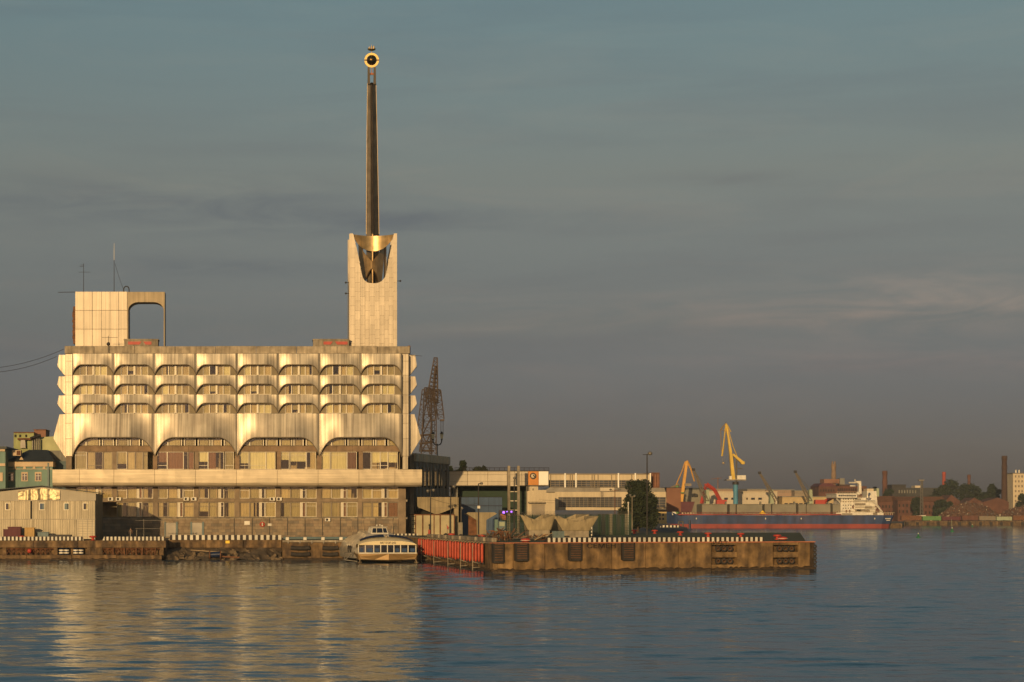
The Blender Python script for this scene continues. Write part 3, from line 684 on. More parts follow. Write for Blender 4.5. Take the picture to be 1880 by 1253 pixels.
# plinth of stone blocks with recessed joints
mb = MB(); random.seed(8)
zt, zb = wz(951, YF), ZQ; nr = 7; hh = (zt - zb)/nr
for r in range(nr):
    x = wx(139.6, YF) - random.uniform(0, .4)
    while x < wx(731.4, YF):
        w = random.uniform(.55, 1.1); x1 = min(x + w, wx(731.4, YF))
        if x1 - x > .12: mb.box(max(x, wx(139.6, YF)) + .008, x1 - .008, YF + .38 + random.uniform(-.022, .022), YF + .7, zb + r*hh + .008, zb + (r+1)*hh - .008, random.choice([0, 0, 1, 2]))
        x = x1
st2 = pm('stone_block_light', (.27,.21,.14), .85, var=.25, vs=.8); st3 = pm('stone_block_grey', (.19,.155,.115), .85, var=.25, vs=.8)
mb.build('plinth_blocks', [M['stone'], st2, st3], T, kind='stuff')
MB().pbox(139.6, 731.4, 950, 986, YF + .6, YF + 1.2).build('plinth_wall', M['dark'], T)
for px in (430, 463, 495, 528, 560, 592, 625, 657, 690, 722): MB().pbox(px - .6, px + .6, 951.5, 984, YF + .30, YF + .36).build('drain_pipe', M['black'], T)
for px in (312, 360): 
    MB().pbox(px - 9, px + 11, 960, 986, YF + .25, YF + .33, 0).build('door', M['steel'], T, bevel=.02)
    for d in (-10.5, 11.2): MB().pbox(px + d, px + d + 3, 958.5, 986, YF + .15, YF + .34).build('door_frame', M['bluegrey'], T)
# roof: stair block with arch
YR = 334.0
RB = thing('roof_stair_block', 'ribbed golden block with an open arch wing on the terminal roof', 'rooftop block', (wx(190, YR), YR, wz(636, YR)))
ys = [536, 570.5, 605, 637]
for y0, y1 in zip(ys, ys[1:]):
    xs = [138, 154, 170, 186, 202, 218, 233.5]
    for a, b in zip(xs, xs[1:]): MB().box(wx(a, YR) + .03, wx(b, YR) - .03, YR + random.uniform(-.03, .03), YR + .3, wz(y1, YR) + .06, wz(y0, YR)).build('cladding_panel', M['towermetal'], RB)
MB().box(wx(138, YR) + .05, wx(233.5, YR) - .03, YR + .31, YR + 7, wz(637, YR), wz(536.5, YR)).build('core', M['darkbrick'], RB)
def arch_poly(x0, x1, y0, y1, l, r, top, rad, Y):         # frame polygon of an open-bottomed arch in photo pixels
    pts = [(x0, y1), (x0, y0), (x1, y0), (x1, y1), (r, y1)]
    for k in range(7): t = math.pi/2*k/6; pts.append((r - rad + rad*math.cos(t), top + rad*.8 - rad*.8*math.sin(t)))
    for k in range(7): t = math.pi/2*k/6; pts.append((l + rad - rad*math.sin(t), top + rad*.8 - rad*.8*math.cos(t)))
    pts += [(l, y1)]
    return [(wx(a, Y), wz(b, Y)) for a, b in pts]
MB().slab(arch_poly(233.7, 302.5, 536.3, 637, 235.2, 300.6, 555, 19, YR), YR - .02, YR + 3.4).build('arch_wing', M['archclad'], RB)
for i in range(14): MB().box(wx(132 + random.uniform(0, 2), YR), wx(137.9, YR), YR + .5, YR + 2.5, wz(567 + i*4.9, YR), wz(562.5 + i*4.9, YR)).build('louvre', M['rust'], RB)
for nm, a, b, lab in (('roof_hatch_hut', 228, 290, 'low concrete hut with red panel beside the arch on the roof'), ('roof_hatch_hut', 575, 641, 'low concrete hut with red panel beside the tower on the roof')):
    YH = 332.5
    h = thing(nm, lab, 'rooftop hut', (wx((a+b)/2, YH), YH, wz(636, YH)), 'low huts on the terminal roof')
    MB().pbox(a, b, 624.5, 637, YH, YH + 3).build('wall', M['concrete'], h, bevel=.03)
    MB().pbox(a - 1, b + 1, 622.6, 624.6, YH - .1, YH + 3.1).build('roof', M['concrete'], h)
    sgn = 1
    for c0, c1, d in ((a + 7, (a+b)/2 + 1, 1), ((a+b)/2 + 4, b - 12, -1)) if a < 300 else ((a + 19, a + 36, 1), (a + 40, b - 3, -1)):
        pts = [(c0, 627.5), (c1, 627.5), (c1 - (4 if d > 0 else 0), 633), (c0 + (4 if d < 0 else 0), 633)]
        MB().slab([(wx(x, YH), wz(y, YH)) for x, y in pts], YH - .06, YH - .01).build('red_panel', M['red'], h)
# ------------------------------------------------------------------ tower and spire
YT = 334.0; YTB = YT + 7.6
TW = thing('tower', 'tall golden panelled tower with a U-shaped opening rising from the terminal roof', 'tower', (wx(685, YT), YT, wz(636, YT)))
def tp(px, py): return (wx(px, YT), wz(py, YT))
ucut = [(648.5, 429), (653, 448), (658, 470), (662, 492), (665, 508), (669, 515), (676, 519.5), (684, 520.5), (693, 520), (701, 516.5), (707, 509), (711, 494), (715, 470), (719.5, 448), (723, 429)]
def upath(xa, xb):
    out = []
    for (x0, y0), (x1, y1) in zip(ucut, ucut[1:]):
        pass
    return out
cols = [643, 652, 661.5, 670, 679, 688, 697, 706, 714, 722, 729]
rowsy = [429, 447, 465, 483, 501.5, 519, 536, 553, 571, 588, 606, 622, 637]
def ulow(x):                                              # lower edge of the opening at column x
    for (x0, y0), (x1, y1) in zip(ucut, ucut[1:]):
        if x0 <= x <= x1: return y0 + (y1 - y0)*(x - x0)/(x1 - x0)
    return 429
random.seed(3)
for ci, (a, b) in enumerate(zip(cols, cols[1:])):
    offy = 0 if ci % 2 else 9
    ed = [429] + [y + offy for y in rowsy[1:-1] if y + offy < 632] + [637]
    n = 6; xs = [a + (b-a)*k/n for k in range(n+1)]; cut = [ulow(x) for x in xs]
    for y0, y1 in zip(ed, ed[1:]):
        tops = [max(y0, c) for c in cut]
        if min(tops) >= y1 - .5: continue
        pts = [(x, min(t, y1 - .01)) for x, t in zip(xs, tops)]
        j = random.uniform(-.035, .03); mb = MB()
        for (xa, ta), (xb, tb) in zip(pts, pts[1:]):
            if ta >= y1 - .3 and tb >= y1 - .3: continue
            ga = .010 if xa == a else 0; gb = .010 if xb == b else 0
            p = [tp(xa, y1), tp(xb, y1), tp(xb, tb), tp(xa, ta)]
            p = [(p[0][0]+ga, p[0][1]+.022), (p[1][0]-gb, p[1][1]+.022), (p[2][0]-gb, p[2][1]), (p[3][0]+ga, p[3][1])]
            mb.slab(p, YT + j, YT + .35)
        mb.build('cladding_panel', M['towermetal'], TW)
def wall_u(Y, mat):                                       # rear face with the same opening
    pts = [(642, 637), (642, 429)] + ucut + [(729, 429), (729, 637)]
    mb = MB()
    for (x0, y0), (x1, y1) in zip([(642, 429)] + ucut, ucut + [(729, 429)]):
        mb.slab([tp(x0, 637), tp(x1, 637), tp(x1, y1), tp(x0, y0)], Y, Y + .35)
    return mb.build('rear_wall', mat, TW)
wall_u(YTB, M['towermetal'])
for s, x in ((-1, 641.4), (1, 729.2)):                    # side faces: solid below, opening above
    X = wx(x, YT); mb = MB(); d = YTB - YT
    ss = [0, .06, .11, .16, .21, .3, .4, .5, .6, .7, .79, .84, .89, .94, 1]
    for (u0, q0), (u1, q1) in zip(zip(ss, ucut), zip(ss[1:], ucut[1:])):
        mb.hexa([(X, YT + .36 + (d-.4)*u0, wz(637, YT)), (X - s*.3, YT + .36 + (d-.4)*u0, wz(637, YT)), (X - s*.3, YT + .36 + (d-.4)*u1, wz(637, YT)), (X, YT + .36 + (d-.4)*u1, wz(637, YT))],
                [(X, YT + .36 + (d-.4)*u0, wz(q0[1], YT)), (X - s*.3, YT + .36 + (d-.4)*u0, wz(q0[1], YT)), (X - s*.3, YT + .36 + (d-.4)*u1, wz(q1[1], YT)), (X, YT + .36 + (d-.4)*u1, wz(q1[1], YT))])
    mb.build('side_wall', M['towermetal'], TW)
MB().box(wx(643, YT), wx(728, YT), YT + .4, YTB - .02, wz(637, YT), wz(523, YT)).build('core', M['concrete'], TW)
# hung gilt sheet between the horns (curving back), and the waisted saddle sheet behind it
def depth_c(u, d0, d1): return d0 + (d1 - d0) * (1 - math.sqrt(max(0, 1 - (2*u - 1)**2)))
nn = 24; top, low = [], []
for k in range(nn + 1):
    u = k/nn; x = 649 + 74.5*u
    yl = 432 + 26*(max(0, 1 - abs(2*u - 1)**2.2))**.75
    y = YT + .5 + 2.0*(1 - (2*u-1)**2)
    top.append(Vector((wx(x, YT), y, wz(429.8 - .4*0, YT)))); low.append(Vector((wx(x, YT), y, wz(yl, YT))))
mb = MB().grid([top, low]); mb.grid([[p + Vector((0, .25, 0)) for p in low], [p + Vector((0, .25, 0)) for p in top]]); mb.grid([low, [p + Vector((0, .25, 0)) for p in low]]); mb.grid([top, [p + Vector((0, .25, 0)) for p in top]])
mb.build('hung_sheet', M['goldsheet'], TW)
mb = MB()
for s in (-1, 1):
    rows = []
    for k in range(29):
        y = 436 + 84*k/28
        if y < 478: inner = min(17, 15*((478 - y)/19)**.8)
        elif y < 491: inner = 0
        else: inner = 13*min(1, ((y - 491)/22))**.5
        outer = 24 - 6*max(0, (y - 436)/84)**2
        inner = min(inner, outer - 2.5)
        r = []
        for q in range(7):
            u = inner + (outer - inner)*q/6
            dep = YT + 2.1 + 3.0*(u/24)**1.6
            r.append(Vector((wx(684.3 + s*u, YT), dep, wz(y, YT))))
        rows.append(r)
    mb.grid(rows); mb.grid([[p + Vector((-s*.12, .15, 0)) for p in r] for r in rows])
mb.build('saddle_sheet', M['saddle'], TW)
for px in (661.5, 707): MB().pbox(px - 2.5, px + 2.5, 440, 521, YTB - 1.2, YTB - .8).build('rear_post', M['spire'], TW)
for px, py, s in ((641, 518, -1), (641, 538, -1), (730, 515, 1)):
    X = wx(px, YT); MB().bar((X, YT + 1, wz(py, YT)), (X + s*.5, YT + 1, wz(py, YT)), .05).sphere((X + s*.5, YT + 1, wz(py, YT)), .16, 6).build('floodlight', M['black'], TW)

SP = thing('spire', 'slender dark steel spire with bright edges standing in the tower top', 'spire', (wx(684, YT + 3.8), YT + 3.8, wz(521, YT)))
YC = YT + 3.8
def star(cx, hw, z):                                      # four-pointed plan, ridge towards the viewer
    r = hw; i = hw*.44
    pts = []
    for k in range(8):
        t = math.pi/4*k; q = r if k % 2 == 0 else i
        pts.append(Vector((cx + q*math.cos(t), YC + q*math.sin(t), z)))
    return pts
levels = [(521, 684, 11.2), (430, 684.2, 11.8), (330, 683.6, 10.6), (240, 683, 9.4), (170, 682.6, 8.2), (153, 682.5, 7.8)]
MB().grid([star(wx(c, YC), wx(PX + h, YC), wz(y, YC)) for y, c, h in levels], smooth=False, close=True).build('shaft', M['spire'], SP)
for s in (-1, 1):
    mb = MB()
    for (y0, c0, h0), (y1, c1, h1) in zip(levels[1:], levels[2:]): mb.cyl(P(c0 + s*h0, y0, YC), P(c1 + s*h1, y1, YC), .055, .05, 6)
    mb.build('edge_trim', M['trim'], SP)
    mb = MB().hexa([P(682.5 + s*7.9, 155, YC - .55), P(682.5 + s*2.9, 155, YC - .55), P(682.5 + s*2.9, 155, YC + .45), P(682.5 + s*7.9, 155, YC + .45)],
                   [P(682.5 + s*7.6, 123.5, YC - .5), P(682.5 + s*3.5, 123.5, YC - .5), P(682.5 + s*3.5, 123.5, YC + .35), P(682.5 + s*7.6, 123.5, YC + .35)])
    mb.build('fork_prong', M['spiredark'], SP)
MB().cyl(P(684, 521, YC - 1.2), P(684, 430, YC - 1.15), .17).build('ridge_trim', M['saddle'], SP)
OB = thing('spire_orb', 'gilded orb inside a flat ring on the tip of the spire', 'orb', P(682.3, 126, YC))
c = P(682.3, 111, YC); k = YC/F
mb = MB(); prof = [(9.6*k, -.08), (13.4*k, -.08), (13.4*k, .08), (9.6*k, .08), (9.6*k, -.08)]
mb.lathe(c, prof, 40, ax='y').build('ring', M['gold'], OB)
for f in OB.children[-1].data.polygons: f.use_smooth = False
MB().sphere(c, 9.2*k, 14).build('ball', pm('dark_gilding', (.30,.17,.05), .16, 1, var=.2), OB)
MB().cyl(c + Vector((-13.6*k, -.1, 0)), c + Vector((13.6*k, -.1, 0)), .09).cyl(c + Vector((0, 0, -15*k)), c + Vector((0, 0, 15*k)), .07).build('cross_bar', M['spire'], OB)
MB().torus(c, 9.4*k, .05, ax='z').build('equator_band', M['spire'], OB)
MB().cyl(c + Vector((0, 0, -15*k)), c + Vector((0, 0, -25*k)), .05).box(c.x - .35, c.x + .35, c.y - .15, c.y + .15, c.z - 27*k, c.z - 23.5*k).build('counterweight', M['copping'], OB)
SH = thing('weathervane_ship', 'small gilded sailing ship weathervane above the orb', 'weathervane', P(682.3, 96.5, YC))
b = P(682.3, 93, YC)
rows = []
for i in range(9):
    u = i/8*2 - 1; w = .22*(1 - u*u)**.5 + .01; zz = .18*abs(u)**2
    rows.append([Vector((b.x + u*.62, b.y + w*a, b.z + zz + h)) for a, h in ((-1, .22), (-.7, .05), (0, -.1), (.7, .05), (1, .22))])
MB().grid(rows).build('hull', M['gold'], SH)
for dx, h in ((-.35, .7), (0, .95), (.35, .75)):
    mast = MB().cyl(b + Vector((dx, 0, 0)), b + Vector((dx, 0, h)), .03).build('mast', M['trim'], SH)
    mb = MB()
    for zz, w in ((.28, .17), (.52, .13)):
        if zz + .2 > h: continue
        mb.grid([[b + Vector((dx - w, -.02 , zz)), b + Vector((dx, -.12, zz)), b + Vector((dx + w, -.02, zz))], [b + Vector((dx - w*.8, -.02, zz + .2)), b + Vector((dx, -.08, zz + .2)), b + Vector((dx + w*.8, -.02, zz + .2))]])
    mb.build('sail', M['goldsheet'], SH)
MB().cyl(b + Vector((0, 0, -.1)), c + Vector((0, 0, 13*k)), .04).build('rod', M['spire'], SH)

# ------------------------------------------------------------------ small things on the terminal
def antenna(px, py0, py1, Y, label, arms=(), r=.05, top=None):
    a = thing('antenna', label, 'antenna', P(px, py1, Y))
    MB().cyl(P(px, py1, Y), P(px, py0, Y), r, r*.7, 6).build('mast', M['black'], a)
    for y, x0, x1 in arms: MB().cyl(P(x0, y, Y), P(x1, y, Y), .03, n=5).build('crossbar', M['black'], a)
    if top: MB().cyl(P(px, py0, Y), P(px, top, Y), .055, .03, 6).build('whip', M['white'], a)
    return a
antenna(153.5, 484, 537, 336, 'thin television antenna with two crossbars above the left roof block', ((487, 148, 154.5), (500, 144, 166), (489.5, 146, 154)))
w = antenna(209.5, 478, 537, 336, 'tall whip antenna with pale tip above the left roof block', (), .055, 447)
MB().tube([P(211, 484, 336), P(218, 508, 336), P(226, 530, 336)], .025, 4).build('stay_wire', M['black'], w)
h = MB().tube([P(232 + 5*math.cos(math.pi*k/8), 532 - 6*math.sin(math.pi*k/8), 335) for k in range(9)] , .09)
h.cyl(P(227, 532, 335), P(227, 537, 335), .09).cyl(P(237, 532, 335), P(237, 537, 335), .09)
tag(h.build('ladder_hoop', M['black']), 'small black hoop rail on top of the left roof block', 'rail')
antenna(199, 617, 637, 329.4, 'short dark antenna with crossbar fixed on the parapet', ((620, 187, 216),), .05)
MB().sphere(P(199, 632, 329.4), .3, 6).cyl(P(199, 628, 329.4), P(199, 648, 329.4), .05).build('bracket', M['black'], bpy.data.objects['antenna.002'] if 'antenna.002' in bpy.data.objects else None)
def cable(name, label, a, b, sag, r=.035):
    pts = [a.lerp(b, k/14) - Vector((0, 0, sag*4*(k/14)*(1 - k/14))) for k in range(15)]
    return tag(MB().tube(pts, r, 5).build(name, M['black']), label, 'cable')
cable('cable', 'upper dark cable running off the terminal roof to the left', P(118, 641, 330.5), P(-60, 678, 322), .9)
cable('cable', 'lower dark cable running off the terminal roof to the left', P(104, 655, 330.5), P(-60, 684, 322), .9)
tag(MB().cyl(P(107, 537, 337), P(139, 536.6, 337), .05).build('outrigger', M['black']), 'thin horizontal rod sticking out left of the roof block', 'rod')
cable('cable', 'short cable stub pointing right from the terminal roof corner', P(752, 651, 330.5), P(775, 654, 330), .05)
def ac(px, py, label, fan=True):
    Y = YF + .28; s = 5.0
    a = thing('air_conditioner', label, 'air conditioner', P(px, py + 3, Y), 'air conditioners on the terminal wall')
    MB().pbox(px - s, px + s, py - 3.2, py + 3.2, Y - .4, Y).build('casing', M['white'], a, bevel=.03)
    c = P(px - 1, py, Y - .42)
    MB().lathe(c, [(.01, 0), (.2, 0), (.2, .03)], 14, ax='y').build('fan', M['black'], a)
    MB().bar(P(px - 3.5, py + 3.2, Y), P(px - 3.5, py + 4.6, Y - .3), .02).bar(P(px + 3.5, py + 3.2, Y), P(px + 3.5, py + 4.6, Y - .3), .02).build('bracket', M['black'], a)
for px, py, lb in ((203, 916.5, 'leftmost of the air conditioners on the lower terminal wall'), (217.5, 916.5, 'second air conditioner from the left on the lower terminal wall'),
                   (342, 916.5, 'left unit of the middle air conditioner pair on the terminal wall'), (356, 916.5, 'right unit of the middle air conditioner pair on the terminal wall'),
                   (500, 916.5, 'left unit of the right air conditioner pair on the terminal wall'), (512.5, 916.5, 'right unit of the right air conditioner pair on the terminal wall'),
                   (601.5, 954.5, 'single air conditioner low on the stone plinth above the hydrofoil')): ac(px, py, lb)
def board(px0, px1, py0, py1, Y, mat, label, name='sign_board', cat='sign'):
    return tag(MB().pbox(px0, px1, py0, py1, Y - .05, Y).build(name, mat, bevel=.01), label, cat)
board(448.5, 459, 957, 964, YF + .3, M['white'], 'white notice board left of the red wheel sign')
board(491.5, 498.5, 961.5, 966, YF + .3, M['white'], 'small white notice board right of the red wheel sign')
lb = thing('lifebuoy', 'red ring buoy hanging on the stone plinth of the terminal', 'lifebuoy', P(481.5, 968, YF + .3))
MB().torus(P(481.5, 963, YF + .22), .33, .09).build('ring', M['red'], lb)
MB().box(*[wx(481.5, YF) + d for d in (-.06, .06)], YF + .16, YF + .2, wz(967, YF), wz(959, YF)).build('spoke', M['white'], lb)
MB().lathe(P(481.5, 963, YF + .24), [(.01, 0), (.27, 0)], 14, ax='y').build('backing', M['rust'], lb)
board(414, 421.5, 993, 998, 305.85, M['ylw'], 'small yellow plate on the recessed quay wall')
# potted palm behind the glazing
pl = thing('potted_plant', 'leafy dark plant standing behind the second-floor glazing', 'plant', P(280, 862, YF + .2))
mb = MB(); random.seed(4)
for i in range(46):
    a = random.uniform(0, 6.28); z0 = random.uniform(.2, 1.7); d = Vector((math.cos(a), math.sin(a)*.4, random.uniform(-.1, .6))); b = P(280, 862, YF + .2) + Vector((0, 0, z0))
    e = b + d*random.uniform(.35, .7); n2 = Vector((-d.y, d.x, 0)).normalized()*.07
    mb.add([b, (b+e)/2 + n2 + Vector((0,0,.06)), e, (b+e)/2 - n2 + Vector((0,0,.06))], [(0,1,2,3)])
mb.build('leaves', M['leaf'], pl); MB().cyl(P(280, 862, YF + .2), P(280, 842, YF + .2), .04).build('stem', M['bark'], pl)

# ------------------------------------------------------------------ corrugated shed on the quay
YS = 303.5
S = thing('quay_shed', 'two-storey corrugated shed with foil-patched gable beside the terminal', 'shed', (wx(60, YS), YS, ZQ))
def corr(mb, px0, px1, py0, py1, Y, pitch=.16, amp=.03):
    x0, x1 = wx(px0, Y), wx(px1, Y); n = int((x1 - x0)/pitch*2); r0, r1 = [], []
    for i in range(n + 1):
        x = x0 + (x1 - x0)*i/n; y = Y - (amp if (i % 4) < 2 else 0)
        r0.append((x, y, wz(py1, Y))); r1.append((x, y, wz(py0, Y)))
    return mb.grid([r0, r1], smooth=False)
corr(MB(), -60, 56, 919.5, 953, YS).build('upper_siding', M['siding'], S); corr(MB(), 59, 174, 919.5, 953, YS).build('upper_siding', M['siding'], S)
MB().pbox(56, 59, 919.5, 953, YS - .06, YS + .2).build('dark_gap', M['dark'], S)
for a, b in ((-60, 3), (4.5, 60), (61, 139.5)): corr(MB(), a, b, 954, 990, YS, .17).build('lower_siding', M['siding'], S)
mb = MB().pbox(140.5, 174, 954, 990, YS - .02, YS + .2)
mb.build('container_door', M['siding'], S)
mb = MB()
for k in range(4): mb.pbox(142 + k*9, 143 + k*9, 955, 989, YS - .08, YS - .03)
for k in range(7): mb.pbox(142, 173, 957 + k*4.6, 957.7 + k*4.6, YS - .09, YS - .04)
mb.build('locking_bars', M['steel'], S)
MB().pbox(-60, 175, 953, 954.2, YS - .12, YS + .2).build('floor_rail', M['steel'], S)
gab = [(-60, 919.3), (-60, 905), (0, 903), (78, 894.5), (176, 906.5), (176, 919.3)]
MB().slab([(wx(a, YS), wz(b, YS)) for a, b in gab], YS - .05, YS + .2).build('gable', pm('gable_sheet', (.34,.30,.23), .6, .2, var=.1, streak=.1), S)
random.seed(9); rows = []; fold = [random.uniform(-1, 1) for _ in range(60)]; dent = [[random.uniform(-1, 1) for _ in range(16)] for _ in range(6)]
def foil_y(u, v):                                         # broad vertical creases and shallow dents
    a = u*13; k = int(a); w = a - k; w = w*w*(3 - 2*w); f1 = fold[k]*(1 - w) + fold[k + 1]*w
    b = u*14; k = int(b); w = b - k; r = min(4, int(v*4.99)); t = v*4.99 - r
    f2 = (dent[r][k]*(1 - w) + dent[r][k + 1]*w)*(1 - t) + (dent[r + 1][k]*(1 - w) + dent[r + 1][k + 1]*w)*t
    return .10*f1 + .06*f2
for j in range(13):
    rows.append([(wx(34 + 76*i/60, YS), YS - .30 - foil_y(i/60*.999, j/12), wz(918.5 - j/12*(918.5 - (897.2 + abs(34 + 76*i/60 - 78)*.11)), YS)) for i in range(61)])
MB().grid(rows, smooth=True).build('foil_patch', M['foil'], S)
rp = [(-61, 904), (78, 893.3), (178, 905.8)]
for (a, b), (c, d) in zip(rp, rp[1:]):
    MB().hexa([(wx(a, YS), YS - .4, wz(b, YS)), (wx(c, YS), YS - .4, wz(d, YS)), (wx(c, YS), YS + 13.6, wz(d, YS)), (wx(a, YS), YS + 13.6, wz(b, YS))],
              [(wx(a, YS), YS - .4, wz(b, YS) + .12), (wx(c, YS), YS - .4, wz(d, YS) + .12), (wx(c, YS), YS + 13.6, wz(d, YS) + .12), (wx(a, YS), YS + 13.6, wz(b, YS) + .12)]).build('roof_sheet', M['roof'], S)
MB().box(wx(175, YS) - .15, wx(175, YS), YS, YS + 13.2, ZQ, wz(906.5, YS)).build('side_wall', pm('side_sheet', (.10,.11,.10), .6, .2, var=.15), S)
MB().box(wx(-60, YS), wx(175, YS) - .2, YS + 12.8, YS + 13.2, ZQ, wz(906.5, YS)).build('rear_wall', M['siding'], S)
for a, kd in ((14.5, 0), (77, 1), (122, 2), (157, 0)):
    w = MB().pbox(a - 5, a + 5, 923.5, 937, YS - .14, YS - .06).build('window', M['frame'], S)
    MB().pbox(a - 3.8, a + 3.8, 924.6, 935.8, YS - .17, YS - .142).build('pane', (M['boatglass'], M['blue_sheet'], M['bluegrey'])[kd], w)
    MB().pbox(a + 1, a + 4, 924.8, 935.6, YS - .18, YS - .172).build('blind', (M['tan'], M['bluegrey'], M['roof'])[kd], w)
MB().pbox(-60, 174, 919, 919.9, YS - .2, YS - .06).build('eave_rail', M['steel'], S)

# things along the left quay edge
def crate(name, label, cat, px0, px1, py0, Y, dep, mat, lid=True):
    c = thing(name, label, cat, (wx((px0+px1)/2, Y), Y, ZQ))
    MB().box(wx(px0, Y), wx(px1, Y), Y, Y + dep, ZQ, wz(py0, Y)).build('body', mat, c, bevel=.04)
    if lid: MB().box(wx(px0, Y) - .05, wx(px1, Y) + .05, Y - .05, Y + dep + .05, wz(py0, Y) + .005, wz(py0, Y) + .08).build('lid', mat, c)
    for k in (.25, .75): MB().box(wx(px0 + (px1-px0)*k, Y) - .04, wx(px0 + (px1-px0)*k, Y) + .04, Y - .04, Y - .005, ZQ + .05, wz(py0, Y) - .05).build('rib', mat, c)
    return c
crate('iron_bin', 'brown rusty bin in front of the corrugated shed', 'bin', 14, 38, 968.5, 300.6, 1.5, M['maroon'])
crate('low_crate', 'low dark red crate left of the brown bin', 'crate', 6, 15, 973, 300.6, 1.2, M['maroon'])
crate('plywood_box', 'tan plywood box standing before the shed', 'box', 45, 63, 970, 300.6, 1.4, pm('plywood', (.48,.31,.12), .8, var=.25))
crate('blue_bin', 'low grey-blue bin before the shed siding', 'bin', 69, 89, 978, 300.6, 1.2, M['bluegrey'])
crate('dark_trough', 'long low dark trough on the quay before the shed', 'trough', 90, 131, 982, 300.6, 1.0, M['black'], False)
def bollard(px, Y, zb, label, s=1.0, mat='red'):
    b = thing('bollard', label, 'bollard', (wx(px, Y), Y, zb), 'mooring bollards')
    MB().lathe((wx(px, Y), Y, zb), [(.34*s, 0), (.34*s, .06), (.2*s, .1), (.18*s, .36*s)], 14).build('stem', M[mat], b)
    c = (wx(px, Y), Y, zb + .36*s)
    MB().lathe(c, [(.18*s, 0), (.5*s, .06*s), (.55*s, .16*s), (.42*s, .28*s), (.01, .31*s)], 16).build('cap', M[mat], b)
    return b
bollard(40, 300.1, ZQ, 'red bollard before the plywood box on the left quay')
bollard(170.5, 300.1, ZQ, 'red bollard in the gap between the left kerb beams')
# kerb beams
def kerb(name, label, p, q, nrm, z, h, t, period, skew=0, mat=None):
    d = (q - p).normalized()
    m = mat or stripes_mat('kerb_paint', (d.x, d.y, 0), period)
    lo = [p, q, q - nrm*t, p - nrm*t]; e = .25
    hi = [p + d*e, q - d*(e if skew else .02), q - d*(e if skew else .02) - nrm*t, p + d*e - nrm*t]
    return tag(MB().hexa([(*v, z) for v in lo], [(*v, z + h) for v in hi]).build(name, m, bevel=.03), label, 'kerb beam', 'striped kerb beams')
dn = Vector((0, -1))
kerb('kerb_beam', 'black and white striped kerb beam along the far left quay edge', Vector((-110, 299.3)), Vector((wx(154, 299.3), 299.3)), dn, ZQ - .02, .55, .4, .565, 1)
kerb('kerb_beam', 'short striped kerb beam in front of the terminal shadow', Vector((wx(188, 299.3), 299.3)), Vector((wx(303, 299.3), 299.3)), dn, ZQ - .02, .55, .4, .565)
kerb('kerb_beam', 'striped kerb beam above the recessed quay wall', Vector((wx(309.5, 305.8), 305.8)), Vector((wx(516.5, 305.8), 305.8)), dn, ZQ - .02, .72, .4, .86)
kerb('kerb_beam', 'short striped kerb beam behind the hydrofoil bow', Vector((wx(722, 322), 322.05)), Vector((wx(768, 322), 322.05)), dn, ZQ + .25, .5, .4, .60)
kerb('kerb_beam', 'long striped kerb beam on the front edge of the pier', front_pt(1002, -.15), front_pt(1404, -.15), nAB, ZP + .03, .52, .4, .635)
# pipe rail and white blocks above the fender stretch
rl = thing('edge_pipe', 'grey pipe rail with pale saddles along the middle quay edge', 'pipe', (wx(590, 300.6), 300.6, ZQ))
MB().cyl((1.6, 300.5, ZQ + .3), (12.0, 300.5, ZQ + .3), .2, n=10).build('pipe', M['bluegrey'], rl)
for px in (527.5, 560, 593, 626, 659): MB().box(wx(px - 3, 300.3), wx(px + 3, 300.3), 300.2, 300.85, ZQ + .025, ZQ + .44).build('saddle', M['white'], rl, bevel=.03)
for k in range(6): MB().box(2.2 + k*1.7, 2.34 + k*1.7, 299.86, 299.98, ZQ - .45, ZQ + .02).build('strap', M['steel'], rl)
# black tube fenders on the middle quay
i = 0
for px0, px1 in ((534, 568.5), (592, 620.5), (632, 657)):
    for py, lv in ((1006, 'upper'), (1017.5, 'lower')):
        who = ('left', 'middle', 'right')[i // 2]; i += 1
        f = thing('tube_fender', '%s black tube fender of the %s pair on the quay wall' % (lv, who), 'fender', P((px0+px1)/2, py + 3, 299.9), 'tube fenders on the quay wall')
        n = 8; pts = [P(px0 + (px1-px0)*k/n, py + 1.2*math.sin(math.pi*k/n), 299.85) for k in range(n+1)]
        MB().tube(pts, .3, 10).build('tube', M['rubber'], f)
        MB().bar(P(px0 + 2, py, 299.9), P(px0 + 1, py - 5, 300.1), .04).bar(P(px1 - 2, py, 299.9), P(px1 - 1, py - 5, 300.1), .04).build('chain', M['rust'], f)
# timber and iron lumber under the left quay
rk = thing('iron_trestle', 'rusty iron trestle filling the cavity under the left quay band', 'trestle', (wx(60, 300), 300, .66))
random.seed(12)
def trestle(root, a, b):
    for k in range(int((b - a)/9)):
        x = a + k*9; MB().bar(P(x, 1006, 299.4), P(x, 1019, 299.2), .07).build('post', M['rust'], root)
        MB().bar(P(x, 1007, 299.5), P(x + 9, 1018, 299.3), .045).bar(P(x + 9, 1007, 299.5), P(x, 1018, 299.3), .045).build('brace', M['rust'], root)
    MB().bar(P(a, 1008, 299.35), P(b, 1008, 299.35), .07).build('rail', M['rust'], root)
trestle(rk, 12, 100)
rk2 = thing('iron_trestle', 'rusty iron trestle and pipes under the short kerb beam', 'trestle', (wx(240, 300), 300, .66))
trestle(rk2, 188, 294)
for px in (208, 228, 250, 262, 286): MB().cyl(P(px, 1006.5, 299.1), P(px + random.uniform(-2, 2), 1021, 298.6), .1).build('pipe', M['rust'], rk2)
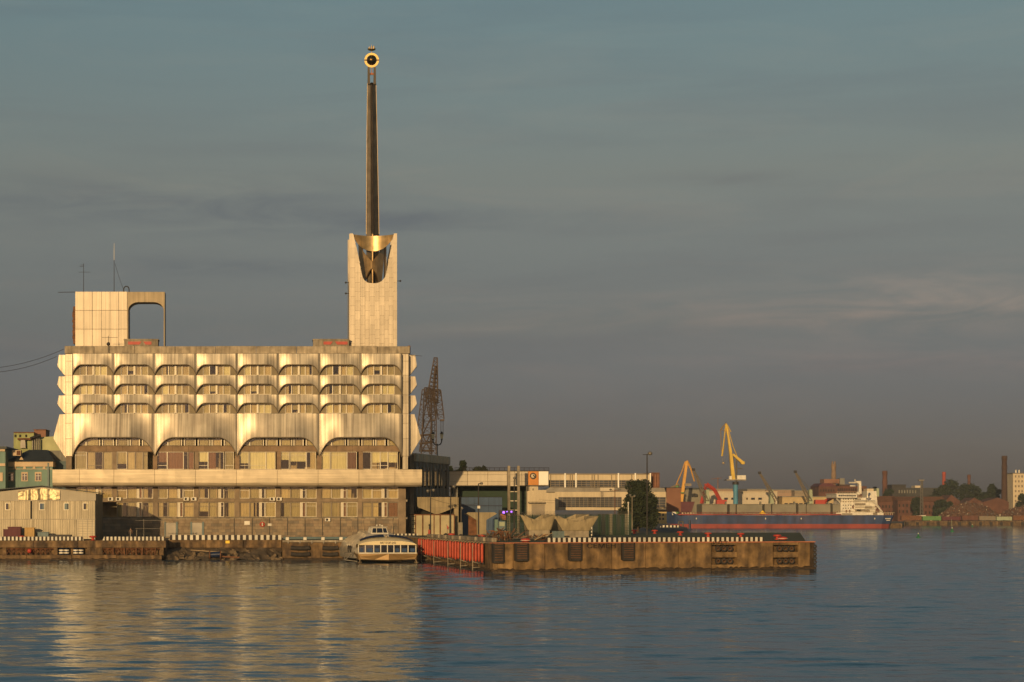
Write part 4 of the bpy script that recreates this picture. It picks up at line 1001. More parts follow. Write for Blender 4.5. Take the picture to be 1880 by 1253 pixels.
for i, (px, lab) in enumerate(((113, 'leftmost white-banded barrel under the left quay'), (122.5, 'second white-banded barrel from the left under the quay'), (139, 'third white-banded barrel from the left under the quay'), (149, 'rightmost white-banded barrel under the left quay'))):
    b = thing('barrel', lab, 'barrel', P(px, 1020, 299.6), 'barrels under the quay')
    c = Vector((wx(px, 299.6), 299.6, .66))
    MB().lathe(c, [(.01, 0), (.33, 0), (.36, .5), (.33, .98), (.01, .98)], 14).build('drum', M['navy'], b)
    for z in (.25, .62): MB().lathe(c, [(.362, z), (.372, z + .08), (.362, z + .2)], 14).build('band', M['white'], b)
fl = thing('float_buoy', 'round orange float hanging under the left quay band', 'float', P(54, 1012, 298.9)); MB().sphere(P(54, 1012, 298.9), .33, 8).build('ball', M['red'], fl); MB().cyl(P(54, 1014, 298.9), P(55, 1020, 298.9), .03).build('rope', M['steel'], fl)
# rusty roller lying in the recess
ro = thing('iron_roller', 'rusty roller with wheels lying on the rubble slope', 'roller', P(395, 1024, 299.6))
MB().cyl(P(386, 1019, 299.6), P(404, 1018, 299.6), .42, n=14).build('drum', M['navy'], ro)
for px in (385, 405): MB().cyl(P(px - 1, 1019, 299.6), P(px + 1, 1019, 299.6), .62, n=16).build('wheel', M['rust'], ro)
MB().cyl(P(405, 1022, 299.6), P(440, 1024, 299.4), .12).build('axle', M['rust'], ro)
tag(MB().hexa([P(350, 1011, 303), P(408, 1015.5, 301), P(408, 1015.5, 301.4), P(350, 1011, 303.4)], [P(350, 1009.5, 303), P(408, 1013, 301), P(408, 1013, 301.4), P(350, 1009.5, 303.4)]).build('plank', pm('wet_plank', (.28,.2,.12), .8), bevel=.02), 'long plank lying across the rubble slope', 'plank')
# mesh fence line on the left quay
fq = thing('rail_fence', 'thin pipe railing before the shaded plinth of the terminal', 'fence', (wx(270, 316), 316, ZQ))
for px in (264, 297, 303): MB().cyl(P(px, 953.5, 316), (wx(px, 316), 316, ZQ), .045).build('post', M['steel'], fq)
for py in (956, 971): MB().cyl(P(248, py, 316), P(305, py, 316), .035).build('rail', M['steel'], fq)

# ------------------------------------------------------------------ person
def person(px, Y, zb, h, label):
    root = thing('person', label, 'person', (wx(px, Y), Y, zb)); s = h/1.75
    J = {'pel': (0,0,.95), 'waist': (0,0,1.1), 'chest': (.0,-.02,1.32), 'neck': (0,-.02,1.49), 'head0': (0,-.03,1.58), 'head1': (0,-.03,1.70),
         'lh': (-.1,0,.9), 'lk': (-.12,-.04,.5), 'la': (-.13,.02,.09), 'lt': (-.14,-.14,.04), 'rh': (.1,0,.9), 'rk': (.13,-.03,.5), 'ra': (.15,.03,.09), 'rt': (.17,-.13,.04),
         'ls': (-.19,-.01,1.42), 'le': (-.27,-.02,1.15), 'lw': (-.2,-.14,.97), 'lf': (-.17,-.18,.9), 'rs': (.19,-.01,1.42), 're': (.27,.02,1.14), 'rw': (.23,-.12,.95), 'rf': (.21,-.17,.87)}
    E = [('pel','waist'),('waist','chest'),('chest','neck'),('neck','head0'),('head0','head1'),('pel','lh'),('lh','lk'),('lk','la'),('la','lt'),('pel','rh'),('rh','rk'),('rk','ra'),('ra','rt'),
         ('chest','ls'),('ls','le'),('le','lw'),('lw','lf'),('chest','rs'),('rs','re'),('re','rw'),('rw','rf')]
    Rr = {'pel': .15, 'waist': .14, 'chest': .165, 'neck': .06, 'head0': .09, 'head1': .085, 'lh': .1, 'rh': .1, 'lk': .065, 'rk': .065, 'la': .05, 'ra': .05, 'lt': .04, 'rt': .04,
          'ls': .07, 'rs': .07, 'le': .05, 're': .05, 'lw': .035, 'rw': .035, 'lf': .035, 'rf': .035}
    ks = list(J); me = bpy.data.meshes.new('body'); me.from_pydata([tuple(c*s for c in J[k]) for k in ks], [(ks.index(a), ks.index(b)) for a, b in E], [])
    o = bpy.data.objects.new('body', me); COL.objects.link(o); o.parent = root
    sk = o.modifiers.new('skin', 'SKIN'); sub = o.modifiers.new('sub', 'SUBSURF'); sub.levels = 2; sub.render_levels = 2
    for i, k in enumerate(ks): me.skin_vertices[0].data[i].radius = (Rr[k]*s, Rr[k]*s*.85)
    me.skin_vertices[0].data[0].use_root = True
    # clothing by height: trousers, jacket, skin
    m = bpy.data.materials.new('clothed'); m.use_nodes = True; t = m.node_tree; n = t.nodes
    g = n.new('ShaderNodeTexCoord'); sp = n.new('ShaderNodeSeparateXYZ'); t.links.new(g.outputs['Object'], sp.inputs[0])
    dv = n.new('ShaderNodeMath'); dv.operation = 'DIVIDE'; dv.inputs[1].default_value = 2*s; t.links.new(sp.outputs[2], dv.inputs[0])
    r = n.new('ShaderNodeValToRGB'); r.color_ramp.interpolation = 'CONSTANT'; t.links.new(dv.outputs[0], r.inputs[0]); c = r.color_ramp
    c.elements[0].color = (.02,.018,.02,1); c.elements[1].position = .47; c.elements[1].color = (.12,.07,.045,1); e = c.elements.new(.745); e.color = (.35,.2,.13,1)
    t.links.new(r.outputs[0], n['Principled BSDF'].inputs['Base Color']); n['Principled BSDF'].inputs['Roughness'].default_value = .9
    me.materials.append(m)
    MB().sphere((0, .0, 1.69*s), .105*s, 8, sz=1.0).build('hair', M['jacket'], root, local=True)
    return root
person(240, 302.5, ZQ, 1.74, 'person in dark jacket standing on the quay in the shed shadow')
for px, lb in ((239, 'left'), (250.5, 'right')): tag(MB().cyl((wx(px, 300), 300, ZQ - 2), P(px + .5, 975 if lb == 'left' else 973, 300), .06).build('mooring_pole', M['concrete']), 'thin pale mooring pole, %s of two at the short kerb beam' % lb, 'pole')

# ------------------------------------------------------------------ hydrofoil
HB = thing('hydrofoil_boat', 'cream and bronze hydrofoil passenger boat moored bow-on beside the red fenders', 'boat', (wx(712.5, 281), 281, 0))
HB.rotation_euler = (0, 0, R(7.0))                        # local +Y runs from bow to stern
def hb(v): return v
# hull sections (y, half beam at chine, half beam at deck, z keel, z chine, z deck)
secs = [(0.0, 3.70, 4.05, .42, .50, 1.22), (.25, 3.95, 4.12, .30, .42, 1.22), (2.5, 3.6, 4.0, .12, .35, 1.22), (7, 3.0, 3.6, -.1, .3, 1.3), (14, 2.8, 3.3, -.2, .25, 1.35), (22, 2.7, 3.2, -.2, .25, 1.3), (29, 2.5, 2.9, -.1, .3, 1.2)]
rows = []
for y, c, d, zk, zc, zd in secs: rows.append([Vector((-d, y, zd)), Vector((-(c+d)/2, y, (zc+zd)/2)), Vector((-c, y, zc)), Vector((-c*.5, y, zk + (zc - zk)*.35)), Vector((0, y - (.5 if y < 1 else 0), zk)), Vector((c*.5, y, zk + (zc - zk)*.35)), Vector((c, y, zc)), Vector(((c+d)/2, y, (zc+zd)/2)), Vector((d, y, zd))])
mb = MB().grid(rows, smooth=False); mb.add([v + Vector((0, -.02, 0)) for v in rows[0]] + [Vector((0, -.55, 1.22))], [(0,1,2,3,4,9), (4,5,6,7,8,9)]); mb.add(rows[-1], [tuple(range(9))])
mb.build('hull', M['boatbrown'], HB, local=True)
# bow saloon: round-shouldered cabin with a window band
def shoulder(y, w, z0, z1, ztop, n=20, pw=2.6):
    out = []
    for k in range(n + 1):
        t = -1 + 2*k/n; zz = z1 + (ztop - z1)*(1 - abs(t)**pw)**.6; out.append(Vector((w*t, y, zz)))
    return out
cab = [(.15, 3.95, 2.42, 2.95), (.9, 3.95, 2.5, 3.25), (2.4, 3.85, 2.55, 3.5), (4.2, 3.7, 2.3, 3.3), (6.5, 3.3, 1.9, 2.8)]
mb = MB().grid([shoulder(y, w, 0, z1, zt) for y, w, z1, zt in cab])
mb.grid([[Vector((p.x*.985, p.y + .02, 2.40)) for p in shoulder(.15, 3.95, 0, 2.42, 2.95)], shoulder(.15, 3.95, 0, 2.42, 2.95)])
mb.build('bow_roof', M['boatcream'], HB, local=True)
wxs = [-3.92, -3.15, -2.25, -1.42, -.62, .12 + .0, .9, 1.72, 2.62, 3.3, 3.92]
wxs = [-3.92, -3.05, -1.92, -.98, -.06, .82, 1.74, 2.78, 3.92]
def bowy(x): return .16 + .55*(abs(x)/4)**4
for a, b in zip(wxs, wxs[1:]):
    w = MB().add([(a + .06, bowy(a) + .02, 1.40), (b - .06, bowy(b) + .02, 1.40), (b - .06, bowy(b) + .05, 2.43 - .4*(abs(b)/4)**6), (a + .06, bowy(a) + .05, 2.43 - .4*(abs(a)/4)**6)], [(0,1,2,3)]).build('window', M['boatglass'], HB, local=True)
    if a < -1.0 or a > .7:
        MB().box(a + .2, b - .2, bowy((a+b)/2) - .012 + .0, bowy((a+b)/2) + .015, 1.48, 1.95).build('seat_reflection', M['boatseat'], w, local=True)
for x in wxs: MB().hexa([(x - .06, bowy(x) - .03, 1.36), (x + .06, bowy(x) - .03, 1.36), (x + .06, bowy(x) + .1, 1.36), (x - .06, bowy(x) + .1, 1.36)], [(x - .06, bowy(x) + .0, 2.45), (x + .06, bowy(x) + .0, 2.45), (x + .06, bowy(x) + .12, 2.45), (x - .06, bowy(x) + .12, 2.45)]).build('window_post', M['white'], HB, local=True)
MB().box(-3.95, 3.95, .0, .14, 1.24, 1.38).build('window_sill', M['white'], HB, local=True)
for s in (-1, 1):                                          # dark blue brow stripes on the roof, side windows
    r0, r1 = [], []
    for k in range(9):
        u = .35 + 3.25*k/8; z = 2.5 + .98*(1 - (u/3.95)**2.6)**.6
        r0.append(Vector((s*u, 1.15 + .2*(u/4), z + .02))); r1.append(Vector((s*u, 1.5 + .2*(u/4), z + .32 - .16*u/4)))
    MB().grid([r0, r1]).grid([r1, [p + Vector((0, .9, 0)) for p in r1]]).build('brow_stripe', M['navy'], HB, local=True)
# midships body: silver rounded shell, stepped roof, pilot house
rows = []
for y, w, z1, zt in ((5.5, 3.2, 1.3, 3.3), (7.5, 3.75, 1.3, 3.75), (11, 3.9, 1.3, 4.0), (16, 3.8, 1.3, 3.9), (22, 3.5, 1.3, 3.5), (29, 2.8, 1.2, 2.6)):
    rows.append([Vector((-w*.96, y, .5))] + shoulder(y, w, 0, z1 + .3, zt, 18, 2.8) + [Vector((w*.96, y, .5))])
MB().grid(rows).build('midships_shell', M['boatsilver'], HB, local=True)
MB().add(rows[0], [tuple(range(len(rows[0])))]).build('bulkhead', M['boatsilver'], HB, local=True)
mb = MB().hexa([(-2.2, 5.6, 3.1), (2.2, 5.6, 3.1), (2.4, 12, 3.5), (-2.4, 12, 3.5)], [(-1.9, 6.2, 3.85), (1.9, 6.2, 3.85), (2.1, 12, 4.25), (-2.1, 12, 4.25)])
mb.build('wheelhouse_base', M['boatsilver'], HB, local=True, bevel=.15)
wh = MB().hexa([(-1.25, 6.4, 3.85), (1.25, 6.4, 3.85), (1.3, 9, 3.95), (-1.3, 9, 3.95)], [(-1.0, 6.9, 4.72), (1.0, 6.9, 4.72), (1.1, 9, 4.75), (-1.1, 9, 4.75)]).build('wheelhouse', M['white'], HB, local=True, bevel=.05)
for a, b in ((-1.05, -.5), (-.4, .42), (.52, 1.05)): MB().hexa([(a, 6.42, 4.0), (b, 6.42, 4.0), (b, 6.5, 4.0), (a, 6.5, 4.0)], [(a*.88, 6.80, 4.62), (b*.88, 6.80, 4.62), (b*.88, 6.9, 4.62), (a*.88, 6.9, 4.62)]).build('window', M['boatglass'], wh, local=True)
MB().box(-1.15, 1.15, 6.75, 9.1, 4.74, 4.84).build('roof', M['boatsilver'], wh, local=True, bevel=.03)
for x, z in ((-.25, 5.0), (.2, 5.05), (.5, 4.95)): MB().sphere((x, 7.4, z), .13, 6).cyl((x, 7.4, z), (x, 7.4, 4.8), .03).build('lamp', M['white'], wh, local=True)
for x0, x1, h, y in ((-2.0, -2.15, 5.9, 8), (2.0, 2.25, 5.9, 8), (-3.2, -3.5, 5.2, 10)): MB().cyl((x0, y, 4.0), (x1, y, h), .03, .015, 5).build('whip_aerial', M['trim'], HB, local=True)
for s in (-1, 1):
    ft = MB().hexa([(s*3.2, 6, .0), (s*5.0, 6.0, .25), (s*5.0, 7.6, .25), (s*3.2, 7.6, 0)], [(s*3.2, 6, .14), (s*5.0, 6.0, .34), (s*5.0, 7.6, .34), (s*3.2, 7.6, .14)]).build('foil_wing', M['steel'], HB, local=True)
    MB().bar((s*3.5, 6.5, 1.4), (s*4.8, 6.5, .3), .08).bar((s*4.9, 6.5, .3), (s*4.9, 6.5, 1.3), .07).bar((s*3.4, 6.5, 1.3), (s*4.9, 6.5, 1.3), .06).build('foil_guard', M['steel'], HB, local=True)
    MB().bar((s*3.75, .1, .5), (s*3.95, -.1, .0), .08).bar((s*3.6, .1, .1), (s*4.1, -.1, .02), .07).build('bow_foil_strut', M['trim'], HB, local=True)
for y in (8.2, 9.9): MB().torus((-3.78, y, 1.75), .36, .12, ax='x').build('porthole', M['black'], HB, local=True)
MB().lathe((0, 1.4, 3.45), [(.01, .35), (.12, .3), (.15, 0)], 10).build('bow_light', M['trim'], HB, local=True)

def text(body, size, mat, name, parent=None, depth=.01):
    cu = bpy.data.curves.new(name, 'FONT'); cu.body = body; cu.size = size; cu.align_x = 'CENTER'; cu.align_y = 'CENTER'; cu.extrude = depth
    tmp = bpy.data.objects.new(name + '_curve', cu); COL.objects.link(tmp)
    bpy.context.view_layer.update()
    me = bpy.data.meshes.new_from_object(tmp.evaluated_get(bpy.context.evaluated_depsgraph_get()))
    bpy.data.objects.remove(tmp); me.materials.append(mat)
    o = bpy.data.objects.new(name, me); COL.objects.link(o)
    if parent is not None: o.parent = parent
    return o
t = text('МЕТЕОР-242', .36, M['navy'], 'name_lettering', HB); t.location = (0, .10, 2.68); t.rotation_euler = (R(90), 0, 0)
gw = thing('gangway', 'small iron gangway from the quay to the hydrofoil side', 'gangway', P(650, 1012, 296))
MB().hexa([P(632, 1014, 299), P(676, 1016, 291), P(676, 1016, 292.2), P(632, 1014, 300.2)], [P(632, 1012.6, 299), P(676, 1014.6, 291), P(676, 1014.6, 292.2), P(632, 1012.6, 300.2)]).build('deck', M['steel'], gw)
for k in range(5): MB().bar(P(634 + 9*k, 1013 + .4*k, 299 - 1.75*k), P(634 + 9*k, 1004 + .4*k, 299 - 1.75*k), .03).build('stanchion', M['steel'], gw)
MB().bar(P(634, 1004, 299), P(670, 1005.6, 292), .03).build('handrail', M['steel'], gw)

# ------------------------------------------------------------------ red fenders and brackets on the pier's side
N_F = 25
for k in range(N_F):
    t = (k + .5)/N_F; y = 241.3 + 51.5*t**1.0; c = A + dAC*(y - A.y)/dAC.y + nAC*.42
    f = thing('fender_tube', 'upright red fender tube, %s from the pier corner' % ORD[k], 'fender', (c.x, c.y, .9), 'red fender tubes on the pier side')
    zt = ZP - .12 - random.uniform(0, .08); zb = 1.0 + random.uniform(-.06, .1)
    MB().lathe((c.x, c.y, 0), [(.02, zb - .1), (.11, zb), (.165, zb + .22), (.165, zt - .18), (.11, zt), (.02, zt + .03)], 12).build('tube', M['fender'], f)
    MB().cyl((c.x, c.y, zt), (c.x - nAC.x*.4, c.y - nAC.y*.4, ZP + .02), .04).build('hanger', M['trim'], f)
    g = c + dAC*.95; MB().box(g.x + .1, g.x + .3, g.y - .75, g.y + .75, .8, ZP - .15).build('backing_plank', M['black'], f)
for k, yy in enumerate((246.5, 255.0, 264.5, 276, 287)):
    c = A + dAC*(yy - A.y)/dAC.y + nAC*.8
    b = thing('mooring_bracket', 'beige triangular bracket post below the red fenders, %s from the pier corner' % ORD[k], 'bracket', (c.x, c.y, 0), 'bracket posts under the red fenders')
    MB().cyl((c.x, c.y, -.6), (c.x, c.y, ZP - .3), .05).build('post', M['concrete'], b)
    d2 = c - nAC*.75 - dAC*1.5
    MB().bar((c.x, c.y, .95), (d2.x + 1.1, d2.y, .35), .06).bar((c.x, c.y, .25), (d2.x + 1.1, d2.y, .35), .05).build('stay', M['concrete'], b)
# black slab fenders on the pier
def slab_fender(p, q, nrm, z0, z1, label, mat=None):
    m = (p + q)/2; f = thing('slab_fender', label, 'fender', (m.x, m.y, z0), 'black slab fenders on the pier')
    mb = MB(); plate(mb, p, q, .02, .45, z0, z1, nrm); mb.build('rubber_slab', M['rubber'], f, bevel=.06)
    mb = MB(); 
    for k in range(7): z = z0 + .35 + (z1 - z0 - .5)*k/6; plate(mb, p + (q-p)*.06, q - (q-p)*.06, .45, .5, z, z + .06, nrm)
    mb.build('grip_bar', M['rust'], f)
    for e in (p, q):
        mb = MB(); d = (q - p).normalized(); s = -1 if e is p else 1
        plate(mb, e + d*(.02*s), e + d*(.12*s), .0, .4, z0 + .1, z1, nrm); mb.build('side_frame', M['black'], f)
for k, (a, b) in enumerate(((945.5, 966), (1044, 1064), (1141.5, 1161))):
    slab_fender(front_pt(a), front_pt(b), nAB, 1.15, ZP - .05, 'black slab fender on the pier front, %s from the corner' % ORD[k])
slab_fender(front_pt(904.5), front_pt(921.5), nAB, .95, ZP - .05, 'black slab fender at the pier corner next to the red tubes')
for r_, (c0, lab) in enumerate(((1307.5, 'left'), (1420.5, 'right'))):
    for lv, py in (('upper', 1007.5), ('lower', 1030.5)):
        for k in range(3):
            c = front_pt(c0 + 13.5 + 11*k, -.35)
            o = thing('tyre', '%s tyre in the %s recess at the %s end of the pier front' % (('left', 'middle', 'right')[k], lv, 'left' if lab == 'left' else 'right'), 'tyre', (c.x, c.y, wz(py, c.y) - .36), 'tyres in the pier recesses')
            if r_ == 0: o['label'] = '%s tyre in the %s recess nearer the graffiti on the pier' % (('left', 'middle', 'right')[k], lv)
            else: o['label'] = '%s tyre in the %s recess nearest the pier end' % (('left', 'middle', 'right')[k], lv)
            MB().torus((c.x, c.y, wz(py, c.y)), .26, .12, n=18).build('tread', M['rubber'], o)
            MB().torus((c.x, c.y - .08, wz(py, c.y)), .16, .03, n=14, k=5).build('rim_edge', M['rust'], o)
for k in range(6):
    c = B - nAB*.1 - dAB*.02; z = .35 + k*.47
    o = thing('tyre', 'dark tyre hung on the pier end, %s from the water' % ORD[k], 'tyre', (c.x, c.y, z - .24), 'tyres hung on the pier end')
    MB().torus((c.x, c.y, z), .17, .09, ax='y', n=16).build('tread', M['rubber'], o); MB().cyl((c.x, c.y, z + .2), (c.x - .1, c.y + .1, z + .3), .03, n=5).build('chain', M['rust'], o)
ang = math.atan2(dAB.y, dAB.x)
for body, px, py, sz in (('СЕМЕН', 1104, 1003, 1.05), ('ИАЕТ', 1322, 997.5, .75)):
    p = front_pt(px, .06); g = text(body, sz, M['soot'], 'graffiti', None, .004); g.location = (p.x, p.y, wz(py, p.y)); g.rotation_euler = (R(90), 0, ang)
    g.scale = (1, .72, 1)
    tag(g, 'dark hand-painted %s letters on the %s of the pier wall' % (('five', 'middle') if px < 1200 else ('four', 'right part')), 'graffiti')

# ------------------------------------------------------------------ buildings on the left
def slab_px(mb, pts, Y0, Y1): return mb.slab([(wx(a, Y0), wz(b, Y0)) for a, b in pts], Y0, Y1)
YG = 352.0
TB = thing('teal_house', 'teal rendered house with peach cornice behind the shed', 'building', (wx(45, YG), YG, ZQ))
MB().pbox(-80, 10, 824, 990, YG - 4, YG + 14).build('wing_wall', M['teal'], TB)
MB().pbox(10.5, 96.5, 857, 990, YG, YG + 14).build('wall', M['teal'], TB)
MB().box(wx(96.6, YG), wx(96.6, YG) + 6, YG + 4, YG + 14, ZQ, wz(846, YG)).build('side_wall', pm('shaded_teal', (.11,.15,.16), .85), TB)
MB().pbox(11, 97.5, 848, 857, YG - .3, YG + 14).build('cornice', M['peach'], TB); MB().pbox(-80, 9, 825, 829, YG - 4.3, YG - 4.05).build('cornice', M['peach'], TB)
MB().pbox(-80, 9.5, 851, 856, YG - 4.3, YG - 4.02).build('cornice', M['peach'], TB)
MB().pbox(11, 96, 861, 862, YG - .1, YG - .02).build('string_course', M['peach'], TB)
for px in (27, 45, 62.5, 81): slab_px(MB(), [(px - 2.8, 861), (px - 1.6, 855.5), (px + 1.6, 855.5), (px + 2.8, 861)], YG - .2, YG - .02).build('console', M['peach'], TB)
MB().hexa([(wx(9, YG), YG - .5, wz(848, YG)), (wx(99, YG), YG - .5, wz(848, YG)), (wx(99, YG), YG + 14, wz(848, YG)), (wx(9, YG), YG + 14, wz(848, YG))],
          [(wx(48, YG), YG + 4, wz(825, YG)), (wx(82, YG), YG + 4, wz(825, YG)), (wx(82, YG), YG + 12, wz(825, YG)), (wx(48, YG), YG + 12, wz(825, YG))]).build('roof', M['roof'], TB)
MB().box(wx(82, YG), wx(124, YG), YG + 6, YG + 16, wz(860, YG), wz(825.5, YG)).build('rear_wing', M['greywall'], TB)
slab_px(MB(), [(34, 847), (39, 838.5), (45, 847)], YG + .2, YG + 2).build('dormer', M['peach'], TB)
MB().pbox(-80, 12, 820, 824.5, YG - 4.5, YG + 14).build('wing_roof', M['roof'], TB)
MB().pbox(87, 90, 850, 990, YG - .35, YG - .05).build('downpipe', M['bluegrey'], TB); MB().cyl(P(10, 850, YG - .5), P(10, 900, YG - .5), .2).build('downpipe', M['palegreen'], TB)
for px in (19.5, 45, 70):
    w = MB().pbox(px - 6, px + 6, 867, 884, YG - .12, YG - .01).build('window', M['peach'], TB)
    MB().pbox(px - 4, px + 4.5, 870, 882.5, YG - .16, YG - .125).build('pane', M['glassdark'], w)
    MB().pbox(px - .4, px + .6, 870, 882.5, YG - .2, YG - .165).build('bar', M['white'], w); MB().pbox(px - 4, px + 4.5, 873.5, 874.3, YG - .21, YG - .165).build('bar', M['white'], w)
MB().pbox(-3, 5, 868, 884, YG - 4.2, YG - 4.02).build('window', M['peach'], TB)
for px in (104.5, 117): MB().pbox(px - 2, px + 2, 853, 860, YG + 5.8, YG + 5.95).build('attic_window', M['peach'], TB)
MB().pbox(22, 38, 827, 837, YG - 1, YG + 1).build('roof_unit', M['peach'], TB); MB().pbox(30.5, 37, 828, 836, YG - 1.1, YG - 1.01).build('vent', M['rust'], TB)
YK = 420.0
GB = thing('green_rooftop_building', 'yellow-green building with rusty rooftop works behind the teal house', 'building', (wx(65, YK), YK, ZQ))
MB().pbox(25, 62, 795, 990, YK, YK + 15).build('wall', M['green'], GB); slab_px(MB(), [(62, 830), (62, 806), (75, 803), (110, 801), (125, 803), (125, 830)], YK + .3, YK + 14).build('gable_wall', pm('pale_green_render', (.42,.42,.22), .85, var=.2), GB)
MB().pbox(62.5, 84, 790, 805, YK + 2, YK + 9).build('brick_hut', M['pinkbrick'], GB); MB().pbox(61.5, 85, 788.6, 790, YK + 1.8, YK + 9.2).build('hut_roof', M['rust'], GB)
MB().pbox(25, 62, 793.5, 795, YK - .3, YK + 15).build('roof_edge', M['rust'], GB)
MB().pbox(32, 60, 804.5, 808, YK - 1.2, YK - .01).build('gallery', M['rust'], GB)
slab_px(MB(), [(37, 823), (38, 808), (46, 808), (47, 823)], YK - 1, YK - .05).build('hopper', M['steel'], GB)
for px in (60, 64, 68, 72): MB().cyl(P(px, 806, YK - .8), P(px, 826, YK - .8), .18).build('pipe', M['steel'], GB)
for px in (28.5, 37, 48): MB().pbox(px - 1.8, px + 1.8, 798.5, 803, YK - .08, YK - .01).build('window', M['dark'], GB)
MB().bar(P(56, 806, YK - 1.4), P(75, 800, YK - 1), .35).build('conveyor', M['black'], GB)

# ------------------------------------------------------------------ wing and lattice crane right of the terminal
W0, W1 = Vector((23.2, 341)), Vector((30.8, 364)); dW = (W1 - W0).normalized(); nW = Vector((dW.y, -dW.x))
WG = thing('rear_wing', 'long shaded rear wing with pale cornice blocks right of the terminal', 'building', (W0.x, W0.y, ZQ))
n = 10
for i in range(n):
    p, q = W0 + (W1 - W0)*(i/n), W0 + (W1 - W0)*((i+1)/n)
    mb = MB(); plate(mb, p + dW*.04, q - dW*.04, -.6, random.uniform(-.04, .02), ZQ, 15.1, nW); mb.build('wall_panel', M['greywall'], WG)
    mb = MB(); plate(mb, p + dW*.22, q - dW*.22, -.6, .25, 15.21, 16.5, nW); mb.build('cornice_block', M['cream_wall'], WG, bevel=.05)
    mb = MB(); plate(mb, p + dW*.3, p + dW*.6, 0.02, .2, ZQ, 15.0, nW); mb.build('pilaster', M['greywall'], WG)
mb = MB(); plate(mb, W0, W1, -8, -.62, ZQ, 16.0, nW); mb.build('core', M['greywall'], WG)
mb = MB(); plate(mb, W0 + dW*.1, W1, -.62, .1, 15.11, 15.2, nW); mb.build('cornice_ledge', M['concrete'], WG)
for i in range(6): p = W0 + dW*(1 + i*3.8); mb = MB(); plate(mb, p, p + dW*2.4, .02, .1, 11, 14.3, nW); mb.build('window', M['glassdark'], WG)
YCR = 470.0
LC = thing('lattice_crane', 'rusty brown lattice shipyard crane with hanging jib behind the terminal', 'crane', P(790, 840, YCR))
random.seed(17)
def lattice(root, pts, w0, w1, name='lattice_boom', mat='crane_rust', nb=9, r=.07, seg=True):
    """four chords and zigzag bracing between two points"""
    a, b = pts; d = (b - a).normalized(); u = Vector((0, 1, 0)); s = d.cross(u).normalized(); u = s.cross(d).normalized()
    mb = MB(); cor = [(-1,-1),(1,-1),(1,1),(-1,1)]
    def pt(t, c, w): return a.lerp(b, t) + s*(c[0]*w/2) + u*(c[1]*w/2)
    for c in cor: mb.bar(pt(0, c, w0), pt(1, c, w1), r)
    for k in range(nb):
        t0, t1 = k/nb, (k+1)/nb; wa, wb = w0 + (w1-w0)*t0, w0 + (w1-w0)*t1
        for i in range(4):
            c, e = cor[i], cor[(i+1) % 4]
            mb.bar(pt(t0, c, wa), pt(t1, e, wb), r*.6); mb.bar(pt(t1, c, wb), pt(t1, e, wb), r*.6)
    return mb.build(name, M[mat], root)
def Q(px, py): return P(px, py, YCR)
lattice(LC, (Q(793, 740), Q(800, 657)), 2.6, .7, 'jib', nb=11, r=.10)
MB().bar(Q(794.5, 735), Q(800.5, 672), .3).build('jib_sheathing', M['crane_rust'], LC)
lattice(LC, (Q(770, 790), Q(781, 716)), 1.0, 1.4, 'stay_frame', nb=8); lattice(LC, (Q(783, 835), Q(785, 712)), 2.4, 1.4, 'tower_leg', nb=10)
lattice(LC, (Q(794, 765), Q(786, 715)), 1.6, 1.6, 'tower_leg', nb=6); lattice(LC, (Q(795, 835), Q(797, 735)), 1.4, 1.0, 'tower_leg', nb=9)
lattice(LC, (Q(810, 770), Q(803, 718)), 1.3, 1.5, 'hanging_beam', nb=6); lattice(LC, (Q(795, 770), Q(791, 720)), 1.2, 1.4, 'hanging_beam', nb=6)
lattice(LC, (Q(779, 717), Q(808, 720)), 1.1, 1.0, 'cross_girder', nb=7)
for px in (795.5, 811.5): MB().box(wx(px - 3.5, YCR), wx(px + 3.5, YCR), YCR - 1, YCR + 1, wz(773.5, YCR), wz(770.5, YCR)).build('sheave_block', M['crane_rust'], LC)
for px in (793.5, 797.5, 809.5, 813.5): MB().cyl(Q(px, 773), Q(px, 798), .06, n=4).build('rope', M['black'], LC)
for a, b in (((768, 800), (793, 798)), ((770, 815), (796, 812)), ((772, 828), (797, 828))): MB().bar(Q(*a), Q(*b), .22).build('platform', M['crane_rust'], LC)
for a, b in (((775, 828), (790, 798)), ((790, 828), (775, 798)), ((776, 798), (790, 770)), ((770, 830), (779, 770))): MB().bar(Q(*a), Q(*b), .14).build('brace', M['crane_rust'], LC)
YOL = 405.0
OL = thing('twin_lantern', 'ornate black street lamp with two lanterns behind the rear wing', 'street lamp', (wx(803, YOL), YOL, ZQ))
MB().cyl((wx(803, YOL), YOL, ZQ), P(803, 815, YOL), .14, .09, 8).build('post', M['black'], OL)
for s in (-1, 1):
    MB().tube([P(803 + s*8*math.sin(math.pi/2*k/6), 814 - 0 + 3.5*math.cos(math.pi/2*k/6) - 7*(k/6)**3, YOL) for k in range(7)], .11).build('arm', M['black'], OL)
    ln = MB().hexa([P(803 + s*8 - 1.9, 806, YOL - .25), P(803 + s*8 + 1.9, 806, YOL - .25), P(803 + s*8 + 1.9, 806, YOL + .25), P(803 + s*8 - 1.9, 806, YOL + .25)], [P(803 + s*8 - 3.2, 797, YOL - .4), P(803 + s*8 + 3.2, 797, YOL - .4), P(803 + s*8 + 3.2, 797, YOL + .4), P(803 + s*8 - 3.2, 797, YOL + .4)]).build('lantern', M['boatcream'], OL)
    c = P(803 + s*8, 797, YOL); MB().lathe(c, [(.42, 0), (.2, .22), (.03, .5)], 8).build('cap', M['black'], ln); MB().lathe(P(803 + s*8, 809, YOL), [(.12, 0), (.22, .15), (.1, .3)], 8).build('base', M['black'], ln)

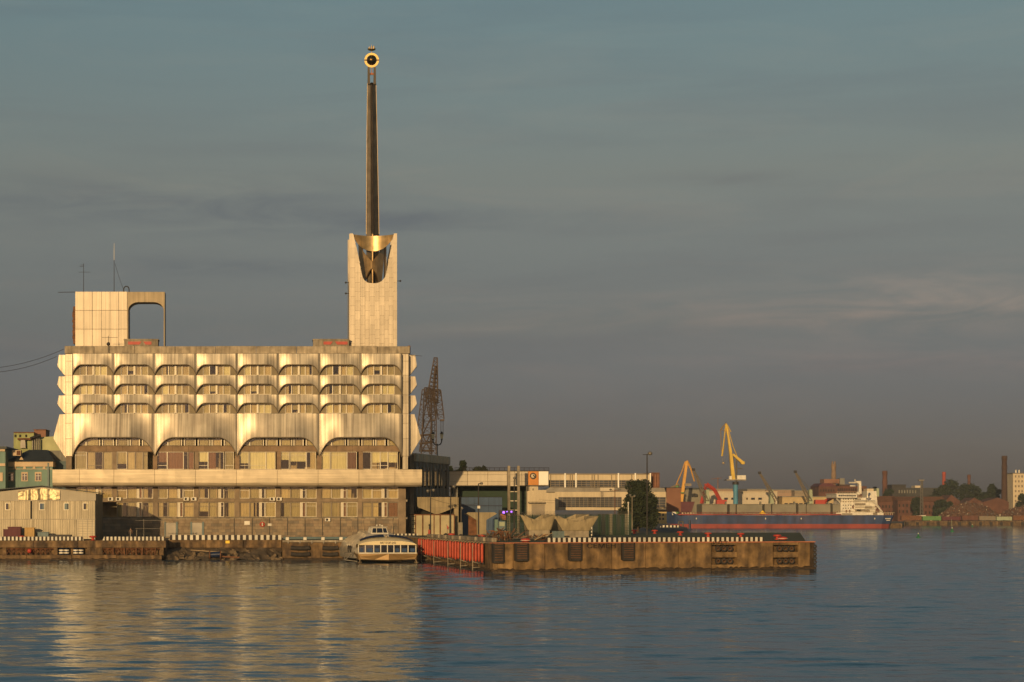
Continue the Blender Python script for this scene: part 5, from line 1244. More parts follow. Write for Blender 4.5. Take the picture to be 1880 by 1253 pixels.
# ------------------------------------------------------------------ gallery bridge and halls
YB2 = 364.0
GL = thing('gallery_bridge', 'pale panelled gallery bridge with an orange emblem panel at its right end', 'building', (wx(915, YB2), YB2, ZQ))
gx = [825, 858.5, 895.5, 931, 945, 958, 969.5]
for a, b in zip(gx, gx[1:]):
    for y0, y1 in ((866, 871.8), (872.2, 884), (884.4, 891.5)):
        MB().box(wx(a, YB2) + .03, wx(b, YB2) - .03, YB2 + random.uniform(-.03, .02), YB2 + .4, wz(y1, YB2), wz(y0, YB2)).build('cladding_panel', M['palewall'], GL)
MB().pbox(825, 1007.5, 865, 892.5, YB2 + .42, YB2 + 8).build('core', M['framedark'], GL)
op = MB().pbox(970, 988.8, 865.8, 891, YB2 - .04, YB2 + .4).build('orange_panel', M['orange'], GL)
c = P(979, 874.5, YB2 - .07)
MB().lathe(c, [(.01, -.03), (.56, -.03), (.56, .03)], 22, ax='y').build('emblem_disc', M['palewall'], op)
MB().torus(c + Vector((-.03, -.04, .02)), .47, .09).build('emblem_ring', M['black'], op); MB().bar(c + Vector((-.05, -.09, .25)), c + Vector((.3, -.09, -.25)), .07).build('emblem_bar', M['black'], op)
MB().pbox(989.2, 1006.8, 865.8, 891, YB2 - .04, YB2 + .4).build('white_panel', M['brightwhite'], GL)
MB().pbox(824, 1008.5, 864, 865.2, YB2 - .3, YB2 + 8.2).build('roof', M['black'], GL)
for k in range(20): MB().cyl(P(835 + k*9.1, 864, YB2), P(835 + k*9.1, 858.8, YB2), .035, n=4).build('rail_post', M['black'], GL)
for y in (858.8, 861.5): MB().cyl(P(835, y, YB2), P(1008, y, YB2), .035, n=4).build('handrail', M['black'], GL)
for px in (838,): MB().box(wx(px, YB2) - .4, wx(px, YB2) + .4, YB2 + 2, YB2 + 3, ZQ, wz(892.6, YB2)).build('column', M['greywall'], GL)
MB().pbox(838, 966, 893, 960, YB2 + 6, YB2 + 6.5).build('under_wall', M['fence'], GL)
YPY = 356.0
PY2 = thing('ladder_pylon', 'twin concrete posts with rungs before the gallery bridge', 'pylon', (wx(943, YPY), YPY, ZQ))
for px in (934.5, 952): MB().box(wx(px - 2.4, YPY), wx(px + 2.4, YPY), YPY, YPY + .5, ZQ, wz(855.5, YPY)).build('post', M['concrete'], PY2, bevel=.04)
for py in (892, 903, 920, 937): MB().pbox(937, 949.6, py - .8, py + .8, YPY + .1, YPY + .3).build('rung', M['palewall'], PY2)
BL = thing('blue_sheeted_store', 'low store clad in dark blue sheeting behind the canopy', 'building', (wx(884, 352), 352, ZQ))
for k in range(6): MB().box(wx(847 + 12.5*k, 352) + .01, wx(859.5 + 12.5*k, 352) - .01, 352 + (k % 2)*.05, 352.3, ZQ, wz(913.5, 352)).build('sheet', M['blue_sheet'], BL)
MB().pbox(847, 922, 912.5, 990, 352.35, 358).build('core', M['dark'], BL)
MB().pbox(846, 923, 928, 929.2, 351.8, 351.97).build('rail', M['navy'], BL)
# pavilion with V fascia
YV = 338.0
PV2 = thing('fascia_pavilion', 'beige pavilion with a V-shaped fascia and tall dark-framed doors', 'building', (wx(803, YV), YV, ZQ))
slab_px(MB(), [(766, 931), (766, 913), (840, 913), (840, 930.5), (806, 944), (798, 944)], YV, YV + .5).build('fascia', M['shell'], PV2)
MB().pbox(766.2, 840, 932.5, 933.3, YV - .04, YV - .005).build('fascia_joint', M['framedark'], PV2)
MB().box(wx(834, YV), wx(842, YV), YV + .2, YV + 7, ZQ, wz(913.2, YV)).build('side_column', M['shell'], PV2)
MB().pbox(766, 834, 913.5, 990, YV + 3, YV + 7).build('core', M['dark'], PV2)
for a, b in ((755, 762), (764, 775), (777.5, 796.5), (797.5, 807), (809.5, 833.5)):
    MB().pbox(a, b, 946.5, 984, YV - 2.0, YV - 1.85).build('door_leaf', pm('door_beige', (.42,.36,.22), .7, var=.2), PV2)
for a in (763, 776.3, 796.9, 808.2, 834): MB().pbox(a - .9, a + .9, 945, 985, YV - 2.05, YV - 1.8).build('door_post', M['rust'], PV2)
MB().pbox(752, 835, 944.5, 946.3, YV - 2.1, YV - 1.7).build('lintel', M['rust'], PV2)
for k in range(5): MB().pbox(756, 762, 948 + k*7.5, 949 + k*7.5, YV - 2.2, YV - 2.05).build('rung', M['black'], PV2)
# butterfly canopy
YU = 322.0
CN = thing('butterfly_canopy', 'inverted concrete canopy on a broad stem beside the pier lamps', 'canopy', (wx(886, YU), YU, ZP))
slab_px(MB(), [(856.5, 943.5), (859, 941), (908, 941), (912.5, 943.5), (893, 955), (892, 985), (876, 985), (875, 955)], YU, YU + .5).build('front_shell', M['shell'], CN)
MB().hexa([(wx(876, YU), YU + .5, wz(955, YU)), (wx(893, YU), YU + .5, wz(955, YU)), (wx(893, YU), YU + 5, wz(955, YU)), (wx(876, YU), YU + 5, wz(955, YU))],
          [(wx(857, YU), YU + .5, wz(943, YU)), (wx(912, YU), YU + .5, wz(943, YU)), (wx(912, YU), YU + 5, wz(943, YU)), (wx(857, YU), YU + 5, wz(943, YU))]).build('shell', M['concrete'], CN)
MB().pbox(860, 876, 946, 986, YU + 2, YU + 2.3).build('screen', M['rust'], CN)
# lit halls
YH1 = 426.0
WH = thing('cream_gatehouse', 'cream rendered gatehouse with roller door left of the long hall', 'building', (wx(995, YH1), YH1, ZQ))
slab_px(MB(), [(968, 990), (968, 902), (972, 902), (972, 889), (988, 889), (988, 900), (1003, 900), (1003, 905), (1019, 905), (1019, 990)], YH1, YH1 + 10).build('wall', M['cream_wall'], WH)
MB().pbox(976, 1000, 926.5, 960, YH1 - .06, YH1 - .01).build('roller_door', pm('roller_grey', (.30,.25,.19), .7, var=.1), WH)
MB().pbox(971, 1000.5, 921.5, 924.5, YH1 - 1.0, YH1 - .01).build('door_canopy', M['concrete'], WH)
MB().pbox(969, 1018, 923.2, 923.8, YH1 - .03, YH1 - .01).build('joint', M['framedark'], WH)
MB().pbox(977.5, 980, 897, 901, YH1 - .08, YH1 - .01).build('vent', M['framedark'], WH)
MB().pbox(948, 967, 893.5, 940, YH1 + 2, YH1 + 6).build('rear_wall', M['greywall'], WH)
YH2 = 440.0
HL = thing('long_hall', 'long cream hall with two window bands and rows of roof posts', 'building', (wx(1110, YH2), YH2, ZQ))
MB().pbox(1008, 1194.5, 871.5, 881.8, YH2 + 12, YH2 + 12.5).build('upper_wall', M['cream_wall'], HL)
MB().pbox(1008, 1195, 869.8, 871.4, YH2 + 11.7, YH2 + 22).build('roof', M['framedark'], HL)
MB().pbox(1008, 1194.5, 881.8, 896, YH2 + 12.6, YH2 + 13).build('upper_backing', M['dark'], HL)
M['hallglass'] = pm('hall_glass', (.07,.075,.085), .15, var=.4, vs=.8, rnd=.3, spec=.6)
def winband(root, a, b, y0, y1, Y, step, rows, fr=.06):
    """band of panes, each pane its own sheet between glazing bars"""
    n = int((b - a)/step); 
    for k in range(n):
        x0 = a + (b - a)*k/n; x1 = a + (b - a)*(k+1)/n
        MB().pbox(x0 + .25, x1 - .25, y0, y1, Y, Y + .05).build('pane', M['hallglass'], root)
    mb = MB()
    for r in range(rows + 1): y = y0 + (y1 - y0)*r/rows; mb.pbox(a, b, y - .35, y + .35, Y - .08, Y - .02)
    for k in range(n + 1): x = a + (b - a)*k/n; mb.pbox(x - .3, x + .3, y0, y1, Y - .07, Y - .015)
    mb.build('glazing_bars', M['framedark'], root)
winband(HL, 1011, 1190, 882.3, 894, YH2 + 12.1, 8, 3)
for px in (1037.5, 1057.5, 1135.5, 1166.5, 1194): MB().pbox(px - 1.2, px + 1.2, 869, 896, YH2 + 11.6, YH2 + 11.9).build('roof_post', M['brightwhite'], HL)
for px in (1011, 1047, 1051, 1087, 1091, 1098, 1123, 1131, 1160): MB().pbox(px - .5, px + .5, 872, 896, YH2 + 11.7, YH2 + 11.95).build('downpipe', M['framedark'], HL)
slab_px(MB(), [(995, 904), (1010, 895), (1220, 896), (1222, 903.5)], YH2 + 1, YH2 + 11).build('lean_to_roof', M['steel'], HL)
MB().pbox(1019.5, 1223, 903.6, 937, YH2 + .3, YH2 + 11).build('backing', M['cream_wall'], HL)
for a, b in ((1023, 1103), (1108, 1137), (1199, 1222)): MB().pbox(a, b, 903.8, 913, YH2, YH2 + .28).build('wall_panel', M['cream_wall'], HL)
MB().pbox(1026, 1095, 932, 937, YH2, YH2 + .28).build('wall_panel', M['cream_wall'], HL); MB().pbox(1103.4, 1107.6, 903.8, 913, YH2, YH2 + .25).build('wall_pier', M['concrete'], HL)
winband(HL, 1025.5, 1141, 913.2, 931.5, YH2 + .1, 7.5, 5); winband(HL, 1200, 1222, 913.2, 931.5, YH2 + .1, 7.5, 4)
MB().pbox(1019, 1025, 903.8, 937, YH2 - .1, YH2 + .28).build('wall_pier', M['cream_wall'], HL)
MB().pbox(1102, 1128, 895.5, 902, YH2 + .5, YH2 + .9).build('torn_sheet', M['palewall'], HL)
BE = thing('brick_gable_block', 'patched red brick block at the right end of the long hall', 'building', (wx(1203, 456), 456, ZQ))
MB().pbox(1195.3, 1211, 868, 897, 456, 466).build('wall', M['brick'], BE)
MB().pbox(1222.5, 1250, 896, 940, 470, 480).build('low_wall', M['pinkbrick'], BE)
MB().pbox(1222, 1251, 895, 896, 469.8, 480.2).build('roof', M['roof'], BE)
for px in (1198, 1203, 1208): MB().pbox(px - 1, px + 1, 871, 894, 455.85, 455.97).build('buttress', M['pinkbrick'], BE)
YO = 520.0
OF = thing('yellow_office', 'small yellowish office with square windows near the ship bow', 'building', (wx(1208, YO), YO, ZQ))
MB().pbox(1196, 1224, 938, 962, YO, YO + 10).build('wall', pm('yellow_render', (.52,.38,.17), .8, var=.15), OF); MB().pbox(1195, 1225, 936.8, 938, YO - .3, YO + 10.3).build('roof', M['rust'], OF)
for px in (1204, 1211.5, 1217.5):
    for py in (945.5, 953): 
        w = MB().pbox(px - 1.8, px + 1.8, py - 2.2, py + 2.2, YO - .08, YO - .01).build('window', M['framedark'], OF); MB().pbox(px - 1.3, px + 1.3, py - 1.7, py + 1.7, YO - .1, YO - .085).build('pane', M['boatglass'], w)

# ------------------------------------------------------------------ trees
def tree(name, label, px, py_top, py_base, w_px, Y, n=2600, seed=1, leaf=.34, zb=None, trunk_r=.28, group=None, cat='tree', lobes=7):
    rnd = random.Random(seed); zb = ZQ if zb is None else zb
    x = wx(px, Y); zt = wz(py_top, Y); hw = w_px*Y/F/2; h = zt - zb
    t = thing(name, label, cat, (x, Y, zb), group)
    mb = MB(); mb.cyl((x, Y, zb - .2), (x + .1, Y, zb + h*.4), trunk_r, trunk_r*.6, 8); mb.cyl((x + .1, Y, zb + h*.4), (x, Y, zb + h*.85), trunk_r*.6, trunk_r*.12, 7)
    cl = []
    for k in range(lobes*3):
        a = rnd.uniform(0, 6.283); v = rnd.uniform(.16, .97); rr = hw*(.25 + .62*math.sin(math.pi*min(1, v*1.02))**.7)*rnd.uniform(.25, 1)
        c = Vector((x + rr*math.cos(a), Y + rr*math.sin(a)*.9, zb + h*v)); s = hw*rnd.uniform(.2, .42)
        c.z = min(c.z, zt - s*.6); cl.append((c, s))
        if k < lobes*1.5: mb.cyl((x, Y, zb + h*max(.15, v - .25)), tuple(c), trunk_r*.3, .03, 5)
    mb.build('trunk', M['bark'], t)
    lv = MB(); tot = sum(s*s for _, s in cl)
    for c, s in cl:
        for _ in range(int(n*s*s/tot)):
            d = Vector((rnd.gauss(0, 1), rnd.gauss(0, 1), rnd.gauss(0, .9))).normalized()*s*rnd.uniform(.55, 1.12)
            p = c + d; u = Vector((rnd.gauss(0, 1), rnd.gauss(0, 1), rnd.gauss(0, .6))).normalized(); v = u.orthogonal().normalized(); q = leaf*rnd.uniform(.6, 1.3)
            lv.add([p - u*q, p + v*q*.55, p + u*q, p - v*q*.55], [(0,1,2,3)])
    lv.build('crown', M['leaf'], t)
    return t
tree('broadleaf_tree', 'dense dark green tree standing before the long hall', 1171, 886, 972, 66, 405, 9000, 4, .30, lobes=16)
for i, (px, py, w, lab) in enumerate(((829, 848, 15, 'small dark tree touching the rear wing corner above the gallery roof'), (849, 847, 20, 'rounded dark tree above the gallery bridge roof'), (882, 857, 26, 'low dark tree crown peeking over the gallery railing'))):
    tree('broadleaf_tree', lab, px, py, 930, w*1.5, 470, 2600, 30 + i, .4)

# ------------------------------------------------------------------ lamps on the pier
def floodlamp(px, py_top, Y, zb, label, heads, r=.09, mat='black', lit=False):
    l_ = thing('lamp_post', label, 'lamp post', (wx(px, Y), Y, zb), 'lamp posts on the pier and quay')
    MB().cyl((wx(px, Y), Y, zb), P(px, py_top, Y), r*1.25, r*.8, 8).build('pole', M[mat], l_)
    if heads: 
        xs = [h[0] for h in heads] + [px]
        MB().cyl(P(min(xs) - .5, py_top + .5, Y), P(max(xs) + .5, py_top + .5, Y), .05, n=6).build('arm', M[mat], l_)
    for hx, hy, s in heads:
        c = P(hx, hy, Y); s *= Y/F
        hd = MB().lathe(c, [(.05, -s*.9), (s*.9, -s*.5), (s, 0), (s*.5, s*.5), (.03, s*.6)], 12).build('floodlight', M['steel'], l_)
        MB().lathe(c, [(.02, -s*1.0), (s*.7, -s*.72)], 12).build('lens', M['lampwhite'] if lit else M['white'], hd)
    return l_
floodlamp(790.5, 899, 322, ZP, 'dark lamp post with twin floodlights before the pavilion door', ((785.5, 901, 3.4), (796, 899.5, 3.4)))
floodlamp(827.5, 894, 318, ZP, 'dark lamp post with one pale floodlight right of the pavilion door', ((833.5, 893, 3.8),))
floodlamp(878.5, 888, 288, ZP, 'lamp post with box and floodlight standing before the butterfly canopy', ((884, 887.5, 3.2),))
b = bpy.data.objects['lamp_post.002']; MB().pbox(876.5, 881.5, 929, 934, 287.6, 287.85).build('junction_box', M['white'], b)
floodlamp(846.5, 931, 320, ZP, 'short slanted lamp pole with a white head by the grey cabinet', ((848.5, 933, 2.6),), .05, 'steel')
floodlamp(920, 905, 372, ZQ, 'slim lamp post with two pale lamps left of the ladder pylon', ((919, 905, 2.2), (926, 905, 2.4)), .06, 'steel')
floodlamp(944, 879, 300, ZP, 'dark lamp post between the two ladder pylon posts', ((945, 877.5, 3.2),))
floodlamp(1188, 834, 330, ZP, 'tallest dark lamp post with one bright floodlight at the tree', ((1193.5, 832, 4.6),), .11)
MB().cyl(P(1180, 835, 330), P(1190, 835, 330), .05).build('arm_stub', M['black'], bpy.data.objects['lamp_post.006'])
floodlamp(1129, 900, 410, ZQ, 'double-arm street lamp before the long hall windows', ((1121, 899, 2.4), (1137, 899, 2.4)), .09, 'rust')
floodlamp(1160.5, 912, 380, ZQ, 'pale double lamp post standing in front of the tree', ((1157, 909, 2.4), (1165, 910, 2.4)), .07, 'concrete')
for k, (px, py) in enumerate(((924.8, 941.3), (931, 939.8), (939, 940))):
    o = thing('purple_lamp', 'glowing purple stage lamp, %s from the left of three' % ORD[k], 'lamp', P(px, py + 3, 330), 'purple stage lamps'); MB().sphere(P(px, py, 330), (.22, .1, .15)[k], 6).build('bulb', M['purple'], o); MB().pbox(px - 2, px + 2, py + 1.8, py + 3.2, 329.9, 330.3).build('housing', M['black'], o)
sg = thing('stage_truss', 'dark stage truss carrying the purple lamps', 'truss', (wx(932, 331), 331, ZP))
MB().pbox(916, 946, 937, 943.5, 330.6, 331).build('truss_beam', M['black'], sg); MB().pbox(916, 918, 943, 986, 330.6, 331).pbox(944, 946, 943, 986, 330.6, 331).build('truss_leg', M['black'], sg); MB().pbox(919, 929, 944, 955, 331, 331.3).build('backdrop', M['copping'], sg)

# ------------------------------------------------------------------ green mesh fence with razor wire
def mesh_fence(label, px0, px1, y0, Y, step=14):
    f = thing('mesh_fence', label, 'fence', (wx((px0+px1)/2, Y), Y, ZP), 'green mesh fences on the pier')
    n = max(1, int((px1 - px0)/step))
    for k in range(n + 1):
        px = px0 + (px1 - px0)*k/n; MB().bar((wx(px, Y), Y, ZP), P(px, y0 - 1, Y), .05).build('post', M['fence'], f)
    zt, zb = wz(y0, Y), ZP + .05
    for k in range(n):
        a, b = wx(px0 + (px1 - px0)*k/n, Y), wx(px0 + (px1 - px0)*(k+1)/n, Y); mb = MB()
        m = 12
        for j in range(1, m): x = a + (b - a)*j/m; mb.box(x - .022, x + .022, Y - .02, Y + .02, zb, zt)
        for j in range(9): z = zb + (zt - zb)*j/8; mb.box(a, b, Y - .025, Y + .025, z - .02, z + .02)
        mb.build('mesh_panel', M['fence'], f)
        w = MB(); z0 = zt + .32; pts = []
        for j in range(41): t = j/40; an = t*6.283*6; pts.append(Vector((a + (b-a)*t, Y + .3*math.sin(an), z0 + .3*math.cos(an))))
        w.tube(pts, .022, 3); w.build('razor_coil', M['steel'], f)
    return f
mesh_fence('green mesh fence section with razor wire left of the shell tubs', 920, 962, 948, 304); mesh_fence('long green mesh fence with razor wire behind the shell tubs', 962, 1100, 946, 312); mesh_fence('green mesh fence section with razor wire left of the big tree', 1100, 1158, 946, 318)
st = thing('timber_scaffold', 'tall screen of dark boards behind the right mesh fence', 'screen', (wx(1125, 335), 335, ZP))
for k in range(9): MB().pbox(1098 + k*7, 1103.5 + k*7, 944, 985, 335 + .05*(k % 2), 335.2).build('board', (M['fence'], M['black'], M['fence'], M['framedark'])[k % 4], st)
# concrete shell tubs
def tub(label, px0, px1, bx0, bx1, y_c, y_mid, y_b, Y, depth, seed):
    s = thing('shell_tub', label, 'shell tub', (wx((px0+px1)/2, Y), Y, ZP), 'concrete shell tubs on the pier')
    def P2(px, py, dy): return Vector((wx(px, Y), Y + dy, wz(py, Y)))
    xm = (px0 + px1)/2; fb = [P2(bx0, y_b, .4), P2((bx0+bx1)/2, y_b, .3), P2(bx1, y_b, .4)]; ft = [P2(px0, y_c, 0), P2(xm, y_mid, .15), P2(px1, y_c, 0)]
    bt = [v + Vector((0, depth, 0)) for v in ft]; bb = [v + Vector((0, depth - .8, 0)) for v in fb]
    bt[0].x += 1.0; bt[2].x -= 1.0
    for nm, rws in (('front_leaf', [fb, ft]), ('rear_leaf', [bb, bt]), ('left_leaf', [[fb[0], bb[0]], [ft[0], bt[0]]]), ('right_leaf', [[fb[2], bb[2]], [ft[2], bt[2]]])):
        o = MB().grid(rws, smooth=False).build(nm, M['shell'], s); so = o.modifiers.new('thick', 'SOLIDIFY'); so.thickness = .14
    MB().hexa([fb[0] + Vector((0,0,-.9)), fb[2] + Vector((0,0,-.9)), bb[2] + Vector((0,0,-.9)), bb[0] + Vector((0,0,-.9))], [fb[0], fb[2], bb[2], bb[0]]).build('base', M['concrete'], s)
    for k in (.28, .72): p = fb[0].lerp(fb[2], k); q = ft[0].lerp(ft[2], k); MB().bar(p + Vector((0, -.1, .1)), (q.x, q.y - .1, q.z - .4), .035).build('joint_strip', M['framedark'], s)
    return s
tub('left concrete shell tub with raised corner on the pier', 957, 1018, 972, 1010, 945.5, 956, 973, 283, 5, 1)
tub('rear concrete shell tub showing only its pale peaks', 1003, 1080, 1018, 1065, 944.5, 955.5, 978, 289, 5, 2)
tub('front right concrete shell tub with wide winged rim', 1019, 1097, 1036, 1082, 947.5, 958.5, 974, 270, 5, 3)
# ------------------------------------------------------------------ pier clutter
def cabinet(label, px0, px1, py0, py1, Y, mat, screen=None, legs=True):
    c = thing('control_cabinet', label, 'cabinet', (wx((px0+px1)/2, Y), Y, ZP))
    MB().pbox(px0, px1, py0, py1, Y, Y + .7).build('casing', mat, c, bevel=.04)
    MB().pbox(px0 + 1.5, px1 - 1.5, py0 + 2, py0 + (py1-py0)*.55, Y - .05, Y - .005).build('door_panel', screen or mat, c)
    if legs:
        for a in (px0 + 1, px1 - 1): MB().box(wx(a, Y) - .06, wx(a, Y) + .06, Y + .1, Y + .3, ZP, wz(py1, Y)).build('leg', M['steel'], c)
    return c
cabinet('blue-grey control cabinet with a framed screen on legs', 915.5, 928, 957, 973.5, 262, M['bluegrey'], M['palegreen']); cabinet('narrow teal cabinet left of the framed screen cabinet', 908.5, 914.5, 954, 976, 264, M['teal'])
cabinet('tall pale grey cabinet right of the pavilion doors', 841, 849.5, 959.5, 985, 300, M['hatch'], M['concrete'], False)
bollard(828.5, 286, ZP, 'orange-red bollard above the red fenders right of the lamp base', 1.0); bollard(885, 268, ZP, 'flat orange-red bollard before the butterfly canopy stem', 1.0)
for px, Y, lb in ((1165, 352, 'red bollard left of the tallest lamp post'), (1202, 350, 'red bollard just right of the tallest lamp post'), (1249, 322, 'red bollard second right of the tallest lamp post'), (1300, 300, 'red bollard in the middle of the right pier deck'), (1360, 292, 'red bollard third from the right pier end'), (1427, 268, 'red bollard beside the flat red float at the pier end')): bollard(px, Y, ZP, lb, 1.0)
def float_(label, px, Y, w):
    f = thing('rescue_float', label, 'float', (wx(px, Y), Y, ZP)); c = Vector((wx(px, Y), Y, ZP))
    MB().lathe(c, [(.02, .02), (w*.7, .04), (w, .2), (w*.85, .38), (w*.3, .45), (.02, .46)], 18).build('shell', M['red'], f); MB().torus(c + Vector((0, 0, .2)), w, .03, ax='z').build('grab_rope', M['white'], f)
float_('flat red rescue float on the right end of the pier', 1437, 262, .62); float_('flat red rescue float near the left pier corner', 965, 244, .6)
random.seed(14)
for k in range(9):                                        # concrete edge blocks above the red fenders
    t = k/9; c0 = A + dAC*(3.5 + t*51); c1 = c0 + dAC*4.3
    mb = MB(); plate(mb, c0 - nAC*.9, c1 - nAC*.9, -.2, .4, ZP + .04, ZP + .52, nAC)
    tag(mb.build('edge_block', M['concrete'], bevel=.06), 'long concrete edge block above the red fenders, %s from the pier corner' % ORD[k], 'edge block', 'edge blocks above the red fenders')
for k, d in enumerate((4, 13, 24, 36)):
    c = A + dAC*(d + 4.2) - nAC*1.1; o = thing('block_tyre', 'black tyre jammed between edge blocks, %s from the pier corner' % ORD[k], 'tyre', (c.x, c.y, ZP), 'tyres between edge blocks'); MB().torus((c.x, c.y, ZP + .36), .27, .12, ax='y').build('tread', M['rubber'], o)
def debris(name, label, px0, px1, Y, n, hmax, mats, seed):
    rnd = random.Random(seed); root = thing(name, label, 'debris', (wx((px0+px1)/2, Y), Y, ZP))
    for k, m in enumerate(mats):
        mb = MB()
        for i in range(n):
            a = Vector((wx(rnd.uniform(px0, px1), Y), Y + rnd.uniform(-1.5, 1.5), ZP + rnd.uniform(.03, hmax*.5))); b = a + Vector((rnd.uniform(-1.6, 1.6), rnd.uniform(-.8, .8), rnd.uniform(-.1, hmax)))
            b.z = max(ZP + .05, b.z); mb.bar(a, b, rnd.uniform(.03, .09))
        mb.build(('pipe', 'timber', 'plank')[k], m, root, kind='stuff')
    return root
debris('scrap_heap', 'tangle of planks and pipes on the pier before the control cabinets', 893, 955, 262, 20, 1.1, (M['rust'], M['steel'], pm('grey_timber', (.26,.19,.12), .9)), 5)
debris('scrap_heap', 'heap of broken boards at the foot of the left shell tub', 962, 1000, 262, 14, .7, (M['rust'], pm('pale_timber', (.40,.29,.17), .9), M['steel']), 6)
cb = thing('site_barrier', 'corrugated grey barrier between the shell tubs', 'barrier', (wx(1024, 266), 266, ZP)); 
for k in range(9): MB().box(wx(1014 + 2.5*k, 266), wx(1016 + 2.5*k, 266), 266, 266.1, ZP, wz(975.5, 266)).build('slat', M['bluegrey'], cb)
def tripod(label, px, Y, h):
    t = thing('trestle_stand', label, 'stand', (wx(px, Y), Y, ZP), 'trestle stands on the pier'); x = wx(px, Y)
    for a in ((-.4, -.3), (.4, -.3), (0, .4)): MB().bar((x + a[0], Y + a[1], ZP), (x, Y, ZP + h), .045).build('leg', M['rust'], t)
    MB().box(x - .35, x + .35, Y - .08, Y + .08, ZP + h - .03, ZP + h + .08).build('top', M['rust'], t)
for k, (px, Y) in enumerate(((902, 270), (908, 258), (922, 256), (932, 258))): tripod('rusty trestle stand on the pier, %s from the left' % ORD[k], px, Y, 1.1)
pst = thing('water_post', 'dark slim post with red base beside the pavilion door', 'post', (wx(788, 318), 318, ZP)); MB().cyl((wx(788, 318), 318, ZP), P(788.5, 965, 318), .1, .08).sphere(P(788.5, 964.5, 318), .16, 6).build('post', M['black'], pst); MB().cyl((wx(788, 318), 318, ZP), P(788.3, 973, 318), .18).build('sleeve', M['red'], pst)
fg = thing('pier_flag', 'small red flag on a short pole before the pavilion', 'flag', (wx(820, 312), 312, ZP)); MB().cyl((wx(822, 312), 312, ZP), P(820, 963, 312), .05).build('pole', M['concrete'], fg); MB().grid([[P(820, 964, 312), P(822.5, 966, 311.9), P(824, 969, 312)], [P(820.5, 970, 312), P(822.5, 973, 311.9), P(822.5, 975, 312)]]).build('cloth', M['red'], fg)
# low far pier with stripes
kerb('kerb_beam', 'small distant striped kerb beam left of the ship bow', Vector((wx(1212, 602), 602)), Vector((wx(1246, 602), 602)), dn, ZQ - .3, .9, .6, 1.05)
kerb('kerb_beam', 'small distant striped kerb beam behind the big tree', Vector((wx(1150, 590), 590)), Vector((wx(1178, 590), 590)), dn, ZQ - .2, .9, .6, 1.0)
wb = thing('work_boat', 'small dark work boat with a pipe frame below the ship bow', 'boat', (wx(1257, 640), 640, 0)); slab_px(MB(), [(1245, 973), (1271, 971.5), (1268, 978), (1249, 979)], 625, 631).build('hull', M['navy'], wb)
MB().bar(P(1246, 958, 628), P(1246, 974, 628), .2).bar(P(1254, 958, 628), P(1254, 974, 628), .2).bar(P(1246, 958, 628), P(1254, 958, 628), .2).build('frame', M['steel'], wb); MB().cyl(P(1266.5, 955, 628), P(1266.5, 972, 628), .35).build('mast', M['navy'], wb)

wp = thing('marker_pole', 'short white marker pole left of the big tree', 'pole', (wx(1153.5, 330), 330, ZP)); MB().cyl((wx(1153.5, 330), 330, ZP), P(1153.5, 924, 330), .09).build('pole', M['white'], wp); MB().sphere(P(1153.5, 923.5, 330), .16, 6).build('knob', M['white'], wp)
wp = thing('marker_pole', 'white striped marker pole at the right rim of the front shell tub', 'pole', (wx(1086, 262), 262, ZP)); MB().cyl((wx(1086, 262), 262, ZP), P(1086.5, 968, 262), .09).build('pole', M['white'], wp)
for k in range(3): MB().cyl(P(1086.2, 972 + 6*k, 262), P(1086.1, 975 + 6*k, 262), .095).build('band', M['black'], wp)
cable('cable', 'thin overhead cable between the lamp posts before the long hall', P(1129, 912, 410), P(990, 918, 405), .4, .02); cable('cable', 'sagging thin cable above the pavilion fascia', P(790.5, 915, 321), P(878, 925, 290), .5, .02)

# ------------------------------------------------------------------ cargo ship
YSH = 1000.0
SHP = thing('cargo_ship', 'blue and red cargo ship with grey hatches and white bridge house', 'ship', (wx(1436, YSH), YSH, 0))
def S(px, py, d=0): return Vector((wx(px, YSH), YSH + d, wz(py, YSH)))
k_ = YSH/F
# hull lofted from stern to bow: columns (px at waterline offset, half breadth, deck row)
stn = [(1641, 4.5, 946.5), (1636, 7.5, 946.5), (1620, 9, 946.5), (1560, 9, 946.5), (1400, 9, 946.5), (1290, 9, 946.2), (1262, 8, 946), (1246, 6, 945.5), (1236, 3.4, 939.5), (1226, .4, 938)]
def hull(z0f, z1f, mat, name, shr=0):
    rows = []
    for px, hb_, yd in stn:
        def xs(z):                                        # rake: bow leans forward, stern counter leans aft
            t = max(0, min(1, z/6.5))
            if px < 1300: return px + (1 - t)*min(9, (1300 - px)*.12)
            if px > 1600: return px + (t - .4)*11*(px - 1600)/41
            return px
        z0 = z0f(yd); z1 = z1f(yd); rr = []
        for s, z in ((-1, z1), (-1, z0), (1, z0), (1, z1)):
            w = hb_*(1 if z > 2 else .93); rr.append(Vector((wx(xs(z), YSH), YSH + 9 + s*w, z)))
        rows.append(rr)
    mb = MB().grid(rows, smooth=False); mb.add(rows[0], [(0,1,2,3)]); mb.add(rows[-1], [(0,1,2,3)])
    mb.grid([[r[0] for r in rows], [r[3] for r in rows]], smooth=False)
    return mb.build(name, mat, SHP)
hull(lambda y: -1, lambda y: 1.95, M['shipred'], 'boot_top'); hull(lambda y: 1.951, lambda y: wz(y, YSH), M['shipblue'], 'hull')
MB().box(wx(1246, YSH), wx(1545, YSH), YSH + .3, YSH + 17, wz(946.2, YSH) + .01, wz(943.8, YSH)).build('bulwark_rail', M['shipred'], SHP)
for a, b in ((1289, 1335.5), (1340, 1351), (1353, 1400), (1404, 1416), (1418, 1462), (1466, 1480), (1481, 1525), (1529, 1544)):
    MB().pbox(a, b, 926.8, 943.6, YSH + 2, YSH + 15).build('hatch_coaming', M['hatch'], SHP, bevel=.2)
    MB().pbox(a + .5, b - .5, 925.8, 926.7, YSH + 1.7, YSH + 15.3).build('hatch_cover', M['hatch'], SHP)
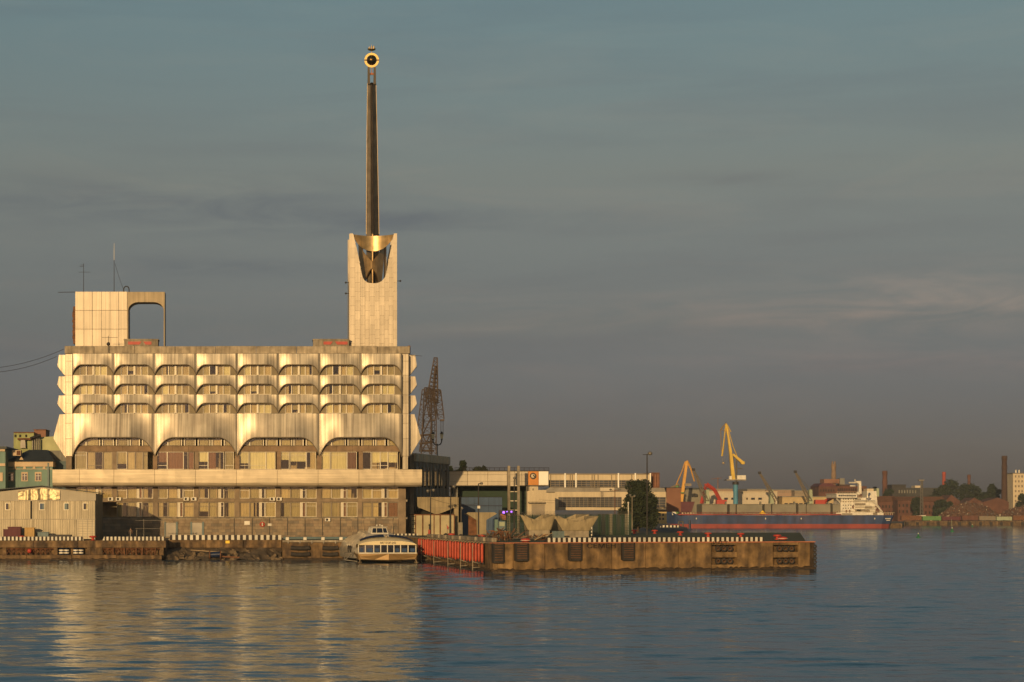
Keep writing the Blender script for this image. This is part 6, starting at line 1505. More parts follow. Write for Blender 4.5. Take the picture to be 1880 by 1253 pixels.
slab_px(MB(), [(1243.5, 940), (1241, 921.5), (1275.5, 921.5), (1270, 940)], YSH + 3, YSH + 12).build('fore_hopper', M['maroon'], SHP)
MB().hexa([S(1238, 946, 5), S(1246, 946, 5), S(1246, 946, 9), S(1238, 946, 9)], [S(1236, 920, 6), S(1240, 920, 6), S(1240, 920, 8), S(1236, 920, 8)]).build('foremast_house', M['white'], SHP)
for px in range(1252, 1275, 5): MB().pbox(px, px + 2.5, 941, 944, YSH + 2.5, YSH + 4).build('winch', M['cream_wall'], SHP)
slab_px(MB(), [(1344 + 70 - 20, 943.3), (1400, 937.5), (1406, 943.3)], YSH + 1.2, YSH + 1.6).build('hatch_gear', M['ylw'], SHP)
for px in (1278.5, 1405.5, 1471, 1606): MB().pbox(px - .7, px + .7, 951, 954, YSH - .06 - (0), YSH - .0).build('draught_mark', M['white'], SHP)
# bridge house
BH = MB().pbox(1543, 1607, 923, 946, YSH + 2, YSH + 16).build('house_lower', M['white'], SHP)
H2 = MB().pbox(1544, 1569, 909.5, 923, YSH + 2.3, YSH + 15.5).build('house_upper', M['white'], SHP)
MB().pbox(1570, 1590, 914, 923, YSH + 4, YSH + 15).build('house_aft', M['white'], SHP)
brd = MB().pbox(1536, 1574, 907.5, 914.5, YSH - .5, YSH + 18.5).build('bridge_deck', M['white'], SHP, bevel=.2)
MB().pbox(1535, 1576, 906.3, 907.4, YSH - .6, YSH + 18.6).build('bridge_roof', M['white'], SHP)
for k in range(9): MB().pbox(1539.5 + 3.6*k, 1542.3 + 3.6*k, 909, 911.8, YSH - .6, YSH - .51).build('bridge_window', M['boatglass'], brd)
for r, y in enumerate((917, 921.5, 928, 933.5)):
    for k in range(5): MB().pbox(1547.5 + 4.6*k, 1549.2 + 4.6*k, y - .9, y + .9, YSH + 1.9 if r > 1 else YSH + 2.2, YSH + 2.0 if r > 1 else YSH + 2.3).build('porthole', M['boatglass'], BH)
for y in (926.5, 938): MB().pbox(1570, 1589, y - 2.2, y + 1.8, YSH + 1.8, YSH + 2.02).build('deck_opening', M['framedark'], BH)
for y in (918.5, 930, 935, 941): MB().pbox(1568, 1607, y - .35, y + .35, YSH + .8, YSH + 2.2).build('deck_edge', M['white'], BH)
MB().pbox(1535, 1622, 941.5, 946, YSH + 1.2, YSH + 16.5).build('poop_deck_house', M['white'], SHP)
MB().bar(S(1537, 916, 1), S(1545, 924, 2), .35).build('wing_brace', M['white'], SHP)
slab_px(MB(), [(1577, 907), (1577, 889), (1572, 886), (1572, 883.5), (1581, 883.5), (1582, 907)], YSH + 8, YSH + 10.5).build('radar_mast', M['white'], SHP)
for a, b in (((1568, 886), (1583, 886)), ((1570, 892), (1580, 892)), ((1579.5, 884), (1579.5, 880))): MB().bar(S(*a, 9), S(*b, 9), .3).build('mast_arm', M['white'], SHP)
MB().sphere(S(1584.5, 906, 8), 1.0, 8).build('radome', M['white'], SHP)
fn = slab_px(MB(), [(1591, 926), (1592, 902), (1609, 902), (1611, 926)], YSH + 4, YSH + 12).build('funnel', M['white'], SHP)
MB().pbox(1609.5, 1614, 897, 912, YSH + 5, YSH + 11).build('funnel_aft', M['palegreen'], fn); MB().pbox(1592, 1604, 897.5, 902, YSH + 5, YSH + 11).build('funnel_top', M['cream_wall'], fn)
MB().cyl(S(1603, 902, 7), S(1606, 896.5, 7), .7).cyl(S(1608, 901, 8), S(1610, 897, 8), .6).build('exhaust', M['black'], fn)
mb = MB().cyl(S(1599.5, 905.5, 3.8), S(1599.5, 917.5, 3.8), .28).bar(S(1597.6, 909.5, 3.8), S(1601.4, 909.5, 3.8), .16); mb.tube([S(1599.5 + 3.4*math.sin(math.pi*(k/8 - .5)*.95), 914.3 + 3.6*math.cos(math.pi*(k/8 - .5)*.95), 3.8) for k in range(9)], .28)
mb.tube([S(1599.5 + 2.4*math.sin(math.pi*k/6), 907.5 - 2.2*math.cos(math.pi*k/6), 3.8) for k in range(7)], .24); mb.build('anchor_emblem', M['shipblue'], fn)
lf = MB().hexa([S(1607, 927, 2), S(1620.5, 938.5, 2), S(1620.5, 938.5, 5), S(1607, 927, 5)], [S(1609.5, 924.5, 2.3), S(1622, 935.5, 2.3), S(1622, 935.5, 4.7), S(1609.5, 924.5, 4.7)]).build('lifeboat', M['fender'], SHP, bevel=.4)
MB().bar(S(1605, 922, 1.6), S(1622, 940.5, 1.6), .35).bar(S(1610, 921.5, 4), S(1623, 936, 5), .3).bar(S(1620, 937, 3), S(1621, 946, 3), .4).bar(S(1612, 932, 3), S(1606, 944, 3), .3).build('launch_ramp', M['white'], SHP)
for px in range(1626, 1646, 4): MB().bar(S(px, 946, 3), S(px, 941.5, 3), .12).build('rail_post', M['cream_wall'], SHP)
MB().bar(S(1624, 942, 3), S(1646, 942, 3), .1).build('handrail', M['cream_wall'], SHP)
for w, y in ((11, 952.5), (7, 955.6)):
    for j in range(int(w/1.7)): MB().pbox(1631 - w/2 + j*1.7, 1631 - w/2 + j*1.7 + 1.2, y - .8, y + .8, YSH - .1, YSH + .2).build('name_letter', M['white'], SHP)
def deck_crane(root, top, foot, ped):
    d = 8
    MB().hexa([S(ped - 3.4, 925, 7), S(ped + 3.4, 925, 7), S(ped + 3.4, 925, 11), S(ped - 3.4, 925, 11)], [S(ped - 2.6, 899, 7.3), S(ped + 2.6, 899, 7.3), S(ped + 2.6, 899, 10.7), S(ped - 2.6, 899, 10.7)]).build('crane_house', M['palegreen'], root)
    a, b = S(*foot, 6), S(*top, 6); mb = MB(); u = Vector((0, 1, 0)); s_ = (b - a).cross(u).normalized()
    for q in (-1, 1): mb.bar(a + s_*q*.8, b + s_*q*.2, .24); mb.bar(a + s_*q*.8 + u*1.6, b + s_*q*.2 + u*.6, .2)
    for k in range(14): t0, t1 = k/14, (k+1)/14; mb.bar(a.lerp(b, t0) + s_*(.8 - .6*t0)*(1 if k % 2 else -1), a.lerp(b, t1) + s_*(.8 - .6*t1)*(-1 if k % 2 else 1), .12)
    mb.build('jib', M['framedark'], root)
    mb = MB(); mb.cyl(b, S(ped, 899, 8), .07, n=4).cyl(b + Vector((0, .5, 0)), S(ped + 2, 899, 9), .07, n=4).cyl(b, S(ped - 3, 908, 8), .05, n=4).build('rope', M['steel'], root)
    MB().box(b.x - .6, b.x + .6, b.y - .5, b.y + .9, b.z - .6, b.z + .6).build('sheave', M['black'], root)
for top, foot, ped in (((1278, 862), (1303, 921), 1305), ((1400, 868), (1432, 921), 1424), ((1466, 866), (1494, 921), 1496)): deck_crane(SHP, top, foot, ped)

# ------------------------------------------------------------------ harbour cranes and sheds behind the ship
YC1 = 1040.0
def C1(px, py, d=0): return Vector((wx(px, YC1), YC1 + d, wz(py, YC1)))
HC = thing('portal_crane', 'tall yellow harbour crane on a blue column behind the ship', 'crane', (wx(1350, YC1), YC1, 2.3))
MB().cyl((wx(1350.5, YC1), YC1, 2.3), C1(1350.5, 890), 1.25, 1.15, 14).build('column', M['craneblue'], HC); MB().cyl(C1(1350.5, 890), C1(1350.5, 885), 1.7, 1.5, 14).build('slewing_ring', M['black'], HC)
MB().box(wx(1352, YC1), wx(1368, YC1), YC1 - 2, YC1 + 3, wz(881, YC1), wz(873, YC1)).build('machinery_house', M['white'], HC, bevel=.15); MB().box(wx(1337.5, YC1), wx(1342, YC1), YC1 - 2, YC1, wz(881, YC1), wz(874.5, YC1)).build('cab', M['white'], HC); MB().pbox(1334, 1370, 880.5, 882.5, YC1 - 2.5, YC1 + 3).build('platform', M['steel'], HC)
MB().hexa([C1(1343, 882, -1), C1(1349.5, 882, -1), C1(1349.5, 882, 1), C1(1343, 882, 1)], [C1(1338.6, 830, -1), C1(1343.4, 830, -1), C1(1343.4, 830, 1), C1(1338.6, 830, 1)]).hexa([C1(1338.6, 830, -1), C1(1343.4, 830, -1), C1(1343.4, 830, 1), C1(1338.6, 830, 1)], [C1(1332, 779, -.4), C1(1334, 779, -.4), C1(1334, 779, .4), C1(1332, 779, .4)]).build('main_boom', M['yellow'], HC)
MB().bar(C1(1333, 778), C1(1327.5, 826), .34).bar(C1(1327.5, 826), C1(1325.5, 838), .4).build('fly_jib', M['yellow'], HC); MB().bar(C1(1333, 777), C1(1323, 789), .3).bar(C1(1323, 789), C1(1325, 830), .22).bar(C1(1323, 789), C1(1340, 793), .2).build('jib_stay', M['trim'], HC)
MB().bar(C1(1334, 778), C1(1346, 820), .2).bar(C1(1346, 820), C1(1354, 840), .2).bar(C1(1335, 780), C1(1342, 793), .2).build('tie_rod', M['yellow'], HC)
MB().hexa([C1(1344, 836, -1), C1(1346, 833, -1), C1(1346, 833, 1), C1(1344, 836, 1)], [C1(1361, 851.5, -1.2), C1(1366, 849, -1.2), C1(1366, 849, 1.2), C1(1361, 851.5, 1.2)]).build('counterweight_arm', M['yellow'], HC); MB().box(wx(1360, YC1), wx(1366.5, YC1), YC1 - 1.4, YC1 + 1.4, wz(853, YC1), wz(847.5, YC1)).build('counterweight', M['yellow'], HC, bevel=.3)
MB().bar(C1(1352, 885), C1(1352, 842), .4).bar(C1(1346, 862), C1(1363, 860), .2).bar(C1(1346, 880), C1(1347, 840), .18).build('rear_mast', M['steel'], HC)
MB().cyl(C1(1325.5, 838), C1(1327, 848), .06, n=4).sphere(C1(1328, 850.5), .7, 6).build('hook', M['trim'], HC)
YC3 = 1048.0
def C3(px, py, d=0): return Vector((wx(px, YC3), YC3 + d, wz(py, YC3)))
H3 = thing('portal_crane', 'shorter orange harbour crane with green column left of the yellow one', 'crane', (wx(1243, YC3), YC3, 2.3))
MB().cyl((wx(1243, YC3), YC3, 2.3), C3(1243, 892), 1.0, .9, 12).build('column', M['cranegreen'], H3)
MB().hexa([C3(1247, 924, -1), C3(1253, 924, -1), C3(1253, 924, 1), C3(1247, 924, 1)], [C3(1258.5, 847, -.5), C3(1263, 847, -.5), C3(1263, 847, .5), C3(1258.5, 847, .5)]).build('main_boom', M['craneorange'], H3)
MB().bar(C3(1261, 846), C3(1268, 860), .5).bar(C3(1268, 860), C3(1275, 884), .38).build('fly_jib', M['craneorange'], H3); MB().bar(C3(1258, 848), C3(1252, 866), .26).bar(C3(1252, 866), C3(1239, 896), .26).build('tie_rod', M['craneorange'], H3); MB().bar(C3(1231, 897), C3(1247, 890), .7).build('counterweight_arm', M['trim'], H3); MB().box(wx(1256, YC3), wx(1268, YC3), YC3 - 2, YC3 + 2, wz(893, YC3), wz(888, YC3)).build('machinery_house', M['framedark'], H3)
MB().pbox(1232, 1256, 904, 906, YC3 - 3, YC3 + 3).build('platform', M['cranegreen'], H3); MB().box(wx(1227, YC3), wx(1236, YC3), YC3 - 2, YC3 + 2, wz(930, YC3), wz(921, YC3)).build('winch_house', M['cranegreen'], H3)
def excavator(label, pts, Y, r=.8):
    e = thing('material_handler', label, 'crane', (wx(pts[-1][0], Y), Y, 2.3), 'red cargo handlers')
    for a, b in zip(pts, pts[1:]): MB().bar(P(*a, Y), P(*b, Y), r).build('boom', M['red'], e)
    x = wx(pts[-1][0], Y); MB().box(x - 3, x + 2, Y - 1.5, Y + 2, wz(930, Y), wz(918, Y)).build('cab', M['red'], e, bevel=.2); MB().box(x - 4, x + 3, Y - 2, Y + 2.5, 2.3, wz(930, Y)).build('undercarriage', M['black'], e)
excavator('red cargo handler with folded boom behind the ship foredeck', ((1288, 925), (1297, 889), (1312, 900), (1326, 926)), 1032, .9); excavator('red cargo handler boom beside the ship bridge house', ((1538, 908), (1515, 921), (1507, 927)), 1032, .9)
def shed(name, label, px0, px1, py0, py1, Y, dep, mat, roofmat=None, wins=(), wy=(914, 918), roofh=1.5):
    s = thing(name, label, 'building', (wx((px0+px1)/2, Y), Y, 2.3))
    MB().box(wx(px0, Y), wx(px1, Y), Y, Y + dep, 2.3, wz(py0, Y)).build('wall', mat, s)
    MB().pbox(px0 - .5, px1 + .5, py0 - roofh, py0 - .05, Y - .4, Y + dep).build('roof', roofmat or mat, s)
    for a, b in wins: 
        w = MB().pbox(a, b, wy[0], wy[1], Y - .25, Y - .02).build('window', M['framedark'], s); MB().pbox(a + .4, b - .4, wy[0] + .4, wy[1] - .4, Y - .3, Y - .26).build('pane', M['boatglass'], w)
    return s
shed('white_warehouse', 'long white warehouse with small dark windows behind the cranes', 1293, 1427, 904, 930, 1070, 30, M['palewall'], M['cream_wall'], [(1318 + k*0, 1320) for k in range(0)] + [(1329.5, 1336.5), (1342.5, 1346.5), (1370, 1373), (1379, 1386), (1392, 1399)])
shed('tan_warehouse', 'low tan warehouse behind the ship bridge', 1436, 1536, 913, 930, 1075, 30, pm('tan_wall', (.48,.36,.19), .8, var=.12), M['greywall'], [(1440 + 9*k, 1447 + 9*k) for k in range(10)], (924, 926.5))
shed('grey_store', 'grey panelled store behind the orange crane', 1252, 1312, 899, 930, 1082, 25, M['hatch'], M['roof'], (), roofh=3)
for i, (a, b, y, Yd, lab) in enumerate(((1372, 1405, 899.5, 1500, 'pale distant block left of the second deck crane'), (1406, 1458, 900.5, 1520, 'long pale distant block between the deck cranes'), (1459, 1503, 902, 1510, 'pale distant block right of the third deck crane'), (1312, 1345, 899, 1480, 'pale distant block left of the yellow crane column'))):
    s = shed('distant_block', lab, a, b, y, 930, Yd, 30, pm('distant_render', (.30 + .05*(i % 2), .24, .17), .9, var=.2, vs=.1), M['greywall'])
    n = int((b - a)/4)
    for k in range(n): MB().pbox(a + 1.2 + k*4, a + 3.4 + k*4, y + 2, y + 4.5, Yd - .3, Yd - .05).build('window', M['framedark'], s)
t_ = thing('lattice_mast_crane', 'tiny red tower crane on the skyline left of the yellow crane', 'crane', P(1318, 900, 1600)); MB().bar(P(1318, 905, 1600), P(1318, 877, 1600), .35).build('tower', M['pinkbrick'], t_); MB().bar(P(1306, 880, 1600), P(1325, 878, 1600), .25).build('jib', M['pinkbrick'], t_)

# ------------------------------------------------------------------ brick works and chimneys on the skyline
def chimney(label, px, py0, py1, w0, w1, Y, mat, crown=True, twin=False):
    c = thing('chimney', label, 'chimney', (wx(px, Y), Y, 2.3)); r0, r1 = w0*Y/F/2, w1*Y/F/2
    MB().cyl((wx(px, Y), Y, 2.3), P(px, py0, Y), r0, r1, 16).build('stack', mat, c)
    if crown:
        z = wz(py0, Y); x = wx(px, Y)
        MB().lathe((x, Y, z), [(r1*1.0, -9), (r1*1.18, -8), (r1*1.18, -6), (r1*1.03, -5.4)], 16).build('band', mat, c)
        MB().lathe((x, Y, z), [(r1*.99, -3), (r1*1.2, -2), (r1*1.2, -.3), (r1*1.05, .25), (r1*.7, .25)], 16).build('crown', mat, c)
    if twin:
        for s in (-1, 1): MB().cyl(P(px + s*2.2, py0, Y), P(px + s*2.2, py0 - 5, Y), r1*.35).build('flue', mat, c)
chimney('pale brick chimney with twin flues rising from the brick works', 1530.5, 852.5, 900, 10, 7.5, 1330, pm('tan_stack', (.25,.17,.11), .9), True, True); chimney('brown brick chimney right of the ship funnel', 1624.5, 865.5, 915, 10, 8, 1350, M['farbrick']); chimney('small bright red chimney above the dark tree mass', 1733, 867.5, 905, 7.5, 5.5, 1500, pm('red_stack', (.33,.06,.035), .8)); chimney('small brick chimney right of the tree mass', 1779, 872.5, 905, 6.6, 5.2, 1500, M['farbrick']); chimney('tallest dark chimney near the right edge', 1844, 838, 935, 12.5, 8.5, 1320, M['darkbrick'])
BW = thing('brick_works', 'red brick works with arched windows and purple roof behind the ship', 'building', (wx(1548, 1320), 1320, 2.3))
Yw_ = 1320
MB().pbox(1503, 1535, 893, 935, Yw_, Yw_ + 20).build('gable_wall', M['farbrick'], BW); slab_px(MB(), [(1502, 893.5), (1510, 887.5), (1526, 887.5), (1537, 893.5)], Yw_ - .5, Yw_ + 20).build('roof', M['maroon'], BW)
MB().pbox(1535, 1591, 893, 935, Yw_ + 2, Yw_ + 22).build('wall', M['farbrick'], BW); MB().pbox(1513, 1541, 880, 888, Yw_ + 6, Yw_ + 16).build('upper_storey', M['pinkbrick'], BW); MB().pbox(1542, 1551, 878.5, 894, Yw_ + 6, Yw_ + 12).build('silo', M['greywall'], BW)
MB().pbox(1540, 1562, 890, 893, Yw_ + 1.8, Yw_ + 20).build('parapet', M['darkbrick'], BW)
for r in range(2):
    for k in range(13): MB().pbox(1538 + 4*k, 1540 + 4*k, 897 + 7*r, 901.5 + 7*r, Yw_ + 1.7, Yw_ + 1.97).build('window', M['dark'], BW)
for k in range(6): MB().pbox(1506 + 4.8*k, 1508 + 4.8*k, 899, 903, Yw_ - .3, Yw_ - .03).build('window', M['dark'], BW)
random.seed(40)
DB = shed('dark_block', 'low dark factory block with pale window strips on the skyline', 1638, 1663, 891.5, 935, 1400, 20, M['black'], M['black']); MB().pbox(1663, 1722, 896, 935, 1402, 1420).build('wing', pm('dark_clad', (.05,.05,.05), .8), DB)
for k in range(7): MB().pbox(1650 + 5*k, 1652 + 5*k, 900, 906, 1399.6 if k < 3 else 1401.6, 1399.9 if k < 3 else 1401.9).build('window', M['greywall'], DB)
MB().pbox(1680, 1691, 892, 896, 1404, 1412).build('penthouse', M['palewall'], DB)
def brickshed(label, px0, px1, yw, yg, Y, gable=None, mat='farbrick', n=0):
    s = thing('brick_shed', label, 'building', (wx((px0+px1)/2, Y), Y, 2.3), 'old brick sheds on the far bank')
    MB().box(wx(px0, Y), wx(px1, Y), Y, Y + 18, 2.3, wz(yw, Y)).build('wall', M[mat], s)
    if gable: slab_px(MB(), [(px0 - .5, yw), (gable, yg), (px1 + .5, yw)], Y - .02, Y + 18).build('gable', M[mat], s); 
    else: MB().hexa([(wx(px0 - .5, Y), Y - .6, wz(yw, Y)), (wx(px1 + .5, Y), Y - .6, wz(yw, Y)), (wx(px1 + .5, Y), Y + 18, wz(yw, Y)), (wx(px0 - .5, Y), Y + 18, wz(yw, Y))], [(wx(px0 + 1, Y), Y + 6, wz(yg, Y)), (wx(px1 - 1, Y), Y + 6, wz(yg, Y)), (wx(px1 - 1, Y), Y + 12, wz(yg, Y)), (wx(px0 + 1, Y), Y + 12, wz(yg, Y))]).build('roof', M['rust'], s)
    for k in range(n): x = px0 + (px1 - px0)*(k + .5)/n; MB().pbox(x - 1.1, x + 1.1, yw + 7, yw + 12, Y - .3, Y - .03).build('window', M['dark'], s); MB().pbox(x - 1.1, x + 1.1, yw + 18, yw + 23, Y - .3, Y - .03).build('window', M['dark'], s)
    return s
brickshed('low brick shed behind the ship stern', 1606, 1648, 921, 911, 1300, None, 'farbrick', 7); brickshed('two-storey brick shed left of the light mast', 1648, 1690, 919, 912, 1290, None, 'farbrick', 6); brickshed('long brick shed right of the light mast', 1690, 1737, 921, 912, 1300, None, 'farbrick', 7); brickshed('brick gable shed with a small chimney stub', 1735, 1763, 921, 909, 1296, 1747); brickshed('second brick gable shed before the tree mass', 1773, 1808, 925, 914, 1300, 1789); brickshed('third brick shed below the tallest chimney', 1806, 1852, 922, 914, 1304, 1832)
WB = thing('white_tower_block', 'pale tower block with small windows at the right edge', 'building', (wx(1885, 1340), 1340, 2.3)); MB().box(wx(1860, 1340), wx(1915, 1340), 1340, 1360, 2.3, wz(870, 1340)).build('wall', M['cream_wall'], WB); MB().pbox(1859, 1916, 868.6, 870, 1339.5, 1360).build('roof', M['framedark'], WB)
for r in range(6):
    for k in range(6): MB().pbox(1863.5 + 6*k, 1866 + 6*k, 873 + 9*r, 877 + 9*r, 1339.7, 1339.97).build('window', M['framedark'], WB)
for px in (1865, 1871): MB().cyl(P(px, 869, 1342), P(px, 863, 1342), .5).build('vent', M['white'], WB)
for i, (px, py, w, Y, lab) in enumerate(((1722, 893, 36, 1390, 'dark tree on the left flank of the tree mass'), (1748, 885, 46, 1400, 'tallest dark tree of the far tree mass below the red chimney'), (1775, 892, 40, 1395, 'dark tree in the middle right of the far tree mass'), (1797, 895, 34, 1390, 'dark tree on the right flank of the far tree mass'),
        (1818, 891, 18, 1400, 'slim dark tree left of the tallest chimney'), (1829, 894, 14, 1410, 'narrow dark tree touching the tallest chimney'), (1856, 893, 16, 1400, 'dark tree between the tallest chimney and the tower block'), (1877, 908, 20, 1310, 'low dark tree before the pale tower block'), (1727, 920, 24, 1280, 'dark green tree before the long brick shed'), (1682, 915, 15, 1275, 'slim dark tree left of the light mast'), (1742, 923, 18, 1283, 'small green tree before the brick gable shed'), (1632, 900, 22, 1345, 'round dark tree at the foot of the brown chimney'))):
    tree('broadleaf_tree', lab, px, py, 945, w*1.3, Y, 2600, 60 + i, 1.0, 2.3, .6)
LM = thing('light_mast', 'slender lattice light mast before the brick sheds', 'light mast', (wx(1692, 1262), 1262, 2.3)); lattice(LM, (Vector((wx(1692, 1262), 1262, 2.3)), P(1692.3, 882, 1262)), 1.6, .9, 'mast', 'steel', 12, .16); MB().pbox(1687, 1697, 881, 883.5, 1261, 1263).build('lamp_frame', M['steel'], LM); MB().pbox(1687, 1700, 946.5, 949.5, 1255, 1260).build('footing', M['white'], LM)
# scrap heaps
def heap(label, px0, px1, ytop, Y, seed, n):
    rnd = random.Random(seed); mb = MB(); zt = wz(ytop, Y); x0, x1 = wx(px0, Y), wx(px1, Y)
    for i in range(n):
        u = rnd.random(); v = rnd.uniform(-1, 1); env = (math.sin(math.pi*min(1, max(0, u)))**.55)*(1 - .8*abs(v))
        c = Vector((x0 + (x1-x0)*u, Y + 12 + v*12, 2.3 + (zt - 2.3)*env*rnd.uniform(.75, 1.05))); s = rnd.uniform(.25, 1.1); d = Vector((rnd.gauss(0,1), rnd.gauss(0,1), rnd.gauss(0,1))).normalized(); e = d.orthogonal().normalized()
        mb.add([c - d*s, c + e*s*.5, c + d*s, c - e*s*.5 + Vector((0, 0, s*.3))], [(0,1,2,3)], rnd.choice([0,0,0,0,1,1,2,3] if rnd.random() < .8 else [0, 1]))
    rows = []
    for j in range(9):
        v = -1 + j/4; rows.append([(x0 + (x1-x0)*i/24, Y + 12 + v*12, 2.3 + (zt - 2.6)*(max(0, math.sin(math.pi*i/24))**.55)*(1 - .8*abs(v))) for i in range(25)])
    mb.grid(rows, 0, False)
    tag(mb.build('scrap_heap', [M['scrap'], M['rust'], M['steel'], M['palewall']], kind='stuff'), label, 'scrap heap')
heap('large heap of rusty scrap metal on the far bank', 1733, 1850, 922, 1262, 3, 4200); heap('second scrap heap at the right picture edge', 1838, 1960, 929, 1258, 4, 2600)
# freight wagons on the far quay
def wagon(label, px0, px1, mat, Y=1246, top=948):
    w = thing('freight_wagon', label, 'wagon', (wx((px0+px1)/2, Y), Y, 2.3), 'freight wagons on the far quay'); x0, x1 = wx(px0, Y), wx(px1, Y); z1 = wz(top, Y)
    MB().box(x0, x1, Y, Y + 3, 3.0, z1).build('body', mat, w); mb = MB()
    for k in range(8): x = x0 + (x1-x0)*(k + .5)/8; mb.box(x - .12, x + .12, Y - .12, Y - .01, 3.1, z1 - .1)
    mb.build('rib', mat, w)
    for a in (.15, .25, .75, .85): MB().cyl((x0 + (x1-x0)*a, Y + .2, 2.75), (x0 + (x1-x0)*a, Y + .4, 2.75), .45, n=10).build('wheel', M['black'], w)
wm = [M['rust'], M['cranegreen'], M['maroon'], M['farbrick'], M['framedark'], M['palegreen'], M['rust'], M['farbrick'], M['maroon']]
wn = ['rusty', 'dull green', 'maroon', 'brick red', 'dark brown', 'pale green', 'rust brown', 'faded red', 'dark maroon']
xs = [1655, 1694, 1730, 1766, 1798, 1830, 1860, 1890, 1920]
for k in range(8): wagon('%s freight wagon, %s from the left on the far quay' % (wn[k], ORD[k]), xs[k], xs[k+1] - 2, wm[k], 1246, 947 + (k % 3))
# buoys
def buoy(label, px, py, Y, s, lit):
    b = thing('channel_buoy', label, 'buoy', (wx(px, Y), Y, 0), 'green channel buoys'); x = wx(px, Y)
    MB().lathe((x, Y, 0), [(1.0*s, -.3), (1.05*s, .35*s), (.85*s, .5*s), (.4*s, .55*s), (.28*s, 1.7*s)], 12).build('float', M['buoy'], b)
    MB().lathe((x, Y, 1.7*s), [(.26*s, 0), (.2*s, .4*s), (.02, .55*s)], 10).build('lantern', M['lampwhite'] if lit else M['white'], b)
buoy('nearer green channel buoy with bright lantern', 1686, 988, 585, .62, False); buoy('farther pale green channel buoy', 1748, 977, 790, .75, False); buoy('tiny distant channel buoy near the far quay', 1785, 967.5, 1120, .6, False)
bb = bpy.data.objects['channel_buoy.001']; MB().cyl((wx(1748, 790), 790, .4), P(1747, 954, 790), .07, n=5).build('pole', M['palegreen'], bb)
# low far skyline so the land meets the sky
random.seed(77)
for i in range(26):
    px = 1215 + i*26.5 + random.uniform(-6, 6); Y = random.uniform(1750, 2300); h = random.uniform(7, 18)
    s = thing('skyline_house', 'low far house on the skyline, %s from the left' % ORD[i], 'building', (wx(px, Y), Y, 2.3), 'low houses on the far skyline')
    w = random.uniform(9, 15)*Y/F; x = wx(px, Y); m = random.choice([M['greywall'], M['farbrick'], M['cream_wall'], M['palewall'], M['pinkbrick']])
    MB().box(x - w, x + w, Y, Y + 20, 2.3, 2.3 + h).build('wall', m, s); MB().box(x - w - .5, x + w + .5, Y - .5, Y + 20.5, 2.3 + h, 3.2 + h).build('roof', random.choice([M['roof'], M['rust'], M['framedark']]), s)

# ------------------------------------------------------------------ evening haze over the harbour
hz = MB().box(-2700, 5200, -420, 3100, -3.5, 112).build('haze', None, kind='stuff')
hz['label'] = 'thin evening haze over the harbour'
hm = bpy.data.materials.new('haze_air'); hm.use_nodes = True; hn = hm.node_tree.nodes; hn.clear()
ho = hn.new('ShaderNodeOutputMaterial'); hv = hn.new('ShaderNodeVolumePrincipled'); hv.inputs['Density'].default_value = .00009; hv.inputs['Color'].default_value = (.72, .80, .92, 1); hv.inputs['Anisotropy'].default_value = .0
hm.node_tree.links.new(hv.outputs[0], ho.inputs['Volume']); hz.data.materials.clear(); hz.data.materials.append(hm)

# faint funnel smoke drifting left
pth = [(1606, 896, .8), (1597, 888, 1.6), (1582, 876, 3), (1566, 860, 5), (1550, 838, 8), (1543, 815, 11)]
rows = []
for i, (px, py, r) in enumerate(pth):
    c_ = P(px, py, 1008); rows.append([c_ + Vector((r*math.cos(t*math.pi/5)*1.3, r*math.sin(t*math.pi/5), r*.8*math.sin(t*math.pi/5 + .6))) for t in range(10)])
mb = MB().grid(rows, close=True); mb.add(rows[0], [tuple(range(10))]); mb.add(rows[-1], [tuple(range(10))])
sm = mb.build('smoke', None, kind='stuff'); tag(sm, 'faint dark smoke drifting up from the ship funnel', 'smoke')
sm_m = bpy.data.materials.new('funnel_smoke'); sm_m.use_nodes = True; hn = sm_m.node_tree.nodes; hn.clear(); ho = hn.new('ShaderNodeOutputMaterial'); hv = hn.new('ShaderNodeVolumePrincipled'); hv.inputs['Color'].default_value = (.12, .10, .09, 1)
g_ = hn.new('ShaderNodeNewGeometry'); nz_ = hn.new('ShaderNodeTexNoise'); nz_.inputs['Scale'].default_value = .12; nz_.inputs['Detail'].default_value = 3; mr_ = hn.new('ShaderNodeMapRange'); mr_.inputs[1].default_value = .42; mr_.inputs[2].default_value = .75; mr_.inputs[4].default_value = .010
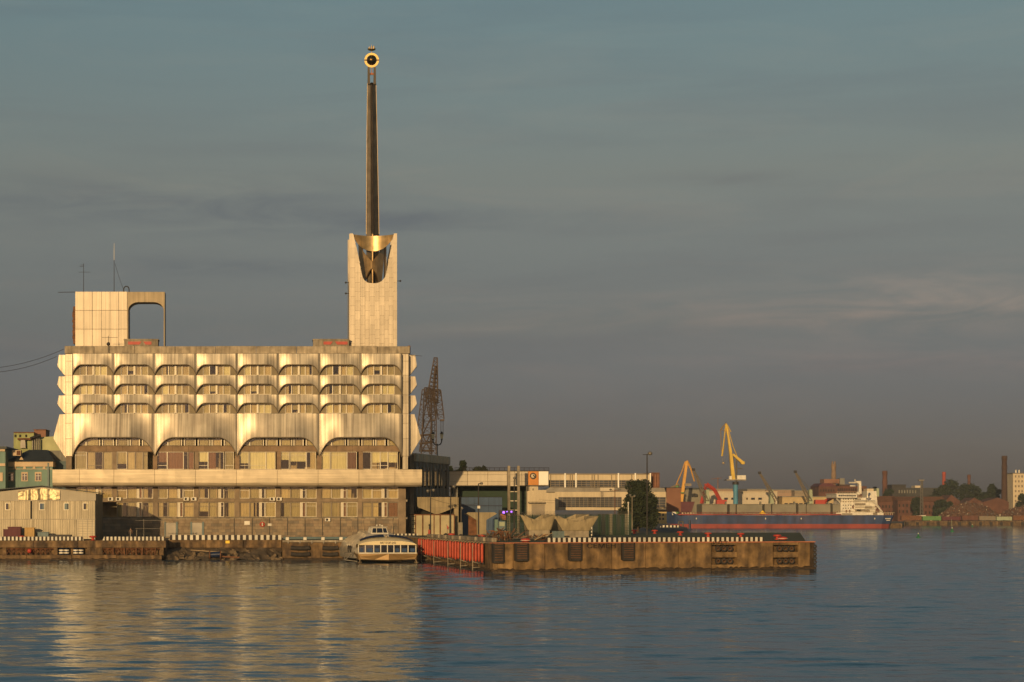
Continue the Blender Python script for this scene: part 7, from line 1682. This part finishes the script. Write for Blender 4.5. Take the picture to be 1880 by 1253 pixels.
LK = sm_m.node_tree.links; LK.new(g_.outputs['Position'], nz_.inputs['Vector']); LK.new(nz_.outputs[0], mr_.inputs[0]); LK.new(mr_.outputs[0], hv.inputs['Density']); LK.new(hv.outputs[0], ho.inputs['Volume']); sm.data.materials.clear(); sm.data.materials.append(sm_m)

# bridge house fittings
for y, x0, x1, d in ((906, 1536, 1575, -.6), (913.5, 1570, 1590, 3.8), (922.8, 1544, 1607, 1.9), (934.5, 1570, 1607, .7), (941, 1536, 1622, 1.1)):
    MB().cyl(S(x0, y - 2.2, d), S(x1, y - 2.2, d), .08, n=4).build('handrail', M['cream_wall'], SHP)
    for k in range(int((x1 - x0)/5) + 1): MB().cyl(S(x0 + 5*k, y, d), S(x0 + 5*k, y - 2.3, d), .07, n=4).build('rail_post', M['cream_wall'], SHP)
for x0, x1, y0, y1, d in ((1571, 1578, 924.5, 928.5, 1.95), (1580, 1588, 924.5, 928.5, 1.95), (1571, 1585, 915.5, 918, 3.9), (1590, 1603, 929, 934, 1.9), (1575, 1583, 936, 940, 1.9), (1590, 1599, 936.5, 940.5, 1.9), (1547, 1566, 942.8, 945.5, 1.1), (1604, 1612, 941.5, 945.8, 1.1)):
    MB().box(wx(x0, YSH), wx(x1, YSH), YSH + d - .1, YSH + d - .02, wz(y1, YSH), wz(y0, YSH)).build('deck_recess', M['framedark'], BH)
for px, y in ((1556, 939), (1562, 939), (1568, 931), (1595, 938.5)): MB().box(wx(px, YSH) - .4, wx(px, YSH) + .4, YSH + 1.85, YSH + 1.96, wz(y + 3, YSH), wz(y - 2.5, YSH)).build('door', M['rust'], BH)
for px in (1337.8, 1402, 1464.5, 1527): MB().hexa([S(px - 1.2, 944, 5), S(px + 1.2, 944, 5), S(px + 1.2, 944, 8), S(px - 1.2, 944, 8)], [S(px - 1, 921, 5.5), S(px + 1, 921, 5.5), S(px + 1, 921, 7.5), S(px - 1, 921, 7.5)]).build('vent_post', M['hatch'], SHP)
for k in range(38): MB().cyl(S(1250 + 7.7*k, 944, .5), S(1250 + 7.7*k, 940.8, .5), .07, n=4).build('rail_post', M['shipred'], SHP)
MB().cyl(S(1248, 941, .5), S(1540, 941, .5), .07, n=4).build('handrail', M['shipred'], SHP)
